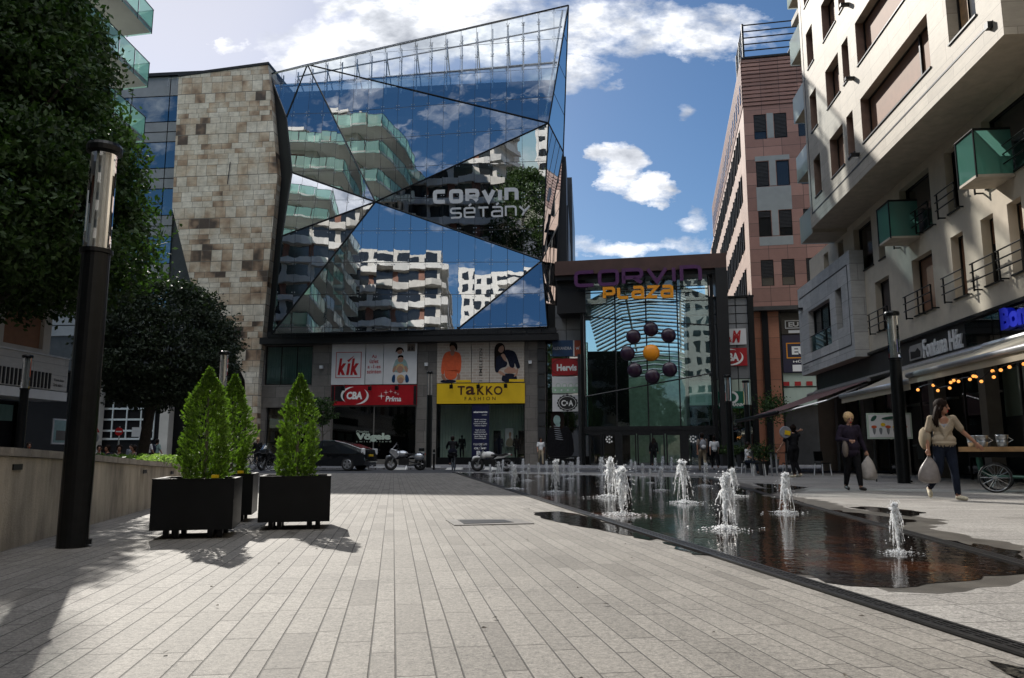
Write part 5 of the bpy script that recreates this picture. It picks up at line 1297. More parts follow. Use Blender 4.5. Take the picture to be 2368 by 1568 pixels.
b = MB(); pu = FL.px(133, 990, -1.8)[0]; b.fbox(FL, pu, pu + 1.3, 1.3, 2.6, -2.1, -2.05); b.build('poster_case', 'sign_white', lh)
b = MB(); b.fbox(FL, pu + .08, pu + 1.22, 1.38, 2.52, -2.05, -2.04); b.build('poster_sheet', 'cloth_mint', lh)
b = MB(); b.fbox(FL, pu + .25, pu + .95, 1.5, 2.0, -2.04, -2.03); b.build('poster_picture', 'dark_stone', lh)
# upper storeys
T0 = 5.4; FST = 3.0; TOP = 39.5; NF = 11
hl = []
for f in range(NF):
    z = 4.8 + FST * f
    for k in range(10):
        u = uE - 3.6 - k * 4.2; hl.append((u, u + 2.5, z + .7 if f else z + .9, z + 2.75))
b = MB(); wall(b, FL, -8, uE - .6, T0, TOP - 2.6, hl, -.6, .25); b.build('street_wall', 'offwhite', lh)
b = MB(); b.fbox(FL, -70, uE - .9, T0, TOP - 2.7, -16, -1.6); b.fbox(FL, -70, -8.01, T0, TOP - 6, -16, -.6); b.build('house_body', 'offwhite', lh)
b = MB(); b.fbox(FL, 5, uE - 3, TOP - 2.7, TOP, -15, -3.2); b.build('penthouse', 'white_render', lh)
b = MB(); b.fbox(FL, uE - 9, uE - 6, TOP - 2.7, TOP + .6, -3.1, -1.2); b.fbox(FL, 14, 17, TOP - 2.7, TOP + .4, -3.1, -1.2); b.build('roof_box', 'copper', lh)
for k in range(4): 
    b = MB(); b.fbox(FL, 8 + k * 6, 10 + k * 6, TOP, TOP + .8, -9, -6); b.build('roof_unit', 'grey_clad', lh)
for i, h in enumerate(hl):
    if i % 10 > 8: continue
    b = MB(); b.quad(FL.p(h[0], h[2], -.8), FL.p(h[1], h[2], -.8), FL.p(h[1], h[3], -.8), FL.p(h[0], h[3], -.8)); o = b.build('window', 'window_dark' if (i * 7) % 5 else 'blind_brown', lh)
# end wall towards the mall, facing +Y
FN = Frame(tuple(FL.p(uE - .6, 0, -.6)), 174.4)
b = MB(); en = []
for f in range(NF):
    for k in range(3): en.append((1.2 + k * 4.6, 3.9 + k * 4.6, 5.5 + FST * f, 7.5 + FST * f))
wall(b, FN, 0, 15.4, T0, TOP - 2.6, en, 0, .25); b.build('end_wall', 'white_render', lh)
for i, h in enumerate(en):
    b = MB(); b.quad(FN.p(h[0], h[2], -.2), FN.p(h[1], h[2], -.2), FN.p(h[1], h[3], -.2), FN.p(h[0], h[3], -.2)); b.build('end_window', ('window_dark', 'blind_brown', 'window_dark', 'copper')[i % 4], lh)
def balcony(pts, z, m='frit_green', gh=1.05):
    """slab over a plan polygon; every edge but the wall side carries glass"""
    s = MB(); s.prism([Vector((x, y, z)) for x, y in pts], (0, 0, .2)); o = s.build('balcony', 'white_render', lh)
    g, r = MB(), MB()
    for i in range(len(pts) - 1):
        a, c = Vector((*pts[i], 0)), Vector((*pts[i + 1], 0)); L = (c - a).length; n = max(1, round(L / 1.6))
        for k in range(n):
            p, q = a.lerp(c, k / n + .006), a.lerp(c, (k + 1) / n - .006); g.quad(p + Vector((0, 0, z - .08)), q + Vector((0, 0, z - .08)), q + Vector((0, 0, z + gh + .2)), p + Vector((0, 0, z + gh + .2)))
            r.tube([p + Vector((0, 0, z - .1)), p + Vector((0, 0, z + gh + .2))], .025, 4)
        r.tube([a + Vector((0, 0, z + gh + .22)), c + Vector((0, 0, z + gh + .22))], .03, 4)
    g.build('balcony_glass', m, o); r.build('balcony_rail', 'black_metal', o)
def xy(F, u, w): p = F.p(u, 0, w); return (p.x, p.y)
for f in range(NF):
    z = 7.8 + FST * f
    if z > TOP - 3.5: break
    s = 1 if f % 2 else -1
    # corner balcony that wraps round the end of the house
    balcony([xy(FN, 14.5, .02), xy(FN, 14.5, 1.3), xy(FN, 10.5, 1.9 + .2 * s), xy(FN, 6.2, 1.2), xy(FN, 3.0, 2.0), xy(FN, -3.1, 1.4), xy(FL, uE - 5.0, 2.9), xy(FL, uE - 9.5, 2.2), xy(FL, uE - 9.5, -.58), xy(FL, uE - .62, -.58)], z)
    balcony([xy(FL, uE - 11.5, -.58), xy(FL, uE - 11.5, 1.2 + .3 * s), xy(FL, uE - 16, 1.9), xy(FL, uE - 20, 1.2), xy(FL, uE - 24, 1.8), xy(FL, uE - 24, -.58)], z, 'frit_white' if f < 5 else 'frit_green')
    balcony([xy(FL, uE - 26, -.58), xy(FL, uE - 26, 1.5 - .2 * s), xy(FL, uE - 31, 1.1), xy(FL, uE - 38, 1.7), xy(FL, uE - 38, -.58)], z, 'frit_white')
# ================================================================ the street behind the viewer (seen in the mirror glass)
wt = thing('apartment_tower', 'tall white apartment tower with striped balconies closing the street behind the viewer', 'apartment tower', (-6, -105, 0))
b = MB(); b.box((-5, -85, 29), (22, 14, 58)); b.build('tower_wall', 'white_render', wt)
for k in range(17):
    z = 5 + k * 3.1
    b = MB(); b.prism([(-7, -78, z), (-7, -76.6, z), (-3.5, -75.9, z), (0, -76.8, z), (3, -76.2, z), (3, -78, z)], (0, 0, 1.15)); b.build('balcony', 'white_render', wt)
    b = MB(); b.box((-2, -77.98, z + 1.75), (10, .06, 1.4)); b.build('balcony_window', 'window_dark', wt)
    b = MB()
    for x in (-14.4, -11.8, -9.2): b.box((x, -77.97, z + 1.6), (1.5, .06, 1.6))
    b.build('window', 'window_dark', wt)
bb = thing('street_house', 'cream house with dark window rows continuing the left side behind the viewer', 'house', tuple(FL.p(-40, 0, -5)))
b = MB(); b.fbox(FL, -75, -10, 0, 24, -15, .4); b.build('house_wall', 'offwhite', bb)
for f in range(7):
    for k in range(10):
        u = -15 - k * 6; b = MB(); b.fbox(FL, u, u + 3.4, 3.9 + f * 2.9, 5.7 + f * 2.9, .40, .44); b.build('window', 'window_dark', bb)
# block that steps forward on the left behind the viewer, with white balcony bands
sb_ = thing('corner_house', 'pale corner house with wavy white balcony bands behind the viewer on the left', 'house', (-24, -25, 0))
FQ = Frame((-12.5, -8, 0), 176)
b = MB(); b.fbox(FQ, 0, 22, 0, 38, -40, 0); b.build('house_wall', 'offwhite', sb_)
for k in range(11):
    z = 4.2 + 3.05 * k; s = 1 if k % 2 else -1
    b = MB(); b.fbox(FQ, .6, 21, z + .95, z + 2.85, .0, .03); b.build('window_band', 'window_dark', sb_)
    b = MB(); b.prism([FQ.p(u, z, w) for u, w in ((-1.2, -30), (-1.2, .6), (1.5, 1.2 + .25 * s), (5, .7), (8.5, 1.4 - .25 * s), (12, .8), (16, 1.4), (21.5, .8), (21.5, .04), (.04, .04), (.04, -30))], (0, 0, 1.0)); b.build('balcony', 'white_render' if k % 3 else 'offwhite', sb_)
    b = MB(); 
    for u in (2.6, 6.4, 10.2, 14, 17.8): b.fbox(FQ, u, u + .9, z + 1.02, z + 3.0, .03, .06)
    b.build('window_pier', 'copper' if k % 2 else 'offwhite', sb_)
bh_ = thing('brick_house', 'brown brick house closing the right end of the street behind the viewer', 'house', (14, -60, 0))
b = MB(); b.box((16, -62, 14), (26, 16, 28)); b.build('house_wall', 'copper', bh_)
for k in range(8):
    b = MB()
    for x in range(8): b.box((5.5 + x * 3, -53.97, 3 + k * 3.2), (1.6, .06, 1.8))
    b.build('window_row', 'window_dark', bh_)
# ================================================================ trees
def leaves(b, pts, size, up=.35, asp=.55):
    for p in pts:
        n = Vector((random.gauss(0, 1), random.gauss(0, 1), random.gauss(0, 1) + up)).normalized()
        a = n.orthogonal().normalized(); a = Matrix.Rotation(random.uniform(0, 2 * PI), 3, n) @ a; c = n.cross(a); s = size * random.uniform(.65, 1.25)
        b.quad(p - a * s, p + c * s * asp + n * s * .12, p + a * s, p - c * s * asp + n * s * .12)
def crown_pts(n, rad, clusters, spread, zlo, zhi, centre, shell=.55):
    """leaf positions in clumps spread through the volume of a lathe-like crown rad(z)"""
    out = []; cs = []
    while len(cs) < clusters:
        z = random.uniform(zlo, zhi); r = rad(z)
        if r <= .05 or random.random() > r / 3.8 + .15: continue
        k = 1 - (1 - shell) * random.random() ** 1.4; th = random.uniform(0, 2 * PI)
        cs.append(Vector((centre[0] + r * k * math.cos(th), centre[1] + r * k * math.sin(th), z)))
    per = n // clusters
    for c in cs:
        s = spread * random.uniform(.6, 1.3)
        for _ in range(per):
            out.append(c + Vector([max(-1.7, min(1.7, random.gauss(0, 1))) * q for q in (s, s, s * .55)]))
    return out
def limbs(b, base, top, r0, n, reach, up, rng, zmin=.35):
    b.tube([base, base.lerp(top, .35) + Vector((rng.uniform(-.1, .1), rng.uniform(-.1, .1), 0)), base.lerp(top, .7) + Vector((rng.uniform(-.15, .15), rng.uniform(-.15, .15), 0)), top], [r0, r0 * .8, r0 * .5, r0 * .15], 9)
    for k in range(n):
        t0 = zmin + (1 - zmin) * k / n; p = base.lerp(top, t0); th = k * 2.4 + rng.uniform(-.4, .4); L = reach * (1.1 - .6 * t0) * rng.uniform(.7, 1.1)
        q = p + Vector((math.cos(th) * L * .5, math.sin(th) * L * .5, up * L * .55)); e = p + Vector((math.cos(th) * L, math.sin(th) * L, up * L * .9)); r = r0 * (.5 - .3 * t0)
        b.tube([p, q, e], [r, r * .6, r * .2], 6)
        for s in (-1, 1):
            e2 = q + Vector((math.cos(th + .7 * s) * L * .45, math.sin(th + .7 * s) * L * .45, up * L * .5)); b.tube([q, e2], [r * .5, r * .15], 5)
def tree(name, label, base, top, r0, pts, size, lm, bm='bark', nl=14, reach=2.5, up=.7, group=None, seed=1, zmin=.35):
    t_ = thing(name, label, 'tree', tuple(base), group); rng = random.Random(seed)
    b = MB(); limbs(b, Vector(base), Vector(top), r0, nl, reach, up, rng, zmin); b.build('trunk', bm, t_, smooth=True)
    b = MB(); leaves(b, pts, size); b.build('crown', lm, t_); return t_
random.seed(11)
def bigr(z):
    return {True: 0}.get(z < 3.4 or z > 12.6, None) if (z < 3.4 or z > 12.6) else (1.9 + 1.0 * (z - 3.4) if z < 4.4 else 2.9 - (z - 4.4) * .31)
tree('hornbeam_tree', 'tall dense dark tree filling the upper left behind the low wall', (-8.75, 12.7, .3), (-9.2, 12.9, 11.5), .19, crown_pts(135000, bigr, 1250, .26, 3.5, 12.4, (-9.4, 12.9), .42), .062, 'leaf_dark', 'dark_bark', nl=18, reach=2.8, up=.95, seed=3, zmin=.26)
random.seed(12)
def roundr(z): 
    k = (z - 3.9) / 2.25; return 2.12 * math.sqrt(max(0, 1 - k * k)) if z > 3.9 else 2.12 * math.sqrt(max(0, 1 - ((3.9 - z) / 1.7) ** 2))
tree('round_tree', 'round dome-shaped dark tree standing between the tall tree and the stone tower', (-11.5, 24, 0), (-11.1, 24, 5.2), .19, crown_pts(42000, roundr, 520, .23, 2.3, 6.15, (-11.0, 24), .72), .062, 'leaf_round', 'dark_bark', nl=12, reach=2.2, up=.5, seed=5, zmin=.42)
random.seed(13)
tree('street_tree', 'small thin tree in front of the shop pier behind the right potted conifer', (-11.1, 45, 0), (-11.0, 45, 3.6), .05, crown_pts(1800, lambda z: .62 * math.sqrt(max(0, 1 - ((z - 3.3) / .9) ** 2)), 50, .16, 2.5, 4.1, (-11.0, 45), .3), .08, 'leaf_dark', nl=8, reach=.9, seed=6, zmin=.5)
random.seed(14)
for k, (x, y, h) in enumerate(((-7, -18, 9), (3, -24, 10), (-8.6, -8.5, 24))):
    tree('plane_tree', ('bushy green tree on the promenade just behind the viewer, left', 'bushy green tree on the promenade behind the viewer, right', 'very tall green tree close behind the viewer on the left')[k], (x, y, 0), (x, y, h * .8), .2, crown_pts(9000 if k < 2 else 26000, lambda z: (3.4 if k < 2 else 5.4) * math.sqrt(max(0, 1 - ((z - h * .62) / (h * .4)) ** 2)), (160 if k < 2 else 520), (.4 if k < 2 else .62), 2.4, h, (x, y), .4), .2, 'leaf_hedge', nl=8, reach=2.5, seed=20 + k, group='trees on the promenade behind the viewer')
# hedge and pale ground cover on the bed
random.seed(15)
b = MB(); pts = []
for _ in range(9000):
    k = random.random(); p = Vector((-5.75, 11.6, 0)).lerp(Vector((-8.1, 17.0, 0)), k); pts.append(p + Vector((random.uniform(-1.5, .1), random.uniform(-.3, .3), .60 + random.uniform(-.1, .20) - .1 * k)))
leaves(b, pts, .045); o = b.build('hedge', 'leaf_hedge'); tag(o, 'low dark green hedge along the top of the concrete wall', 'hedge', kind='stuff')
b = MB(); pts = []
for _ in range(1500):
    k = random.random(); p = Vector((-5.62, 12.2, 0)).lerp(Vector((-6.0, 13.9, 0)), k); pts.append(p + Vector((random.uniform(-.30, .12), random.uniform(-.2, .2), .68 - .07 * k + random.uniform(-.06, .14) * math.sin(PI * k) ** .5)))
leaves(b, pts, .042); o = b.build('ivy', 'leaf_ivy'); tag(o, 'pale variegated ivy spilling over the coping of the concrete wall', 'ivy', kind='stuff')
# ================================================================ planters with conifers
def planter_proto():
    t_ = thing('planter', 'black square planter box on short feet at the front left, holding a conifer', 'planter', (0, 0, 0), 'black planter boxes')
    b = MB(); s, z0_, z1_, th = .37, .085, .56, .03
    for a, c, d, e in ((-s, s, -s, -s + th), (-s, s, s - th, s), (-s, -s + th, -s + th, s - th), (s - th, s, -s + th, s - th)): b.box(((a + c) / 2, (d + e) / 2, (z0_ + z1_) / 2), (c - a, e - d, z1_ - z0_))
    b.box((0, 0, z0_ + .02), (2 * s - .07, 2 * s - .07, .03)); b.build('box', 'planter', t_)
    b = MB(); b.box((0, 0, z1_ - .06), (2 * s - 2 * th, 2 * s - 2 * th, .04)); b.build('soil', 'soil', t_)
    b = MB(); r = s + .004
    for a, c, d, e in ((-r, r, -r, -r + .045), (-r, r, r - .045, r), (-r, -r + .045, -r + .045, r - .045), (r - .045, r, -r + .045, r - .045)): b.box(((a + c) / 2, (d + e) / 2, z1_ + .004), (c - a, e - d, .007))
    b.build('rim', 'planter', t_)
    for x in (-.2, .2):
        for y in (-.22, .22):
            for q in (-.045, .045):
                b = MB(); b.box((x + q, y, .043), (.05, .06, .085)); b.build('foot', 'black_metal', t_)
    return t_
pl0 = planter_proto(); ang = math.radians(13.4)
ppos = [(-3.135, 7.84), (-3.536, 9.594), (-2.406, 8.726)]
plab = [None, 'black square planter box at the back, mostly hidden between the other two', 'black square planter box at the right, nearest the middle of the plaza']
for k, (x, y) in enumerate(ppos):
    if k == 0: pl0.location = (x, y, 0); pl0.rotation_euler = (0, 0, ang)
    else: copy_thing(pl0, (x, y, 0), ang, plab[k])
b = MB(); b.box((-2.90, 7.62, .585), (.06, .045, .03)); o = b.build('amber_reflector', 'sign_yellow'); tag(o, 'small amber block on the rim of the front left planter', 'reflector')
o2 = o.copy(); COL.objects.link(o2); o2.location = (-3.26, 9.36, .572); o2['label'] = 'small amber block on the rim of the back planter'
def thuja(n, h, w_, seed):
    """cone of many flat upright sprays, set in lumps so the outline is ragged"""
    rnd = random.Random(seed); b = MB()
    def rad(z): k = z / h; return w_ * (.72 + .80 * k if k < .35 else max(0.0, 1.0 - ((k - .35) / .65) ** 1.75) + .03)
    for i in range(n // 9):
        z = h * .985 * rnd.random() ** 1.12; th = rnd.uniform(0, 2 * PI)
        lump = 1 + .17 * math.sin(th * 2 + z * 9 + seed) + .13 * math.sin(th * 5 - z * 15 + seed) + .10 * math.sin(z * 27 + th * 3); z += .05 * math.sin(th * 4 + seed)
        k = .30 + .70 * rnd.random() ** .45; r = rad(z) * lump * k; base = Vector((r * math.cos(th), r * math.sin(th), z + .02))
        o = Vector((math.cos(th), math.sin(th), 0)); d = (o * rnd.uniform(.45, 1.1) + Vector((0, 0, rnd.uniform(.35, 1.0))) + Vector((rnd.uniform(-.4, .4), rnd.uniform(-.4, .4), 0))).normalized()
        L = rnd.uniform(.035, .07) * (1.15 - .5 * z / h); side = d.cross(Vector((rnd.uniform(-1, 1), rnd.uniform(-1, 1), rnd.uniform(-.3, .3)))).normalized()
        for j in range(5):
            f = j / 5; p = base + d * L * f
            for s in (-1, 1):
                e = (d * .9 + side * s * .8).normalized() * (.0165 * (1 - f * .45)); wv = d.cross(side) * rnd.uniform(-.004, .004) + (d - side * s).normalized() * .0058
                b.quad(p, p + e * .5 + wv, p + e * 1.25, p + e * .5 - wv)
    return b
th0 = None
tpos = [(-3.10, 7.84, .5, 1.0, .0, 'bright green cone-shaped conifer in the front left planter'), (-3.47, 9.60, .5, 1.13, 2.1, 'narrower darker conifer in the back planter between the other two'), (-2.41, 8.73, .5, 1.04, 4.0, 'bright green slender conifer in the right planter')]
for k, (x, y, z, s, rz_, lb) in enumerate(tpos):
    t_ = thing('conifer', lb, 'conifer', (0, 0, 0), 'potted conifers')
    b = MB(); b.tube([(0, 0, 0), (.01, 0, .4), (0, 0, .9)], [.025, .018, .006], 7); b.build('trunk', 'bark', t_)
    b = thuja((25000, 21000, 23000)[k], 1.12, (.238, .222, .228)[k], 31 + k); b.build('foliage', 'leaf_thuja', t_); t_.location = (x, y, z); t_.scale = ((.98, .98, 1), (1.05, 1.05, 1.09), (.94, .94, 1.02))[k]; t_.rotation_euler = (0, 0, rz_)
# ================================================================ lamp posts
def lamp_proto():
    t_ = thing('street_lamp', 'black column lamp with a clear glass tube head standing by the cream awning', 'street lamp', (0, 0, 0), 'column lamps with glass heads')
    b = MB(); b.lathe([(.168, 0), (.165, .02), (.158, 3.42)], seg=24); b.build('pole', 'black_metal', t_, smooth=False)
    b = MB(); b.lathe([(.16, 3.42), (.185, 3.42), (.185, 3.47), (.16, 3.47)], seg=24); b.build('collar', 'black_metal', t_)
    b = MB(); n = 28
    for k in range(n):
        a, c = 2 * PI * k / n, 2 * PI * (k + 1) / n; b.quad(*[(.15 * math.cos(q), .15 * math.sin(q), z) for q, z in ((a, 3.47), (c, 3.47), (c, 4.70), (a, 4.70))])
    b.build('glass_tube', 'lamp_glass', t_, smooth=True)
    b = MB()
    for k in range(10):
        a = 2 * PI * k / 10 + .2; b.tube([(.085 * math.cos(a), .085 * math.sin(a), 3.47), (.085 * math.cos(a), .085 * math.sin(a), 4.68)], .014 if k % 2 else .024, 5)
    b.tube([(0, 0, 3.47), (0, 0, 4.68)], .05, 8); b.build('reflector', 'lamp_reflector', t_)
    b = MB(); b.lathe([(.15, 4.66), (.20, 4.69), (.205, 4.75), (.19, 4.79), (.12, 4.81)], seg=24); b.build('cap', 'black_metal', t_)
    b = MB(); b.box((.17, -.05, .06), (.06, .05, .05)); b.box((.17, .03, .06), (.05, .04, .05)); b.build('anchor_bolt', 'black_metal', t_)
    return t_
glassy('lamp_glass', (.88, .92, .92), .16, .84, .0)
lp = lamp_proto(); lp.location = (10.78, 21.46, 0)
for x, y, s, lb in ((-3.82, 6.86, .765, 'big black column lamp with a glass tube head in the left foreground'), (-16.9, 26.6, .88, 'column lamp with a glass head in front of the ribbed stone fascia'), (-7.93, 21.0, .75, 'column lamp with a glass head rising behind the conifers beside the stone tower'), (12.2, 40, .96, 'column lamp with a glass head beside the green sign'), (10.75, 38.2, .98, 'column lamp with a glass head just right of the portal pillar')):
    copy_thing(lp, (x, y, 0), .4, lb, s)
st_ = thing('street_lamp', 'slim dark lamp post with twin glass tubes between the two big shop windows', 'street lamp', (-4.45, 41.5, 0))
b = MB(); b.lathe([(.16, 0), (.15, 3.95)], (-4.45, 41.5, 0), 14); b.build('pole', 'black_metal', st_)
b = MB()
for dx in (-.08, .08): b.tube([(-4.45 + dx, 41.5, 3.95), (-4.45 + dx, 41.5, 5.1)], .055, 8)
b.build('glass_tube', 'steel', st_)
b = MB()
for dx in (-.08, .08): b.lathe([(.06, 5.1), (.09, 5.12), (.09, 5.2), (.05, 5.24)], (-4.45 + dx, 41.5, 0), 10)
b.build('cap', 'black_metal', st_)
# ================================================================ fountain jets
def jet(seed, lean=.0):
    """one unit-high jet: foamy strands, blobs at the crest, drops and a splash ring"""
    rnd = random.Random(seed); random.seed(seed); b = MB()
    for s in range(9):
        th = rnd.uniform(0, 2 * PI); r0 = rnd.uniform(0, .018); top = rnd.uniform(.8, 1.0); pts, rs = [], []; dx, dy = math.cos(th), math.sin(th); n = 16
        for k in range(n + 1):
            f = k / n; wob = .014 * math.sin(f * 21 + s * 2) + rnd.uniform(-.008, .008); pts.append(Vector((dx * (r0 + wob + .035 * f) + lean * f * f, dy * (r0 + wob + .035 * f), f * top))); rs.append(.010 + .016 * f * rnd.uniform(.35, 1.5))
        b.tube(pts, rs, 5)
    for s in range(13):                     # falling skirts
        th = rnd.uniform(0, 2 * PI); R = rnd.uniform(.05, .16); zt = rnd.uniform(.65, .98); zb = rnd.uniform(.0, .55); n = 9; pts, rs = [], []
        for k in range(n + 1):
            f = k / n; z = zt - (zt - zb) * f * f; rr = .03 + R * f; pts.append(Vector((rr * math.cos(th) + lean * z + rnd.uniform(-.008, .008), rr * math.sin(th) + rnd.uniform(-.008, .008), z))); rs.append((.022 * (1 - f) + .004) * rnd.uniform(.4, 1.4))
        b.tube(pts, rs, 4)
    for s in range(34):
        z = 1.0 - abs(rnd.gauss(0, .13)); th = rnd.uniform(0, 2 * PI); r = rnd.uniform(0, .075); b.ball((r * math.cos(th) + lean * z, r * math.sin(th), z), rnd.uniform(.016, .042), 6, 4, (1, 1, rnd.uniform(.8, 1.5)), .35)
    for s in range(240):
        z = rnd.random() ** .8 * 1.05; th = rnd.uniform(0, 2 * PI); r = abs(rnd.gauss(0, .09 + .06 * (1 - z))); q = rnd.uniform(.004, .013); c = Vector((r * math.cos(th) + lean * z, r * math.sin(th), z)); b.add([c + Vector((q, 0, 0)), c + Vector((-q, q, 0)), c + Vector((-q, -q, 0)), c + Vector((0, 0, q * 2))], ((0, 1, 2), (0, 1, 3), (1, 2, 3), (2, 0, 3)))
    for s in range(260):
        th = rnd.uniform(0, 2 * PI); r = .04 + abs(rnd.gauss(0, .17)); z = max(0.004, .10 * math.exp(-r * 5) * rnd.random()); q = rnd.uniform(.006, .018); c = Vector((r * math.cos(th), r * math.sin(th), z + .006)); b.add([c + Vector((q, 0, 0)), c + Vector((-q, q, 0)), c + Vector((-q, -q, 0)), c + Vector((0, 0, q))], ((0, 1, 2), (0, 1, 3), (1, 2, 3), (2, 0, 3)))
    o = b.build('water_jet', 'foam_water'); o.data.transform(Matrix.Translation(o.location)); o.location = (0, 0, 0); return o
jm = [jet(51, .04), jet(52, -.03), jet(53, .02), jet(54, -.05)]
J = [(163, 118, 185, 0), (293, 135, 193, 0), (343, 120, 222, 0), (370, 105, 185, 0), (432, 118, 200, 0), (447, 138, 290, 'foaming jet in the sun, first sunlit jet from the left'), (500, 100, 182, 0), (530, 135, 235, 0), (597, 123, 210, 0), (650, 112, 190, 0),
     (706, 110, 312, 'tall sunlit jet, second from the left in the sunny row'), (757, 113, 200, 0), (795, 118, 225, 0), (815, 120, 195, 0), (848, 90, 185, 0), (1000, 90, 200, 0), (1038, 95, 343, 'thick tall jet overlapping a lower one in the middle of the fountain'), (1125, 155, 458, 'broad jet curling to one side, in front of the thick tall jet'),
     (1182, 105, 180, 0), (1213, 115, 190, 0), (1257, 130, 215, 0), (1303, 162, 250, 'low thin jet at the edge of the shade in the middle'), (1335, 95, 178, 0), (1380, 85, 175, 0), (1440, 88, 178, 0), (1372, 152, 300, 'short drooping jet between the low thin jet and the tall round-headed jet'), (1517, 115, 380, 'tall round-headed jet in the middle of the sunny floor'), (1648, 128, 270, 'slim jet standing beside the walking man with a backpack'),
     (1775, 195, 548, 'large jet with long falling strands, nearest of the middle jets'), (1832, 162, 335, 'jet half hidden behind the large jet with long strands'), (2160, 195, 443, 'jet between the large one and the lone nearest one, below the waitress')]
jets = [((1300 + x / 2.1527) / 1.2674, (1300 + yt / 2.1527) / 1.2674, (1300 + yb / 2.1527) / 1.2674, lb) for x, yt, yb, lb in J] + [(2078, 1167, 1282, 'lone water jet nearest the viewer at the right end of the wet floor')]
used = set(); rj = random.Random(5)
for k, (x, yt, yb, lb) in enumerate(jets):
    p = gp(x, yb); h = at(x, yt, p.y).z; i = k % 4; src = jm[i]
    if i in used: o = src.copy(); COL.objects.link(o)
    else: o = src; used.add(i)
    wv = h * rj.uniform(1.0, 1.35) * (1.25 if 'thick' in str(lb) or 'broad' in str(lb) else 1)
    o.location = (p.x, p.y, .01); o.scale = (wv, wv, h); o.rotation_euler = (0, 0, rj.uniform(0, 6.28))
    tag(o, (lb or 'small bluish jet in the shaded far rows of the fountain'), 'fountain jet', 'fountain jets on the wet floor')
# ================================================================ people
SKIN, TOP_, LEG_, SHOE, HAIR, X1 = 0, 1, 2, 3, 4, 5
class Fig:
    """a body grown as one skin over a posed skeleton; facing -Y, feet on z=0"""
    def __init__(s): s.b = MB(); s.pt = []
    def limb(s, pts, rs, m):
        pts = [Vector(p) for p in pts]; n0 = len(s.b.v); s.b.tube(pts, rs, 12)
        for p, r in zip(pts, rs): s.b.ball(p, r * .995, 12, 8)
        s.pt += [(v, m) for v in s.b.v[n0:]]
        for i in range(len(pts) - 1):
            for k in range(1, 8): 
                c = pts[i].lerp(pts[i + 1], k / 8); r = rs[i] + (rs[i + 1] - rs[i]) * k / 8; t = (pts[i + 1] - pts[i]).normalized(); a = t.orthogonal().normalized(); q = t.cross(a)
                s.pt += [(c + (a * math.cos(w) + q * math.sin(w)) * r, m) for w in (0, .8, 1.6, 2.4, 3.1, 3.9, 4.7, 5.5)]
        return s
    def blob(s, c, r, sc_, m, rot=None):
        n0 = len(s.b.v); s.b.ball((0, 0, 0), r, 18, 12, sc_)
        for i in range(n0, len(s.b.v)): s.b.v[i] = Vector(c) + (rot @ s.b.v[i] if rot else s.b.v[i])
        s.pt += [(v, m) for v in s.b.v[n0:]]; return s
    def hand(s, wrist, elbow, side, curl=.5, fist=False, th=1.0):
        """palm, four bent fingers of unequal length and a thumb leaving the side of the palm"""
        w = Vector(wrist); d = (w - Vector(elbow)).normalized(); a = d.cross(Vector((0, 1, 0))); a = a.normalized() if a.length > .2 else Vector((1, 0, 0)); n = d.cross(a).normalized() * (-side if True else 1)
        s.limb([w, w + d * .045, w + d * .085], [.026, .032, .030], SKIN)
        for k, L in enumerate((.062, .074, .070, .054)):
            o = w + d * .085 + a * (-.027 + .018 * k); c = curl * (1.0 if not fist else 1.9)
            p1 = o + d * L * .45 + n * L * .15 * c; p2 = p1 + (d * math.cos(c) + n * math.sin(c)).normalized() * L * .34; p3 = p2 + (d * math.cos(c * 2) + n * math.sin(c * 2)).normalized() * L * .28
            s.limb([o, p1, p2, p3], [.0105, .0098, .009, .008], SKIN)
        o = w + d * .03 + a * (-.028) * 1.0; p1 = o - a * .022 + d * .028 + n * .012; p2 = p1 + d * .03 + n * .016
        s.limb([o, p1, p2], [.013, .011, .0095], SKIN); return s
    def skin(s, name, mats, parent, voxel, smooth=4):
        t_ = s.b; me = bpy.data.meshes.new('tmp'); me.from_pydata([tuple(v) for v in t_.v], [], t_.f); o = bpy.data.objects.new('tmp', me); COL.objects.link(o)
        r = o.modifiers.new('r', 'REMESH'); r.mode = 'VOXEL'; r.voxel_size = voxel; r.adaptivity = 0
        k = o.modifiers.new('s', 'SMOOTH'); k.factor = .5; k.iterations = smooth
        dg = bpy.context.evaluated_depsgraph_get(); m2 = bpy.data.meshes.new_from_object(o.evaluated_get(dg)); bpy.data.objects.remove(o); bpy.data.meshes.remove(me)
        kd = kdtree.KDTree(len(s.pt))
        for i, (v, m) in enumerate(s.pt): kd.insert(v, i)
        kd.balance(); m2.materials.clear()
        for m in mats: m2.materials.append(MATS[m])
        for p in m2.polygons: p.material_index = s.pt[kd.find(p.center)[1]][1]; p.use_smooth = True
        m2.name = name; q = bpy.data.objects.new(name, m2); COL.objects.link(q); q.parent = parent; return q
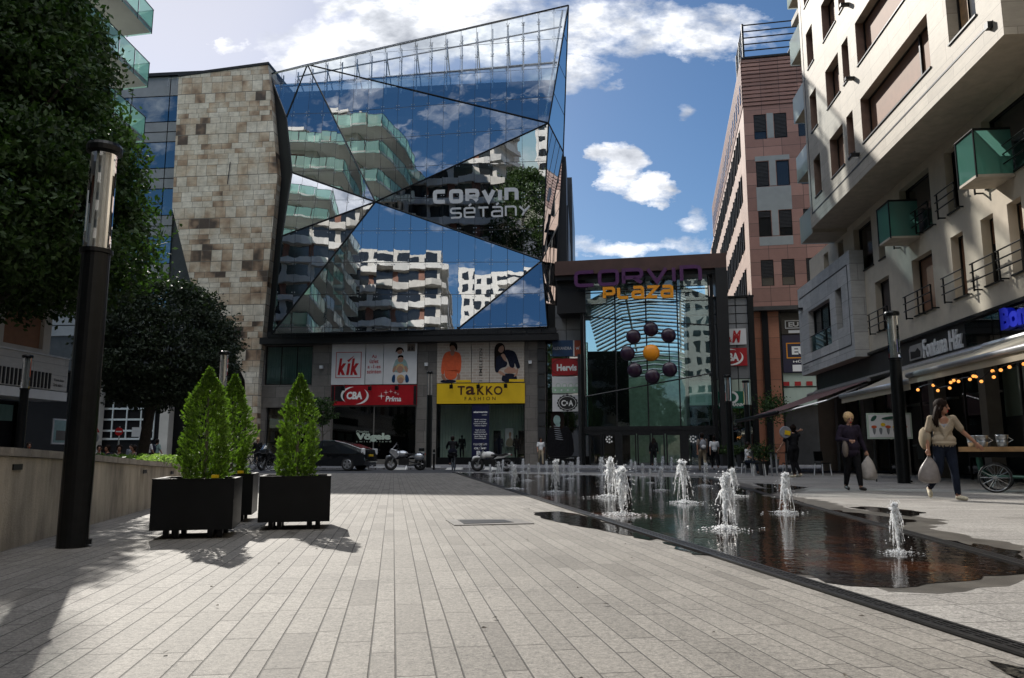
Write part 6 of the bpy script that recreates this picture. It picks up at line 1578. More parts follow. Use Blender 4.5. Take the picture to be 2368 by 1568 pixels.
def body(f, P, arms=('short', 'short'), girth=1.0, face=True, hands=True, curl=(.5, .5), fist=(False, False), legs=True, female=False):
    """P: joint name -> position"""
    g = girth; V = lambda k: Vector(P[k])
    pel, chest, neck, head = V('pel'), V('chest'), V('neck'), V('head')
    mid = (pel + chest) / 2
    f.blob(pel + Vector((0, 0, -.01)), .17 * g, (1, .72, .8), LEG_); f.blob(mid, .155 * g, (1, .68, 1.0), TOP_); f.blob(chest, .18 * g, (1.02, .66, .98), TOP_)
    if female:
        for sx in (-1, 1): f.blob(chest + Vector((sx * .075, -.10, -.03)), .062, (1, .8, 1), TOP_)
    f.limb([pel + Vector((0, 0, .06)), mid, chest], [.125 * g, .118 * g, .12 * g], TOP_)
    up = (neck - chest).normalized()
    f.limb([chest + up * .1, neck + up * .01, head - (head - neck).normalized() * .05], [.07, .052, .05], SKIN)
    fw = V('look').normalized() if 'look' in P else Vector((0, -1, 0)); rt = fw.cross(Vector((0, 0, 1))).normalized()
    R = Matrix((rt, -fw, Vector((0, 0, 1)))).transposed()
    f.blob(head + Vector((0, 0, .02)), .098, (.80, .98, 1.08), SKIN, R); f.blob(head + fw * .025 - Vector((0, 0, .055)), .062, (.82, .95, .95), SKIN, R)
    if face:
        f.limb([head + fw * .088 + Vector((0, 0, .015)), head + fw * .108 - Vector((0, 0, .022))], [.010, .016], SKIN)
        f.blob(head + fw * .080 - Vector((0, 0, .062)), .022, (1, .6, .45), X1, R)
        for sx in (-1, 1): f.blob(head + fw * .082 + rt * sx * .034 + Vector((0, 0, .018)), .012, (1.2, .6, .7), X1 + 1, R); f.blob(head + rt * sx * .080 - fw * -.0, .022, (.4, .8, 1.2), SKIN, R)
    for i, k in enumerate(('l', 'r')):
        sh, el, wr = V(k + 'sh'), V(k + 'el'), V(k + 'wr')
        f.limb([chest + Vector((0, 0, .06)), sh], [.09 * g, .062 * g], TOP_)
        if arms[i] == 'short': q = sh.lerp(el, .72); f.limb([sh, q], [.058 * g, .060 * g], TOP_); f.limb([sh, el], [.046, .040], SKIN); f.limb([el, wr], [.040, .027], SKIN)
        elif arms[i] == 'long': f.limb([sh, el], [.066 * g, .058 * g], TOP_); f.limb([el, el.lerp(wr, .92)], [.058 * g, .044], TOP_); f.limb([el.lerp(wr, .9), wr], [.028, .026], SKIN)
        else: f.limb([sh, el], [.050, .040], SKIN); f.limb([el, wr], [.040, .027], SKIN)
        if hands: f.hand(wr, el, 1 if k == 'l' else -1, curl[i], fist[i])
        else: f.limb([wr, wr + (wr - el).normalized() * .13], [.03, .024], SKIN)
    if legs:
        for k in ('l', 'r'):
            hp, kn, an, to = V(k + 'hp'), V(k + 'kn'), V(k + 'an'), V(k + 'to')
            f.limb([hp, hp.lerp(kn, .5), kn], [.098 * g, .088 * g, .066 * g], LEG_); f.limb([kn, kn.lerp(an, .35), an + (kn - an).normalized() * .03], [.066 * g, .064 * g, .050], LEG_); f.limb([an + (kn - an).normalized() * .05, an], [.036, .036], SKIN)
            hl = an + (an - kn).normalized() * .05 - (to - an).normalized() * .02; hl.z = max(hl.z, .034)
            f.limb([hl, an.lerp(to, .6) + Vector((0, 0, -.015)), to], [.036, .042, .034], SHOE)
    return f
STAND = dict(pel=(0, 0, .95), chest=(0, 0, 1.28), neck=(0, 0, 1.46), head=(0, -.02, 1.59), lsh=(.185, 0, 1.40), rsh=(-.185, 0, 1.40), lel=(.235, .03, 1.12), rel=(-.235, .03, 1.12), lwr=(.25, -.04, .88), rwr=(-.25, -.04, .88),
             lhp=(.09, 0, .90), rhp=(-.09, 0, .90), lkn=(.10, -.02, .50), rkn=(-.10, -.02, .50), lan=(.10, .02, .09), ran=(-.10, .02, .09), lto=(.12, -.14, .036), rto=(-.12, -.14, .036))
WALK = dict(STAND, lkn=(.09, -.14, .52), lan=(.08, -.22, .09), lto=(.09, -.38, .04), rkn=(-.09, .04, .50), ran=(-.09, .30, .14), rto=(-.10, .17, .04), lel=(.24, .10, 1.13), lwr=(.25, .12, .88), rel=(-.24, -.04, 1.13), rwr=(-.25, -.18, .92))
SIT = dict(STAND, pel=(0, .05, .50), chest=(0, .02, .84), neck=(0, 0, 1.02), head=(0, -.02, 1.15), lsh=(.185, .01, .96), rsh=(-.185, .01, .96), lel=(.23, -.08, .70), rel=(-.23, -.08, .70), lwr=(.14, -.30, .64), rwr=(-.14, -.30, .64),
           lhp=(.09, .03, .49), rhp=(-.09, .03, .49), lkn=(.12, -.40, .50), rkn=(-.12, -.40, .50), lan=(.12, -.42, .09), ran=(-.12, -.42, .09), lto=(.13, -.58, .036), rto=(-.13, -.58, .036))
def hair(parent, head, fw, m, style='short', r=.108):
    b = MB(); h = Vector(head); fw = Vector(fw).normalized(); rt = fw.cross(Vector((0, 0, 1))).normalized(); random.seed(3)
    R = Matrix((rt, -fw, Vector((0, 0, 1)))).transposed()
    def blob(c, rr, sc_): n0 = len(b.v); b.ball((0, 0, 0), rr, 16, 12, sc_, .04); [b.v.__setitem__(i, Vector(c) + R @ b.v[i]) for i in range(n0, len(b.v))]
    blob(h - fw * .028 + Vector((0, 0, .052)), r * 1.06, (.90, .98, .98))
    for s_ in (-1, 1): blob(h + rt * s_ * .062 - fw * .022 + Vector((0, 0, .0)), .055, (.6, 1.15, 1.2))
    blob(h - fw * .06 - Vector((0, 0, .02)), .075, (1, .7, 1))
    if style == 'long':
        for k in range(26):
            a = PI * (k / 25) ; o = h + (rt * math.cos(a) * .085 - fw * (math.sin(a) * .085 - .0)) + Vector((0, 0, .03)); sway = rt * random.uniform(-.02, .02) - rt * .03
            b.tube([o, o * 1 + Vector((0, 0, -.12)) + (rt * math.cos(a) * .02 - fw * .015), o + Vector((0, 0, -.24)) + sway - fw * .02, o + Vector((0, 0, -.34 - random.random() * .06)) + sway * 2 - fw * .02], [.024, .026, .020, .006], 6)
    if style == 'long':
        for k in range(9):
            x = -.085 - .012 * (k % 3); y = -.03 + .022 * (k // 3) ; o = h + Vector((x * .8, y, .05))
            b.tube([o, h + Vector((x * 1.15, y - .01, -.08)), h + Vector((x * 1.45 - .01, y - .03, -.20)), h + Vector((x * 1.5 - .02 * (k % 2), y - .05, -.34 + .03 * (k % 3)))], [.03, .034, .028, .008], 7)
    if style == 'bun': blob(h - fw * .05 + Vector((0, 0, .145)), .05, (1.1, 1, .8)); 
    return b.build('hair', m, parent, smooth=True)
def person(label, loc, rz, P, mats, scale=1.0, voxel=.016, hairm='hair_dark', style='short', group=None, **kw):
    t_ = thing('person', label, 'person', (0, 0, 0), group); f = Fig(); body(f, P, **kw)
    if 'extra' in P: P['extra'](f)
    f.skin('body', list(mats) + ['text_red', 'text_black'], t_, voxel)
    hair(t_, P['head'], P.get('look', (0, -1, 0)), hairm, style)
    t_.location = loc; t_.rotation_euler = (0, 0, rz); t_.scale = (scale,) * 3; return t_
def mats_(skin, top, leg, shoe): return [skin, top, leg, shoe, 'hair_dark']
# woman in the beige top striding past on the right
wp_ = gp(2192, 1156)
Pw = dict(WALK, look=(.75, -.66, 0), head=(.01, -.045, 1.585), neck=(0, -.01, 1.46), lkn=(.10, -.10, .51), lan=(.11, -.14, .09), lto=(.17, -.29, .04), rkn=(-.12, -.03, .50), ran=(-.20, .22, .20), rto=(-.22, .16, .06),
          rel=(-.255, .02, 1.13), rwr=(-.275, -.03, .87), lel=(.33, .0, 1.17), lwr=(.50, -.07, .97), lsh=(.19, 0, 1.40))
def drape(f):
    f.blob((0, -.02, 1.03), .185, (1.08, .74, .62), TOP_); f.blob((0, -.03, .97), .19, (1.04, .74, .3), TOP_)
    for k in range(4): f.limb([(-.15 + .02 * k, -.085, 1.40 - .03 * k), (-.03, -.135 - .004 * k, 1.20 - .045 * k), (.12, -.10, 1.40 - .05 * k)], [.016, .022, .016], TOP_)
    f.blob((-.0, -.095, 1.36), .075, (1, .45, 1.1), SKIN); f.blob((-.005, -.105, 1.27), .06, (1.2, .45, .6), X1 + 2)
Pw['extra'] = drape
t_ = thing('person', 'woman in a loose beige top and dark trousers striding past with a bag', 'person', (0, 0, 0)); f = Fig(); body(f, Pw, girth=1.02, fist=(False, True), curl=(.35, .7)); drape(f)
f.skin('body', ['skin_tan', 'cloth_beige', 'cloth_jeans', 'shoe_white', 'hair_dark', 'text_red', 'text_black', 'cloth_grey'], t_, .0095, 5); hair(t_, Pw['head'], Pw['look'], 'hair_brown', 'long', .112)
t_.location = (wp_.x, wp_.y, 0); t_.rotation_euler = (0, 0, -.12); t_.scale = (1.02,) * 3
def carrier(name, label, top, w_, h, m, seed, mark=False):
    random.seed(seed); b = MB(); n = 18; prof = [(.03, 0), (.05, -.05), (.22, -.20), (.40, -.42), (.50, -.68), (.50, -.86), (.40, -.97), (.10, -1.0)]; vs = []
    rng = [random.uniform(-.09, .09) for _ in range(n)]
    for i, (r, z) in enumerate(prof):
        for k in range(n):
            a = 2 * PI * k / n; rr = r * w_ * (1 + rng[k] + random.uniform(-.07, .07) + .12 * math.cos(3 * a + i)); vs.append(Vector((rr * math.cos(a), rr * math.sin(a) * .55, z * h + random.uniform(-.012, .012))))
    fs = [(i * n + k, i * n + (k + 1) % n, (i + 1) * n + (k + 1) % n, (i + 1) * n + k) for i in range(len(prof) - 1) for k in range(n)] + [tuple(range(n)), tuple((len(prof) - 1) * n + k for k in range(n))]
    b.add([v + Vector(top) for v in vs], fs); t_ = thing(name, label, 'shopping bag', (top[0], top[1], top[2] - h)); o = b.build('bag', m, t_, smooth=True)
    s = o.modifiers.new('s', 'SUBSURF'); s.levels = 1; s.render_levels = 2
    b = MB(); p = Vector(top)
    for dx in (-.02, .02): b.tube([p + Vector((dx, 0, -.05)), p + Vector((dx * .5, 0, .03)), p + Vector((dx, .02, -.05))], .008, 5)
    b.build('handle', m, t_)
    return t_
def hand_world(t_, wr, el, d=.10):
    w, e = Vector(wr), Vector(el); q = w + (w - e).normalized() * d; M4 = Matrix.Translation(t_.location) @ t_.rotation_euler.to_matrix().to_4x4() @ Matrix.Diagonal((*t_.scale, 1)); return M4 @ q
h = hand_world(t_, Pw['rwr'], Pw['rel']); carrier('shopping_bag', 'full grey plastic bag hanging from the hand of the woman in beige', tuple(h), .37, .50, 'bag_plastic', 4)
M4 = Matrix.Translation(t_.location) @ t_.rotation_euler.to_matrix().to_4x4(); bp = M4 @ Vector((-.27, .10, 1.08))
sb = thing('shoulder_bag', 'ochre shoulder bag tucked behind the arm of the woman in beige', 'bag', tuple(bp)); b = MB(); b.ball(bp, .16, 14, 10, (.55, .9, 1.25), .05); b.build('bag', 'cloth_khaki', sb, smooth=True); b = MB(); b.tube([bp + Vector((.02, 0, .18)), M4 @ Vector((-.15, -.02, 1.47)), M4 @ Vector((-.10, -.13, 1.30))], .012, 5); b.build('strap', 'cloth_taupe', sb)
# older woman with short fair hair
q = gp(1972, 1134)
Po = dict(WALK, rel=(-.27, .02, 1.14), rwr=(-.13, -.24, 1.10), lel=(.27, .04, 1.13), lwr=(.36, .0, .88), lkn=(.10, -.10, .51), lan=(.10, -.16, .09), lto=(.12, -.30, .04), rkn=(-.08, .02, .5), ran=(-.08, .14, .11), rto=(-.10, .01, .04), look=(-.1, -1, -.15))
def tunic(f): f.blob((0, 0, .98), .215, (1, .75, .9), TOP_); f.blob((0, 0, .84), .22, (1, .74, .5), TOP_); f.blob((-.20, -.14, .92), .10, (.6, .8, 1.9), X1 + 2)
t2 = thing('person', 'older woman with short fair hair in dark clothes carrying a pale carrier bag', 'person', (0, 0, 0)); f = Fig(); body(f, Po, arms=('long', 'long'), girth=1.12, fist=(True, True)); tunic(f)
f.skin('body', ['skin', 'cloth_violet', 'cloth_black', 'shoe_black', 'hair_dark', 'text_red', 'text_black', 'cloth_taupe'], t2, .0105, 5); hair(t2, Po['head'], Po['look'], 'hair_blond', 'short', .116)
t2.location = (q.x, q.y, 0); t2.rotation_euler = (0, 0, .1); t2.scale = (.99,) * 3
h = hand_world(t2, Po['lwr'], Po['lel']); carrier('carrier_bag', 'pale paper carrier bag with dark print held by the older fair-haired woman', (h.x, h.y, h.z), .40, .56, 'bag_paper', 9)
# waitress bending to a table, seen from behind
q = gp(1838, 1104); 
Pq = dict(STAND, chest=(-.04, -.10, 1.26), neck=(-.06, -.16, 1.42), head=(-.07, -.20, 1.54), lsh=(.14, -.12, 1.39), rsh=(-.23, -.10, 1.37), rel=(-.22, -.30, 1.50), rwr=(-.26, -.10, 1.52), lel=(.27, -.16, 1.12), lwr=(.38, -.28, .92), rkn=(-.05, -.04, .5), ran=(-.16, .06, .12), lkn=(.06, -.03, .5), lan=(.02, .02, .09), look=(.1, -1, -.2))
t3 = person('waitress in black seen from behind, hair in a bun, leaning over a table', (q.x, q.y, 0), PI, Pq, mats_('skin', 'cloth_black', 'cloth_black', 'shoe_white'), 1.06, .012, 'hair_brown', 'bun')
b = MB(); write(b, Frame((q.x - .02, q.y - .27, 0), 0), (-.13, .16, 1.16, 1.24), 'mm', .0, .02); b.build('shirt_print', 'text_white', None) if False else None
tr_ = thing('tray', 'pale rounded tray with a yellow card at the shoulder of the waitress', 'tray', (q.x - .30, q.y - .08, 1.30)); c = Vector((q.x - .30, q.y - .14, 1.55))
b = MB(); b.lathe([(.02, -.012), (.19, -.012), (.21, .02), (.19, .012), (.02, .004)], c, 24, 'Y'); b.build('tray_plate', 'cloth_grey', tr_); b = MB(); b.box(c + Vector((.06, -.03, -.02)), (.20, .012, .15), 0, 0, .2); b.build('card', 'sign_yellow', tr_)
# man with a rucksack and his companion, walking to the doors
q = gp(1625, 1090)
Pb = dict(WALK); t4 = person('man with dark curly hair and a grey rucksack walking to the doors', (q.x, q.y, 0), PI, Pb, mats_('skin_tan', 'cloth_taupe', 'cloth_khaki', 'shoe_black'), 1.03, .013)
def rucksack(label, loc, rz, m, s=1.0):
    t_ = thing('rucksack', label, 'rucksack', (0, 0, 0)); b = MB(); b.ball((0, .20, 1.20), .19, 14, 10, (.82, .55, 1.25), .03); b.build('pack', m, t_, smooth=True); b = MB(); b.ball((0, .29, 1.10), .10, 12, 8, (1.1, .5, .9), .03); b.build('pocket', 'cloth_grey' if m != 'cloth_grey' else 'cloth_white', t_, smooth=True)
    b = MB()
    for x in (-.1, .1): b.tube([(x, .14, 1.36), (x * 1.2, .02, 1.49), (x * 1.3, -.13, 1.34), (x * 1.4, -.02, 1.1)], .022, 6)
    b.build('strap', 'cloth_black', t_); t_.location = loc; t_.rotation_euler = (0, 0, rz); t_.scale = (s,) * 3
rucksack('grey rucksack on the back of the man walking to the doors', (q.x, q.y, 0), PI, 'cloth_grey', 1.03)
q = gp(1653, 1086); person('person in a white shirt walking just ahead of the man with the grey rucksack', (q.x, q.y, 0), PI, dict(WALK), mats_('skin', 'cloth_white', 'cloth_black', 'shoe_black'), 1.0, .018, hands=False)
q = at(1511, 1040, 47.2); person('dark clad woman with long hair standing at the middle entrance doors', (q.x, q.y, .08), PI * .9, dict(STAND), mats_('skin', 'cloth_black', 'cloth_black', 'shoe_black'), .98, .018, 'hair_dark', 'long', hands=False, arms=('long', 'long'))
q = at(1250, 1060, 51.2); person('man in a white vest over a grey shirt and khaki trousers facing the plaza', (q.x, q.y, .08), .2, dict(WALK), mats_('skin_tan', 'cloth_white', 'cloth_khaki', 'shoe_black'), 1.03, .016, hands=False, arms=('short', 'short'))
# cyclist in a black dress, seen from behind
def bicycle(label, loc, rz, s=1.0, group=None):
    t_ = thing('bicycle', label, 'bicycle', (0, 0, 0), group)
    for x in (-.52, .52):
        b = MB(); b.ring((x, 0, .34), .32, .022, (0, 1, 0), 24, 5); w_ = b.build('wheel', 'rubber', t_); b = MB()
        for k in range(10): a = 2 * PI * k / 10; b.tube([(x, 0, .34), (x + .31 * math.cos(a), 0, .34 + .31 * math.sin(a))], .004, 3)
        b.ring((x, 0, .34), .30, .01, (0, 1, 0), 20, 4); b.build('rim', 'steel', w_)
    b = MB(); S, Hd, BB, R_, Fk = (-.15, 0, .80), (.36, 0, .86), (-.05, 0, .30), (-.52, 0, .34), (.52, 0, .34)
    for p, q_ in ((S, BB), (BB, Hd), (S, Hd), (S, R_), (BB, R_), (Hd, Fk)): b.tube([p, q_], .018, 6)
    b.build('frame', 'black_metal', t_)
    b = MB(); b.tube([Hd, (.33, 0, 1.0)], .014, 5); b.tube([(.28, -.26, 1.03), (.36, -.1, 1.0), (.36, .1, 1.0), (.28, .26, 1.03)], .014, 5); b.build('handlebar', 'steel', t_)
    b = MB(); b.ball((-.18, 0, .86), .1, 10, 6, (1.3, .8, .4)); b.build('saddle', 'rubber', t_, smooth=True)
    b = MB(); b.tube([(-.02, -.12, .18), (-.05, 0, .30), (-.08, .12, .42)], .012, 5); b.ring((-.05, .04, .30), .09, .01, (0, 1, 0), 14, 4); b.build('crank', 'steel', t_)
    t_.location = loc; t_.rotation_euler = (0, 0, rz); t_.scale = (s,) * 3; return t_
q = gp(1048, 1088); bicycle('bicycle ridden by the woman in the black dress', (q.x, q.y, 0), 1.75)
Pc = dict(STAND, pel=(0, .12, 1.0), chest=(0, .02, 1.30), neck=(0, -.05, 1.46), head=(0, -.09, 1.57), lsh=(.18, -.02, 1.40), rsh=(-.18, -.02, 1.40), lel=(.26, -.22, 1.22), rel=(-.26, -.22, 1.22), lwr=(.25, -.44, 1.10), rwr=(-.25, -.44, 1.10), lhp=(.09, .1, .95), rhp=(-.09, .1, .95), lkn=(.13, -.18, .64), rkn=(-.12, -.12, .52), lan=(.12, -.05, .34), ran=(-.12, .02, .10), lto=(.12, -.2, .30), rto=(-.12, -.14, .06))
def dress(f): f.blob((0, .04, .92), .24, (1, .8, .8), TOP_); f.blob((0, 0, .74), .25, (1.05, .85, .55), TOP_)
Pc['extra'] = dress
person('cyclist in a black dress riding away past the shop window', (q.x - .05, q.y, 0), PI + .18, Pc, ['skin', 'cloth_black', 'cloth_navy', 'shoe_black', 'hair_dark'], .98, .016, 'hair_dark', 'short', hands=False, arms=('long', 'long'))
# people at the left
q = at(594, 1060, 42.5); person('person in a black coat standing behind the parked bicycles', (q.x, q.y, 0), .3, dict(STAND), mats_('skin', 'cloth_black', 'cloth_black', 'shoe_black'), .98, .02, 'hair_blond', hands=False, arms=('long', 'long'))
for (x, Y, lb, tp, rl, rm) in ((343, 40, 'young man in a white shirt with a dark rucksack beside the round tree trunk', 'cloth_white', 'dark rucksack on the young man in white', 'cloth_black'), (362, 40.6, 'young man in a mint shirt with a dark rucksack walking beside the one in white', 'cloth_mint', 'dark rucksack on the young man in mint', 'cloth_navy')):
    q = at(x, 1040, Y); person(lb, (q.x, q.y, -.12), PI * .86, dict(WALK), mats_('skin', tp, 'cloth_black', 'shoe_black'), .98, .016, hands=False); rucksack(rl, (q.x, q.y, -.12), PI * .86, rm, .98)
q = at(302, 1040, 45); person('man in a grey jacket standing far back behind the seated people', (q.x, q.y, -.3), 0, dict(STAND), mats_('skin', 'cloth_grey', 'cloth_black', 'shoe_black'), .95, .022, hands=False, arms=('long', 'long'))
bn = thing('bench', 'long dark bench behind the concrete wall with people sitting on it', 'bench', (-15.2, 29, 0)); b = MB(); b.box((-15.0, 29.05, .42), (6.6, .45, .06)); b.build('seat', 'wood', bn); 
for x in (-18, -15, -12): b = MB(); b.box((x, 29.05, .2), (.1, .4, .39)); b.build('leg', 'dark_metal', bn)
for x, lb, tp, hm, rz_ in ((228, 'seated person in a white shirt at the left end of the long bench', 'cloth_white', 'hair_dark', .5), (247, 'seated person in navy with one hand raised on the long bench', 'cloth_navy', 'hair_brown', -.3), (274, 'seated person in black with brown hair in the middle of the long bench', 'cloth_black', 'hair_brown', .4), (308, 'seated person in dark green with dark hair at the right end of the long bench', 'cloth_taupe', 'hair_dark', -.6), (64, 'person in black sitting behind the wall below the poster case', 'cloth_black', 'hair_dark', .8)):
    q = at(x, 1040, 29); person(lb, (q.x, 29.05, -.10 if x > 100 else 0), rz_, dict(SIT), mats_('skin_tan', tp, 'cloth_jeans', 'shoe_black'), .95, .02, hm, hands=False, arms=('short', 'long'))
st2 = thing('stool', 'low dark stool under the person behind the wall', 'stool', (at(64, 1040, 29).x, 29.05, 0)); b = MB(); b.box((st2.location.x, 29.05, .38), (.4, .4, .06)); b.build('seat', 'dark_metal', st2)
for dx in (-.15, .15):
    for dy in (-.15, .15): b = MB(); b.box((st2.location.x + dx, 29.05 + dy, .175), (.04, .04, .35)); b.build('leg', 'dark_metal', st2)
# ================================================================ posters and shop signs on the mall
def c4(x, y): return ((750 + x / 3.485) / 1.2674, (950 + y / 3.485) / 1.2674)
def c5(x, y): return ((1250 + x / 3.484) / 1.2674, (950 + y / 3.484) / 1.2674)
def fr(cf, x0, y0, x1, y1, w=.1): return FM.rect(*cf(x0, y0), *cf(x1, y1), w)
def sign(name, label, cat, r, m, w=.1, th=.1, part='panel', group=None):
    t_ = thing(name, label, cat, tuple(FM.p((r[0] + r[1]) / 2, r[2], w)), group); b = MB(); b.fbox(FM, r[0], r[1], r[2], r[3], w - th, w); b.build(part, m, t_); return t_
def txt(t_, lines, m, w=.112, name='lettering', F=FM, **kw):
    b = MB()
    for r, s in lines: write(b, F, r, s, w, **kw)
    return b.build(name, m, t_)
def art(t_, r, shapes, w=.106, F=FM):
    """flat printed picture: list of (material, [polygons in 0..1 of the poster])"""
    for i, (nm, m, polys) in enumerate(shapes):
        b = MB()
        for pg in polys:
            # smooth the outline by corner cutting
            for _ in range(2):
                q = []
                for k in range(len(pg)): a, c = pg[k], pg[(k + 1) % len(pg)]; q += [(a[0] * .75 + c[0] * .25, a[1] * .75 + c[1] * .25), (a[0] * .25 + c[0] * .75, a[1] * .25 + c[1] * .75)]
                pg = q
            b.poly([F.p(r[0] + x * (r[1] - r[0]), r[2] + y * (r[3] - r[2]), w + .003 * i) for x, y in pg])
        b.build(nm, m, t_)
def ell(cx, cy, rx, ry, n=10): return [(cx + rx * math.cos(2 * PI * k / n), cy + ry * math.sin(2 * PI * k / n)) for k in range(n)]
# discount store: three white panels
r = fr(c4, 772, 202, 1112, 618); k1 = sign('poster', 'white poster with red kik letters in a thin red square', 'poster', r, 'sign_white')
b = MB(); a = fr(c4, 815, 285, 1075, 550); e = .045
for q in ((a[0], a[1], a[2], a[2] + e), (a[0], a[1], a[3] - e, a[3]), (a[0], a[0] + e, a[2] + e, a[3] - e), (a[1] - e, a[1], a[2] + e, a[3] - e)): b.fbox(FM, *q, .1, .108)
b.build('square_frame', 'text_red', k1)
def kik(t_, cf, x0, y0, x1, y1, m):
    b = MB(); w = (x1 - x0)
    for s, xa, xb, ya in (('k', 0, .40, 0), ('ı', .40, .60, .30), ('k', .60, 1, .0)): write(b, FM, fr(cf, x0 + w * xa, y0 + (y1 - y0) * ya, x0 + w * xb, y1), s, .112, .05, .2)
    h = y1 - y0; tk = [(x0 + w * .44, y0 + h * .12), (x0 + w * .52, y0 + h * .24), (x0 + w * .80, y0 - h * .18), (x0 + w * .53, y0 + h * .06)]; b.poly([FM.p(*FM.px(*cf(*p), .112), .112) for p in tk]); b.build('lettering', m, t_)
kik(k1, c4, 835, 350, 1050, 520, 'text_red')
r = fr(c4, 1120, 198, 1297, 614); k2 = sign('poster', 'narrow white poster with red words Az üzlet a -1-es szinten', 'poster', r, 'sign_white')
txt(k2, [(fr(c4, 1183, 312, 1235, 346), 'Az'), (fr(c4, 1160, 358, 1252, 400), 'üzlet'), (fr(c4, 1140, 415, 1272, 452), 'a -1-es'), (fr(c4, 1133, 466, 1278, 504), 'szinten')], 'text_red', bold=.012)
r = fr(c4, 1303, 190, 1642, 612); k3 = sign('poster', 'white poster of a family of four stacked on each other\'s shoulders', 'poster', r, 'sign_white')
art(k3, r, [('print_cloth', 'cloth_mint', [[(.34, .55), (.40, .62), (.62, .62), (.72, .5), (.76, .28), (.24, .28)], [(.24, .28), (.35, .5), (.42, .3)]]), ('print_jeans', 'sign_blue', [[(.25, .05), (.27, .2), (.36, .25), (.36, .02)], [(.66, .02), (.66, .25), (.75, .2), (.79, .05)]]), ('print_skin', 'skin', [ell(.48, .79, .085, .07), ell(.51, .60, .09, .085), ell(.50, .36, .10, .10), ell(.52, .10, .10, .09), [(.26, .35), (.36, .46), (.40, .40), (.30, .25)], [(.62, .40), (.66, .46), (.75, .35), (.70, .25)]]),
    ('print_hair', 'hair_brown', [[(.34, .74), (.38, .88), (.50, .90), (.60, .84), (.60, .74), (.55, .84), (.44, .82)], [(.41, .62), (.44, .70), (.58, .70), (.61, .62), (.52, .66)]]), ('print_fair_hair', 'hair_blond', [[(.36, .28), (.38, .46), (.50, .50), (.62, .46), (.66, .26), (.60, .40), (.50, .45), (.42, .40)], [(.40, .08), (.42, .20), (.54, .24), (.64, .18), (.65, .07), (.56, .17), (.46, .15)]])])
rr = fr(c4, 1545, 200, 1625, 278); b = MB(); b.fbox(FM, *rr, .1, .106); b.build('logo_square', 'cloth_taupe', k3); kik(k3, c4, 1555, 222, 1615, 268, 'text_black')
r = fr(c4, 766, 624, 1640, 826); s_ = sign('shop_sign', 'long dark red sign with white CBA and Príma lettering and stars', 'shop sign', r, 'sign_red')
b = MB(); q = fr(c4, 768, 630, 800, 822); b.fbox(FM, *q, .1, .104); q = fr(c4, 1608, 630, 1638, 822); b.fbox(FM, *q, .1, .104); q = fr(c4, 804, 630, 905, 790); b.fbox(FM, *q, .1, .104); b.build('dark_end', 'sign_black', s_)
txt(s_, [(fr(c4, 925, 690, 1085, 768), 'CBA')], 'text_white', bold=.05, shear=.1)
txt(s_, [(fr(c4, 1323, 735, 1483, 790), 'Príma')], 'text_white', bold=.03, shear=.15)
b = MB(); cu_, cz = FM.px(*c4(1008, 730), .112); arc(b, FM, cu_, cz, 2.25 * .42, .62, 95, 225, .085, .114); arc(b, FM, cu_, cz, 2.25 * .42, .62, -85, 45, .085, .114)
for x, y, s in ((1280, 735, 40), (1327, 697, 27), (1376, 688, 22), (1421, 700, 20), (1450, 714, 17)):
    for k in range(2):
        L, wv = ((s, s * .12), (s * .12, s))[k]; b.poly([FM.p(*FM.px(*c4(x + dx, y + dy), .113 + .001 * k), .113 + .001 * k) for dx, dy in ((-L, 0), (-s * .1, -s * .1) if 1 else 0, (0, -wv), (s * .1, -s * .1), (L, 0), (s * .1, s * .1), (0, wv), (-s * .1, s * .1))])
b.build('sign_mark', 'text_white', s_)
wl2 = thing('window_lettering', 'pale Charles Vögele lettering on the dark shop window below the red sign', 'lettering', tuple(FM.p(*FM.px(*c4(1200, 1200), -.1), -.1)))
b = MB(); write(b, FM, fr(c4, 1020, 1112, 1374, 1200, -.05), 'Vögele', -.05, .06); write(b, FM, fr(c4, 1022, 1086, 1150, 1108, -.05), 'Charles', -.05, .0); write(b, FM, fr(c4, 1022, 1190, 1378, 1206, -.05), 's w i t z e r l a n d', -.05, .0); b.build('lettering', 'curtain', wl2)
# fashion store
def brick(name):
    m, t, o = _nm(name); g = _n(t, 'ShaderNodeTexCoord'); br = _n(t, 'ShaderNodeTexBrick'); mp = _n(t, 'ShaderNodeMapping'); mp.inputs['Rotation'].default_value = (PI / 2, 0, 0); t.links.new(g.outputs['Object'], mp.inputs[0]); t.links.new(mp.outputs[0], br.inputs['Vector'])
    br.inputs['Color1'].default_value = (.42, .36, .30, 1); br.inputs['Color2'].default_value = (.33, .21, .16, 1); br.inputs['Mortar'].default_value = (.52, .47, .40, 1); br.inputs['Scale'].default_value = 1.0; br.inputs['Brick Width'].default_value = .55; br.inputs['Row Height'].default_value = .2; br.inputs['Mortar Size'].default_value = .03
    p = _n(t, 'ShaderNodeBsdfPrincipled'); p.inputs['Roughness'].default_value = .5; t.links.new(mixc(t, noise(t, g.outputs['Object'], 3, 6, .7), br.outputs['Color'], (.50, .46, .40), 'MIX'), p.inputs['Base Color']); t.links.new(p.outputs[0], o.inputs[0])
brick('poster_bricks')
r = fr(c5, 106, 182, 455, 600); s_ = sign('poster', 'poster of a man in an orange sweater against a brick wall', 'poster', r, 'poster_bricks')
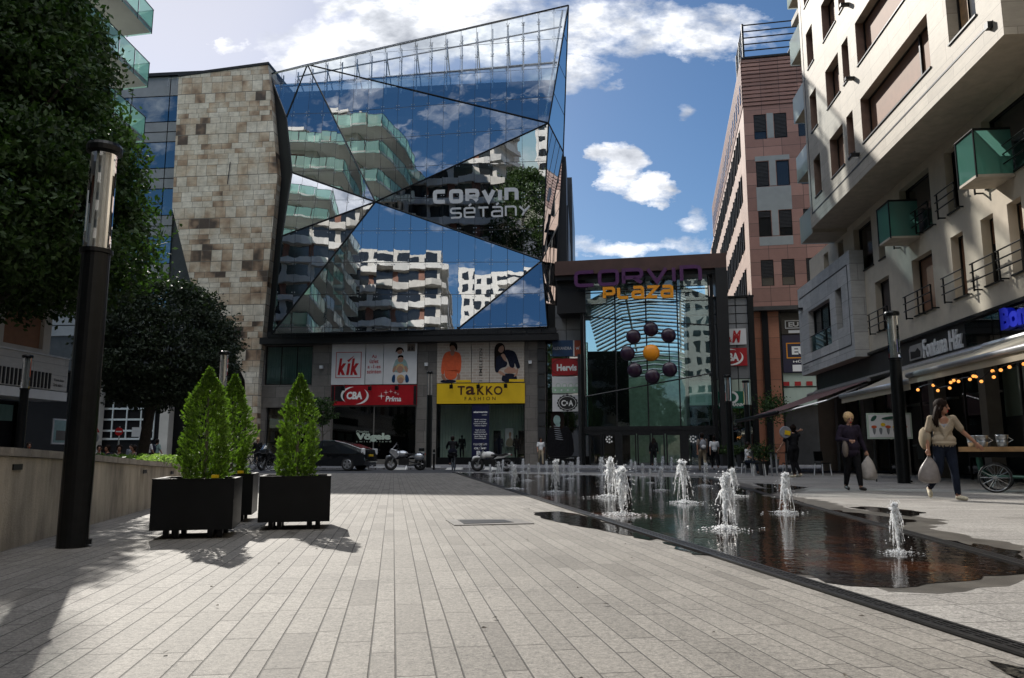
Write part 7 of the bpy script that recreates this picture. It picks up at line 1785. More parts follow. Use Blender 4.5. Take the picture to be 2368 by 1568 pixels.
art(s_, r, [('print_trousers', 'cloth_navy', [[(.10, .0), (.12, .08), (.55, .08), (.56, .0)]]), ('print_sweater', 'cloth_orange', [[(.11, .22), (.14, .55), (.22, .74), (.38, .78), (.60, .76), (.70, .68), (.72, .45), (.68, .22), (.58, .22), (.60, .36), (.58, .08), (.24, .08), (.22, .36), (.22, .2)]]), ('print_skin', 'skin_tan', [[(.37, .72), (.45, .64), (.52, .72), (.50, .80), (.40, .80)], ell(.45, .86, .085, .10), [(.12, .22), (.15, .08), (.30, .06), (.24, .12), (.21, .21)], [(.59, .22), (.60, .08), (.50, .05), (.68, .03), (.68, .22)]]), ('print_hair', 'hair_dark', [[(.36, .86), (.36, .96), (.46, 1.0), (.58, .96), (.60, .84), (.55, .76), (.53, .86), (.48, .92), (.40, .91)]])])
b = MB(); b.fbox(FM, *fr(c5, 300, 570, 450, 596), .1, .12); b.build('price_strip', 'sign_yellow', s_)
r = fr(c5, 460, 180, 637, 596); s_ = sign('poster', 'narrow brick pattern poster with upright words 1. EMELETEN', 'poster', r, 'poster_bricks')
txt(s_, [(fr(c5, 535, 250, 570, 580), '1. EMELETEN')], 'text_black', vert=False) if False else None
b = MB(); write(b, FM, fr(c5, 537, 250, 568, 582), '1. EMELETEN', .112, .005, vert=True); b.build('lettering', 'text_black', s_)
r = fr(c5, 642, 176, 996, 594); s_ = sign('poster', 'poster of a dark-haired woman in a knotted navy blouse against bricks', 'poster', r, 'poster_bricks')
art(s_, r, [('print_hair_back', 'hair_dark', [[(.14, .60), (.13, .82), (.20, .95), (.34, .97), (.44, .90), (.46, .70), (.54, .62), (.30, .60), (.22, .30), (.14, .30)]]), ('print_jeans', 'cloth_navy', [[(.34, .0), (.36, .16), (.44, .22), (.78, .20), (.80, .0)]]), ('print_skin', 'skin', [ell(.33, .82, .09, .10), [(.40, .30), (.46, .22), (.76, .21), (.78, .32), (.60, .40)], [(.30, .66), (.44, .50), (.50, .55), (.42, .72)], [(.22, .24), (.40, .16), (.48, .18), (.30, .30)], [(.84, .34), (.80, .16), (.68, .12), (.76, .22), (.78, .34)]]), ('print_blouse', 'cloth_navy', [[(.42, .80), (.66, .78), (.76, .72), (.84, .50), (.90, .34), (.78, .32), (.72, .50), (.72, .34), (.58, .36), (.54, .52), (.44, .66)], [(.16, .60), (.32, .68), (.42, .52), (.52, .50), (.50, .38), (.30, .34), (.24, .22), (.14, .28), (.20, .44)]]), ('print_fringe', 'hair_dark', [[(.20, .70), (.20, .90), (.32, .96), (.42, .90), (.34, .90), (.26, .84), (.24, .68)]])])
b = MB(); b.fbox(FM, *fr(c5, 842, 562, 995, 588), .1, .122); b.build('price_strip', 'sign_yellow', s_)
r = fr(c5, 104, 604, 1002, 810); s_ = sign('shop_sign', 'large yellow sign reading TAKKO FASHION in dark letters', 'shop sign', r, 'sign_yellow')
b = MB(); ty0, ty1 = 632, 722
for ch, xa, xb, kw in (('T', 315, 390, {}), ('a', 400, 495, {}), ('K', 515, 590, {}), ('K', 605, 680, {}), ('O', 685, 775, {})): write(b, FM, fr(c5, xa, ty0, xb, ty1), ch, .112, .02)
write(b, FM, fr(c5, 388, 742, 703, 778), 'FASHION', .112, .005, spacing=1.7); b.build('lettering', 'text_brown', s_)
r = fr(c5, 460, 815, 637, 1376, .02); s_ = sign('banner', 'tall dark navy banner headed elements between the two lit display windows', 'banner', r, 'sign_navy', .02, .08)
L = [(fr(c5, 478, 886, 620, 906, .02), 'elements', .03), (fr(c5, 565, 920, 615, 932, .02), 'outlet', 0)]
for i, s in enumerate(('Márkás minőségi', 'férfi ruházat,', 'öltönyök és zakók', 'Olaszországból', None, 'Ingek és más', 'egyéb termékek', 'rendkívül kedvező', 'áron Olasz- és', 'Németországból')):
    if s: hw = len(s) * 4.1; L.append((fr(c5, 547 - hw, 966 + i * 21.5, 547 + hw, 966 + i * 21.5 + 15, .02), s, .012))
L += [(fr(c5, 480, 1216, 615, 1236, .02), 'F.LLI CERRUTI', .01), (fr(c5, 485, 1258, 608, 1278, .02), 'OLYMP', .03)]
b = MB(); 
for q, s, bd in L: write(b, FM, q, s, .032, bd)
b.build('lettering', 'text_white', s_)
b = MB(); b.fbox(FM, *fr(c5, 508, 1296, 548, 1335, .02), .02, .03); b.build('white_label', 'sign_white', s_)
# column of four signs left of the entrance
r = fr(c5, 1283, 165, 1577, 327, .2); s_ = sign('shop_sign', 'blue ALEXANDRA sign with a red end panel, topmost of the column beside the entrance', 'shop sign', r, 'sign_blue', .2, .14)
txt(s_, [(fr(c5, 1288, 232, 1478, 262, .2), 'ALEXANDRA')], 'text_white', .212)
b = MB(); b.fbox(FM, *fr(c5, 1508, 166, 1576, 326, .2), .2, .206); b.build('red_end', 'sign_orange', s_); b = MB(); b.fbox(FM, *fr(c5, 1495, 166, 1508, 326, .2), .2, .206); b.poly([FM.p(*FM.px(*c5(1540 + dx, 243 + dy), .21), .21) for dx, dy in ((-20, -12), (-8, 2), (-2, -14), (6, 2), (20, -24), (14, 20), (2, 8), (-10, 20))]); b.build('sign_mark', 'text_white', s_)
r = fr(c5, 1277, 350, 1580, 525, .2); s_ = sign('shop_sign', 'red sign with white Hervis lettering in a dark oval', 'shop sign', r, 'sign_red', .2, .14)
b = MB(); cu_, cz = (r[0] + r[1]) / 2, (r[2] + r[3]) / 2; 
for k in range(40): A, B2 = 2 * PI * k / 40, 2 * PI * (k + 1) / 40; b.quad(*[FM.p(cu_ + 1.13 * s * math.cos(an), cz + .62 * s * math.sin(an), .206) for an, s in ((A, 1), (B2, 1), (B2, .95), (A, .95))])
b.build('oval', 'text_brown', s_); txt(s_, [(fr(c5, 1328, 408, 1532, 478, .2), 'Hervis')], 'text_white', .212, bold=.04)
r = fr(c5, 1280, 535, 1583, 705, .2); s_ = sign('shop_sign', 'pale sign with éttermek a 2. emeleten over a pattern of green circles', 'shop sign', r, 'sign_white', .2, .14)
txt(s_, [(fr(c5, 1318, 546, 1538, 566, .2), 'éttermek a'), (fr(c5, 1318, 574, 1540, 592, .2), '2. emeleten')], 'text_grey', .212, bold=.03)
b = MB(); b2 = MB()
for k in range(8):
    x = 1343 + (k % 4) * 64 - (30 if k > 3 else 0); y = 628 if k < 4 else 674; u, z = FM.px(*c5(x, y), .2)
    for i in range(16): A, B2 = 2 * PI * i / 16, 2 * PI * (i + 1) / 16; b.quad(*[FM.p(u + rr * math.cos(an), z + rr * math.sin(an), .206) for an, rr in ((A, .17), (B2, .17), (B2, .135), (A, .135))])
    b2.fdisc(FM, u, z, .07, .2, .206, 8)
b.build('ring_pattern', 'pale_green', s_); b2.build('ring_mark', 'text_grey', s_)
b = MB(); q = fr(c5, 1282, 640, 1581, 703, .2); b.fbox(FM, *q, .2, .203); b.build('green_band', 'pale_green', s_)
r = fr(c5, 1283, 718, 1587, 890, .2); s_ = sign('shop_sign', 'white sign with C&A in a black scalloped oval, lowest of the column', 'shop sign', r, 'sign_white', .2, .14)
cu_, cz = FM.px(*c5(1436, 805), .2)
b = MB(); b.fprism(FM, [(cu_ + (.70 + .028 * math.cos(16 * a)) * math.cos(a), cz + (.55 + .028 * math.cos(16 * a)) * math.sin(a)) for a in [2 * PI * k / 96 for k in range(96)]], .2, .206); b.build('oval', 'text_black', s_)
b = MB()
for k in range(40): A, B2 = 2 * PI * k / 40, 2 * PI * (k + 1) / 40; b.quad(*[FM.p(cu_ + .60 * s * math.cos(an), cz + .46 * s * math.sin(an), .209) for an, s in ((A, 1), (B2, 1), (B2, .95), (A, .95))])
b.build('oval_line', 'text_white', s_); txt(s_, [(fr(c5, 1374, 776, 1420, 836, .2), 'C'), (fr(c5, 1421, 788, 1447, 818, .2), '&'), (fr(c5, 1448, 776, 1496, 836, .2), 'A')], 'text_white', .212, bold=.03)
b = MB(); u = FM.px(*c5(1425, 340), .1)[0]; b.fbox(FM, u - .05, u + .05, r[2], FM.px(*c5(1425, 170))[1], .02, .06); b.build('sign_post', 'dark_metal', s_)
r = fr(c5, 1216, 892, 1504, 1375, .03); s_ = sign('poster', 'tall dark poster of a woman in a black coat and striped scarf', 'poster', r, 'green_glass', .03, .012)
art(s_, r, [('print_coat', 'cloth_black', [[(.0, .0), (.02, .45), (.08, .62), (.30, .72), (.62, .72), (.88, .62), (.98, .40), (1.0, .0)]]), ('print_hair', 'hair_dark', [[(.18, .66), (.18, .96), (.30, 1.0), (.60, 1.0), (.66, .92), (.66, .68), (.56, .62), (.30, .62)]]), ('print_skin', 'cloth_mint', [ell(.40, .82, .13, .11), [(.34, .70), (.46, .66), (.52, .70), (.50, .76), (.36, .76)]]), ('print_fringe', 'hair_dark', [[(.26, .84), (.24, .95), (.40, .98), (.60, .95), (.56, .84), (.50, .90), (.34, .93)]]), ('print_scarf', 'cloth_grey', [[(.28 + .01 * k, .70 - .045 * k), (.50 + .02 * k, .68 - .045 * k), (.50 + .02 * k, .665 - .045 * k), (.28 + .01 * k, .682 - .045 * k)] for k in range(7)])], .045)
# spotlights and cube lamps
def spot(cf, x, y, lb):
    u, z = FM.px(*cf(x, y), .5); t_ = thing('spotlight', lb, 'spotlight', tuple(FM.p(u, z, .5)), 'little spotlights over the shop signs'); b = MB(); b.fbox(FM, u - .11, u + .11, z - .16, z + .12, .4, .6); b.build('lamp_box', 'black_metal', t_); b = MB(); b.tube([FM.p(u, z + .1, .5), FM.p(u, z + .3, .1)], .025, 5); b.build('arm', 'black_metal', t_)
for cf, x, y, lb in ((c4, 890, 655, 'small black spotlight over the left end of the red sign'), (c4, 1162, 655, 'small black spotlight over the middle of the red sign'), (c4, 1436, 650, 'small black spotlight over the right half of the red sign'), (c5, 250, 635, 'small black spotlight over the left part of the yellow sign'), (c5, 526, 635, 'small black spotlight over the middle letter of the yellow sign'), (c5, 806, 628, 'small black spotlight over the right end of the yellow lettering')): spot(cf, x, y, lb)
for cf, x, y, lb in ((c4, 668, 440, 'small white cube lamp on the pier left of the white posters'), (c4, 1740, 412, 'small white cube lamp on the pier between the two shop fronts'), (c5, 1056, 390, 'small white cube lamp on the pier right of the yellow sign')):
    u, z = FM.px(*cf(x, y), .1); t_ = thing('wall_lamp', lb, 'wall lamp', tuple(FM.p(u, z, .1)), 'cube lamps on the stone piers'); b = MB(); b.fbox(FM, u - .11, u + .11, z - .11, z + .11, .02, .24); b.build('lamp_cube', 'white_metal', t_); b = MB(); b.fbox(FM, u - .06, u + .06, z - .06, z + .06, .0, .02); b.build('mount', 'dark_metal', t_)
# shop window dummies in suits
def dummy(px_, lb, top, w_=-.8, head=False):
    u, z = FM.px(*px_, w_); p = FM.p(u, .5, w_); t_ = thing('mannequin', lb, 'mannequin', (0, 0, 0), 'suited mannequins in the display windows'); f = Fig(); P = dict(STAND); body(f, P, arms=('long', 'long'), face=False, hands=False); f.skin('body', [top if not head else 'cloth_white', top, top, 'shoe_black', 'hair_dark', top, top], t_, .02); t_.location = p; t_.scale = (.95,) * 3
dummy(c5(360, 1270), 'headless mannequin in a black suit left of the navy banner', 'cloth_black'); dummy(c5(745, 1260), 'mannequin in a navy suit at the left of the right display window', 'cloth_navy', -.9); dummy(c5(918, 1260), 'mannequin in a black suit at the right of the right display window', 'cloth_black')
r = fr(c5, 800, 1062, 882, 1250, -1.3); s_ = thing('poster', 'hanging poster of a man in a tan shirt between the two suited mannequins', 'poster', tuple(FM.p(r[0], r[2], -1.3))); b = MB(); b.fbox(FM, *r, -1.33, -1.3); b.build('panel', 'sign_white', s_)
art(s_, r, [('print_shirt', 'cloth_khaki', [[(.1, .0), (.12, .30), (.40, .46), (.80, .46), (1, .34), (1, .0)]]), ('print_skin', 'skin', [ell(.62, .66, .17, .14), [(.5, .4), (.74, .4), (.7, .56), (.54, .56)]])], -1.294)
# ================================================================ vehicles
def motorbike(label, loc, rz, paint, tour=True, screen=True, s=1.0):
    t_ = thing('motorcycle', label, 'motorcycle', (0, 0, 0), 'motorcycles parked along the street')
    for x, r in ((.72, .31), (-.72, .31)):
        b = MB(); b.ring((x, 0, r), r - .07, .075, (0, 1, 0), 22, 7); w_ = b.build('wheel', 'rubber', t_); b = MB(); b.lathe([(.05, -.06), (.07, 0), (.05, .06)], (x, 0, r), 10, 'Y')
        for k in range(6): a = k * PI / 3; b.tube([(x, 0, r), (x + (r - .09) * math.cos(a), 0, r + (r - .09) * math.sin(a))], .018, 5)
        b.ring((x, 0, r), r - .12, .02, (0, 1, 0), 18, 5); b.build('rim', 'steel', w_)
    b = MB()
    for y in (-.1, .1): b.tube([(.72, y, .31), (.52, y, .82), (.44, y, 1.02)], [.03, .035, .03], 7)
    b.build('fork', 'steel', t_)
    b = MB(); b.tube([(.44, 0, .95), (.1, 0, .62), (-.2, 0, .45), (-.72, 0, .31)], .05, 6); b.box((.08, 0, .42), (.52, .34, .34)); b.tube([(.25, .12, .3), (-.2, .16, .24), (-.75, .17, .34)], [.03, .04, .06], 8); b.build('engine', 'dark_metal', t_)
    b = MB(); b.ball((.16, 0, .80), .24, 14, 10, (1.25, .62, .72)); b.ball((.40, 0, .78), .17, 12, 8, (1, .9, 1.1)); b.build('tank', paint, t_, smooth=True)
    b = MB(); b.prism([(-.85, -.13, .84), (-.55, -.15, .74), (.05, -.12, .76), (.02, -.12, .84), (-.35, -.15, .82), (-.72, -.13, .90)], (0, .28, 0)); b.build('seat', 'rubber', t_, bevel=.03)
    b = MB(); b.prism([(-.95, -.09, .84), (-.6, -.11, .66), (-.1, -.1, .6), (-.3, -.1, .76), (-.9, -.08, .88)], (0, .2, 0)); b.build('tail_fairing', paint, t_, bevel=.02)
    b = MB(); b.tube([(.98, 0, .50), (.90, 0, .66), (.72, 0, .70), (.52, 0, .64)], [.05, .085, .09, .05], 8, True, .9); b.build('mudguard', paint, t_, smooth=True)
    if tour:
        b = MB(); b.prism([(.50, -.2, .55), (.82, -.14, .88), (.72, -.12, 1.08), (.45, -.2, 1.0), (.30, -.22, .7)], (0, .4, 0)); b.build('front_fairing', paint, t_, bevel=.04)
        for sgn in (-1, 1): b = MB(); b.ball((-.66, sgn * .30, .66), .2, 12, 8, (1.25, .55, .95)); b.build('pannier', paint, t_, smooth=True)
    b = MB(); b.ball((.62, 0, .90), .085, 12, 8, (.7, 1, 1)); b.build('headlight', 'lamp_clear', t_, smooth=True)
    if screen: b = MB(); b.add([(.68, -.18, 1.0), (.68, .18, 1.0), (.38, .16, 1.38), (.38, -.16, 1.38), (.74, 0, 1.0), (.43, 0, 1.40)], ((0, 4, 5, 3), (4, 1, 2, 5))); b.build('windscreen', 'clear_glass', t_)
    b = MB(); b.tube([(.30, -.36, 1.04), (.42, -.2, 1.06), (.44, 0, 1.02), (.42, .2, 1.06), (.30, .36, 1.04)], .018, 6)
    for y in (-.36, .36): b.tube([(.36, y * .8, 1.06), (.40, y * 1.05, 1.22)], .01, 5); b.ball((.40, y * 1.08, 1.24), .055, 8, 6, (.4, 1.2, .8))
    b.build('handlebar', 'black_metal', t_, smooth=True)
    b = MB(); b.box((-.97, 0, .80), (.04, .16, .06)); b.build('tail_light', 'lamp_red', t_)
    b = MB(); b.tube([(-.05, .12, .3), (-.02, .30, .02)], .016, 5); b.build('side_stand', 'steel', t_)
    t_.location = loc; t_.rotation_euler = (0, 0, rz); t_.scale = (s,) * 3; return t_
q = gp(937, 1087.5); motorbike('silver touring motorcycle with side cases facing left below the stone pier', (q.x, q.y, 0), PI + .12, 'silver_paint')
q = gp(1137, 1090); motorbike('white and black motorcycle facing left in front of the navy banner', (q.x, q.y, 0), PI - .1, 'white_paint', False, True, .95)
q = gp(826, 1086); motorbike('black chopper seen from the front just behind the black car', (q.x, q.y, 0), -PI / 2 - .5, 'black_metal', False, True, .95)
q = gp(625, 1088); motorbike('dark motorcycle with a tall screen facing the plaza beside the parked bicycles', (q.x, q.y, 0), -PI / 2 - .35, 'dark_metal', True, True, .95)
q = gp(853, 1082); motorbike('dark motorcycle with a white front fairing standing against the dark window', (q.x, q.y + 1, 0), -PI / 2 + .4, 'white_paint', False, False, .85)
q = gp(604, 1089); bicycle('black parked bicycle beside the dark motorcycle', (q.x, q.y, 0), .25); q = gp(588, 1087); bicycle('black parked bicycle nearest the stone tower', (q.x, q.y, 0), .5)
# black hatchback
car = thing('car', 'black hatchback with tall clear tail lights parked behind the right conifer', 'car', (0, 0, 0)); W = .86
side = [(2.15, .35), (2.18, .55), (2.05, .72), (1.35, .90), (.62, 1.36), (.05, 1.47), (-.55, 1.46), (-1.25, 1.30), (-1.95, 1.06), (-2.12, 1.02), (-2.15, .80), (-2.20, .45), (-2.12, .26), (-1.72, .22), (1.75, .22)]
b = MB(); n = len(side)
for y, kz in ((-W, 1), (W, 1)): b.add([(x, y * (1 - max(0, z - .88) * .34), z) for x, z in side], (tuple(range(n)),))
for i in range(n): b.f.append([i, (i + 1) % n, n + (i + 1) % n, n + i]); b.mi.append(0)
b.build('body', 'car_paint', car, bevel=.05)
b = MB()
for sg in (-1, 1):
    for pts in (((.62, .95), (.98, .95), (.52, 1.30), (.10, 1.38), (.08, .95)), ((.02, .95), (.03, 1.38), (-.50, 1.38), (-1.05, 1.22), (-1.25, 1.02), (-.9, .95))): b.poly([(x, sg * (W * (1 - max(0, z - .88) * .34) + .006), z) for x, z in pts])
b.build('side_window', 'window_dark', car)
b = MB(); b.poly([(-1.30, -.62, 1.30), (-1.30, .62, 1.30), (-1.92, .66, 1.085), (-1.92, -.66, 1.085)]); b.poly([(-2.135, -.6, 1.0), (-2.135, .6, 1.0), (-2.165, .6, .85), (-2.165, -.6, .85)]); b.build('rear_window', 'window_dark', car)
for x in (1.32, -1.32):
    for sg in (-1, 1):
        b = MB(); b.lathe([(.20, -.09), (.31, -.09), (.325, -.05), (.325, .05), (.31, .09), (.20, .09)], (x, sg * .80, .32), 24, 'Y'); w_ = b.build('wheel', 'rubber', car); b = MB(); b.ring((x, sg * .895, .32), .205, .018, (0, 1, 0), 22, 5)
        for k in range(5):
            a = 2 * PI * k / 5 + .3; d = Vector((math.cos(a), 0, math.sin(a))); e = Vector((-math.sin(a), 0, math.cos(a))); c = Vector((x, sg * .893, .32)); b.prism([c + d * .04 - e * .035, c + d * .20 - e * .055, c + d * .20 + e * .055, c + d * .04 + e * .035], (0, .012 * sg, 0))
        b.lathe([(.05, -.02), (.05, .02)], (x, sg * .895, .32), 10, 'Y'); b.build('rim', 'silver_paint', w_)
for sg in (-1, 1):
    b = MB(); b.hexa([(-2.02, sg * .70, .72), (-2.19, sg * .66, .72), (-1.92, sg * .86, .74), (-2.00, sg * .87, .72), (-1.85, sg * .70, 1.09), (-2.13, sg * .66, 1.06), (-1.86, sg * .83, 1.08), (-1.98, sg * .845, 1.07)]); b = MB(); b.box((-2.06, sg * .74, .92), (.2, .26, .30), sg * .35); b.build('tail_light', 'lamp_clear', car, bevel=.03)
    b = MB(); b.box((.72, sg * .95, .98), (.14, .16, .11)); b.build('mirror', 'car_paint', car, bevel=.03)
b = MB(); b.box((-2.185, 0, .74), (.02, .5, .11)); b.build('number_plate', 'sign_yellow', car)
q = gp(742, 1088.5); car.location = (q.x + .2, q.y + .85, 0); car.rotation_euler = (0, 0, PI - .30 + .1)
# bollards
b0 = None
for x, Y, r, h, lb in ((974, 39.8, .15, 1.12, 'thick black bollard behind the silver motorcycle'), (1003, 40.2, .06, 1.05, 'thin black post at the right of the slim lamp'), (660, 41, .08, 1.0, 'thin black post behind the conifers by the parked bicycles')):
    p = at(x, 1060, Y); t_ = thing('bollard', lb, 'bollard', (p.x, p.y, 0), 'black bollards on the kerb'); b = MB(); b.lathe([(r, 0), (r, h - .06), (r * .9, h - .02), (r * .5, h)], (p.x, p.y, 0), 16); b.build('post', 'black_metal', t_); b = MB(); b.lathe([(r * 1.08, h * .78), (r * 1.08, h * .84)], (p.x, p.y, 0), 16); b.build('band', 'steel', t_)
# traffic signs on the left
p = at(355 / 1.2674 * .997, 1010, 44)
def roadsign(name, label, px_, Y, zc): p = at(px_, 1000, Y); t_ = thing(name, label, 'road sign', (p.x, p.y, 0)); b = MB(); b.tube([(p.x, p.y, 0), (p.x, p.y, zc + .2)], .035, 7); b.build('post', 'steel', t_); return t_, Frame((p.x, p.y - .05, 0), 0)
t_, F = roadsign('road_sign', 'round red no entry sign with a white bar in front of the garage grille', 276, 44, 2.15); z = at(276, 998, 44).z
b = MB(); b.fdisc(F, 0, z, .23, 0, .02, 28); b.build('disc', 'road_red', t_); b = MB(); b.fbox(F, -.17, .17, z - .035, z + .035, .02, .028); b.build('bar', 'text_white', t_)
t_, F = roadsign('road_sign', 'triangular red-bordered warning sign above a grey disc left of the garage', 218, 40, 2.6); z = at(218, 990, 40).z
b = MB(); b.fprism(F, [(-.30, z - .22), (.30, z - .22), (0, z + .32)], 0, .02); b.build('triangle', 'road_red', t_); b = MB(); b.fprism(F, [(-.21, z - .17), (.21, z - .17), (0, z + .22)], .02, .026); b.build('face', 'text_white', t_); b = MB(); b.fbox(F, -.06, -.02, z - .12, z + .04, .026, .03); b.fbox(F, .02, .06, z - .12, z + .04, .026, .03); b.build('symbol', 'text_black', t_)
b = MB(); zz = at(218, 1012, 40).z; b.fdisc(F, 0, zz, .29, 0, .02, 24); b.build('disc', 'grey_paint', t_)
p = at(316, 1000, 48); F = Frame((p.x, p.y, 0), -5); z0_, z1_ = at(316, 1010, 48).z, at(316, 988, 48).z; t_ = thing('notice', 'white notice board at the right edge of the garage grille', 'notice', (p.x, p.y, z0_)); b = MB(); b.fbox(F, -.3, .3, z0_, z1_, 0, .04); b.build('board', 'sign_white', t_); b = MB(); b.fbox(F, -.22, .22, z1_ - .2, z1_ - .08, .04, .045); b.build('text_band', 'text_grey', t_)
# ================================================================ awnings, lights and terrace on the right
def awning(label, u0, u1, proj, zf, zw, m, bar=True, val=.18, sag=.05):
    t_ = thing('awning', label, 'awning', tuple(FR.p((u0 + u1) / 2, zf, proj)), 'shop awnings'); b = MB(); n = 8; nu = max(2, int((u1 - u0) / .35)); vs = []
    def q(i, k): f = k / n; return FR.p(u0 + (u1 - u0) * i / nu, zw + (zf - zw) * f - sag * math.sin(PI * f), .08 + (proj - .08) * f)
    for i in range(nu):
        for k in range(n): b.quad(q(i, k), q(i + 1, k), q(i + 1, k + 1), q(i, k + 1))
    o = b.build('fabric', m, t_, smooth=True)
    b = MB()
    b.fbox(FR, u0, u1, zf - .08 - val, zf - .04, proj - .02, proj); b.build('valance', m, t_)
    b = MB(); b.tube([FR.p(u0 - .05, zf - .02, proj), FR.p(u1 + .05, zf - .02, proj)], .075, 10); b.build('front_bar', 'alu' if m == 'awning_cream' else 'dark_metal', t_, smooth=True)
    b = MB(); b.tube([FR.p(u0 - .05, zw, .15), FR.p(u1 + .05, zw, .15)], .09, 8); b.build('roller', 'alu', t_)
    for u in (u0 + .25, u1 - .25): b = MB(); b.tube([FR.p(u, zw - .15, .1), FR.p(u + .5, (zw + zf) / 2 - .2, proj * .5), FR.p(u, zf - .06, proj - .03)], .035, 6); b.build('arm', 'alu', t_)
    return t_
awning('cream awning on the far side of the lamp post', -27.1, -21.25, 2.2, 2.83, 3.72, 'awning_cream')
awning('large cream awning reaching to the right edge with string lights below', -21.15, -9, 2.25, 2.98, 3.76, 'awning_cream')
awning('faded mauve awning in front of the stone bay', -38.5, -30.2, 3.7, 2.45, 3.70, 'awning_mauve', val=.04)
sl_ = thing('string_lights', 'string of glowing round bulbs hanging under the cream awning', 'string lights', tuple(at(2150, 890, 19)))
bl = [(1133, 1147), (1310, 1095), (1363, 1155), (1498, 1127), (1510, 1062), (1545, 1040), (1600, 1050), (1730, 1027), (1770, 990), (1800, 993), (1862, 1050), (1990, 930), (2005, 1000), (2085, 920), (2185, 885), (2350, 850)]
pp = []
for i, (x, y) in enumerate(bl):
    Y = 19.6 - 3.6 * (x - 1133) / 1217; q = at((2400 + x / 3.92) / 1.2674, (850 + y / 3.92) / 1.2674, Y); pp.append(q); b = MB(); b.ball(q, .038, 10, 7); b.build('bulb', 'bulb', sl_, smooth=True)
b = MB()
for i in range(len(pp) - 1):
    a, c = pp[i] + Vector((0, 0, .07)), pp[i + 1] + Vector((0, 0, .07)); b.tube([a - Vector((0, 0, .02)), (a + c) / 2 - Vector((0, 0, .01)), c - Vector((0, 0, .02))], .012, 5)
for q in pp: b.tube([q + Vector((0, 0, .035)), q + Vector((0, 0, .08))], .022, 6)
b.build('cable', 'black_metal', sl_)
# menu board
p = at(2056, 985, 22.6); F = Frame((p.x, p.y, 0), -8); mb_ = thing('menu_board', 'framed board with pictures of ice cream sundaes behind the lamp post', 'menu board', (p.x, p.y, 0)); z0_, z1_ = at(2056, 1015, 22.6).z, at(2056, 955, 22.6).z
b = MB(); b.fbox(F, -.62, .62, z0_, z1_, -.05, 0); b.build('frame', 'curtain', mb_); b = MB(); b.fbox(F, -.57, .57, z0_ + .05, z1_ - .05, 0, .006); b.build('sheet', 'sign_white', mb_)
r = (-.57, .57, z0_ + .05, z1_ - .05); sund = []
art(mb_, r, [('print_leaf', 'cart_green', [[(.03, .70), (.10, .95), (.22, .98), (.16, .74)], [(.3, .86), (.62, .96), (.66, .82), (.34, .76)]]), ('print_glass', 'silver_paint', [[(x - .05, .42), (x + .05, .42), (x + .02, .12), (x - .02, .12)] for x in (.12, .28, .46, .62, .86)]), ('print_fruit', 'sign_orange', [ell(x, .46, .07, .07) for x in (.12, .46, .86)]), ('print_lemon', 'sign_yellow', [ell(.34, .56, .06, .08), ell(.62, .45, .055, .06)])], .009, F)
b = MB(); write(b, F, (-.1, .16, z1_ - .22, z1_ - .16), 'FAGYLALT', .012, .01); b.build('lettering', 'text_black', mb_)
for x in (-.45, .45): b = MB(); b.tube([F.p(x, 0, -.03), F.p(x, z0_, -.03)], .02, 6); b.build('leg', 'dark_metal', mb_)
# market cart with spoked wheels, and metal buckets on it
ct = thing('cart', 'wooden market cart with green frame and spoked wheels at the right edge', 'cart', (0, 0, 0))
b = MB()
for k in range(5): b.box((0, -.38 + .19 * k, .93), (2.7, .18, .045))
b.box((0, -.48, .90), (2.7, .02, .10)); b.box((-1.36, 0, .90), (.02, .96, .10)); b.build('top', 'wood', ct)
b = MB(); b.box((0, 0, .80), (2.4, .8, .14)); b.build('drawer', 'black_void', ct)
b = MB()
for y in (-.36, .36): b.tube([(-1.05, y, .74), (-1.02, y, .46), (-.85, y, .34), (0, y, .32), (.85, y, .34), (1.02, y, .46), (1.05, y, .74)], .035, 6)
for x in (-.75, .75): b.tube([(x, -.45, .30), (x, .45, .30)], .025, 6)
b.build('frame', 'cart_green', ct)
for x in (-.75, .75):
    for y in (-.46, .46):
        b = MB(); b.ring((x, y, .31), .29, .02, (0, 1, 0), 28, 6); w_ = b.build('wheel', 'rubber', ct); b = MB(); b.lathe([(.035, -.05), (.035, .05)], (x, y, .31), 10, 'Y'); b.ring((x, y, .31), .272, .010, (0, 1, 0), 24, 4)
        for k in range(12): a = 2 * PI * k / 12; b.tube([(x, y, .31), (x + .28 * math.cos(a), y, .31 + .28 * math.sin(a))], .006, 4)
        b.build('spoke', 'steel', w_)
ct.location = (10.95, 16.2, 0); ct.rotation_euler = (0, 0, -.62)
def bucket(label, px_, Y): 
    q = at(px_, 1036, Y); z = .955; t_ = thing('bucket', label, 'bucket', (q.x, q.y, z), 'zinc buckets on the cart'); b = MB(); b.lathe([(.085, z), (.105, z + .09), (.108, z + .095), (.104, z + .10), (.115, z + .22), (.122, z + .225), (.118, z + .235), (.108, z + .225), (.09, z + .02)], (q.x, q.y, 0), 20); b.build('pail', 'zinc', t_, smooth=True); b = MB(); b.tube([(q.x + .115, q.y, z + .2), (q.x + .2, q.y - .04, z + .13), (q.x + .115, q.y - .01, z + .08)], .008, 5); b.build('handle', 'steel', t_)
bucket('zinc bucket at the left end of the cart', 2250, 16.6); bucket('zinc bucket in the middle of the cart', 2272, 16.4); bucket('zinc bucket standing apart at the right of the cart', 2318, 15.9)
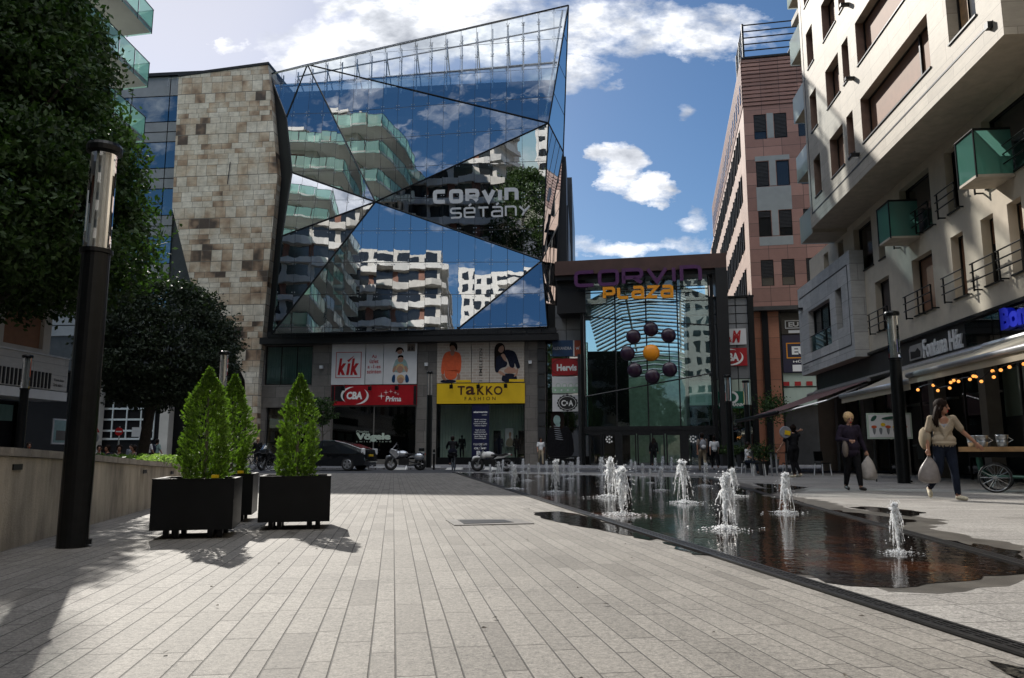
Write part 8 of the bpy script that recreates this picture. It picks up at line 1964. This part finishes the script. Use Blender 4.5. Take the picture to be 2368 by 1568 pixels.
# table and chairs, pot plants
tq = gp(1808, 1101); tb = thing('table', 'small dark terrace table the waitress leans over', 'table', tuple(tq)); b = MB(); b.box((tq.x, tq.y, .84), (.7, .7, .03)); b.build('top', 'dark_metal', tb)
for dx in (-.28, .28):
    for dy in (-.28, .28): b = MB(); b.box((tq.x + dx, tq.y + dy, .41), (.05, .05, .825)); b.build('leg', 'grey_paint', tb)
def chair(label, x, y, rz):
    t_ = thing('chair', label, 'chair', (0, 0, 0), 'terrace chairs'); b = MB(); b.box((0, 0, .46), (.44, .42, .035)); b.build('seat', 'black_metal', t_); b = MB(); b.box((0, .2, .72), (.42, .03, .36), 0, -.1); b.build('backrest', 'black_metal', t_)
    for dx in (-.19, .19):
        for dy in (-.18, .18): b = MB(); b.tube([(dx, dy, .45), (dx * 1.15, dy * 1.2, 0)], .018, 6); b.build('leg', 'white_metal', t_)
    t_.location = (x, y, 0); t_.rotation_euler = (0, 0, rz)
chair('white-legged terrace chair left of the small table', tq.x - .75, tq.y + .3, 1.4); chair('white-legged terrace chair between the small table and the waitress', tq.x + .55, tq.y + .7, -.6); chair('white-legged terrace chair under the mauve awning behind the waitress', tq.x + 1.9, tq.y + 1.0, .4)
random.seed(40)
def pot(label, x, y, h, n, spread, lm='leaf_hedge', pole=0, sz=.05, ph=.5):
    t_ = thing('pot_plant', label, 'pot plant', (x, y, 0), 'pot plants on the terrace'); b = MB(); b.lathe([(.15, 0), (.22, ph), (.24, ph), (.24, ph + .03), (.2, ph + .03)], (x, y, 0), 16); b.build('pot', 'plant_pot', t_)
    b = MB(); b.tube([(x, y, ph), (x + .02, y, ph + pole + h * .5)], .025, 6); b.build('stem', 'bark', t_); b = MB(); pts = [Vector((x + random.gauss(0, spread * .45), y + random.gauss(0, spread * .45), ph + pole + h * (.5 + random.gauss(0, .24)))) for _ in range(n)]; leaves(b, pts, sz); b.build('foliage', lm, t_)
for x, y, h, lb in ((1672, 1080, .55, 'dark pot plant closest to the portal pillar'), (1692, 1081, .6, 'dark pot plant second from the portal pillar'), (1712, 1083, .5, 'dark pot plant third from the portal pillar')): q = gp(x, y); pot(lb, q.x, q.y, h, 500, .45, sz=.07, ph=.75)
q = gp(1766, 1099); pot('leafy green shrub in a dark pot left of the small table', q.x, q.y, .7, 700, .5)
q = at(1788, 1000, 42); pot('clipped ball tree in a pot before the orange stone pier', q.x, q.y, 1.5, 1500, .85, 'leaf_dark', 2.1, .07)
# person seated on the terrace near the shrub
q = gp(1752, 1098); person('person in a pale shirt sitting on the terrace behind the leafy green shrub', (q.x - .1, q.y + .8, 0), .9, dict(SIT), mats_('skin', 'cloth_white', 'cloth_jeans', 'shoe_black'), .98, .018, hands=False); chair('terrace chair under the person in the pale shirt', q.x - .1, q.y + .85, .9)
# slim sundries: cigarette-butt bits and leaves on the paving
random.seed(77)
lt = thing('fallen_leaves', 'few brown leaves and scraps scattered on the sunlit paving', 'litter', (0, 5, 0)); lt['kind'] = 'stuff'; b = MB()
for _ in range(70):
    y = random.uniform(2.6, 14); x = random.uniform(-.45, .45) * y; a = random.uniform(0, 6.3); s = random.uniform(.008, .022); z = .011; d = Vector((math.cos(a), math.sin(a), 0)) * s; e = Vector((-d.y, d.x, 0)) * .5; c = Vector((x, y, z)); b.quad(c - d, c + e + Vector((0, 0, .006)), c + d, c - e)
b.build('leaf_scrap', 'bark', lt)
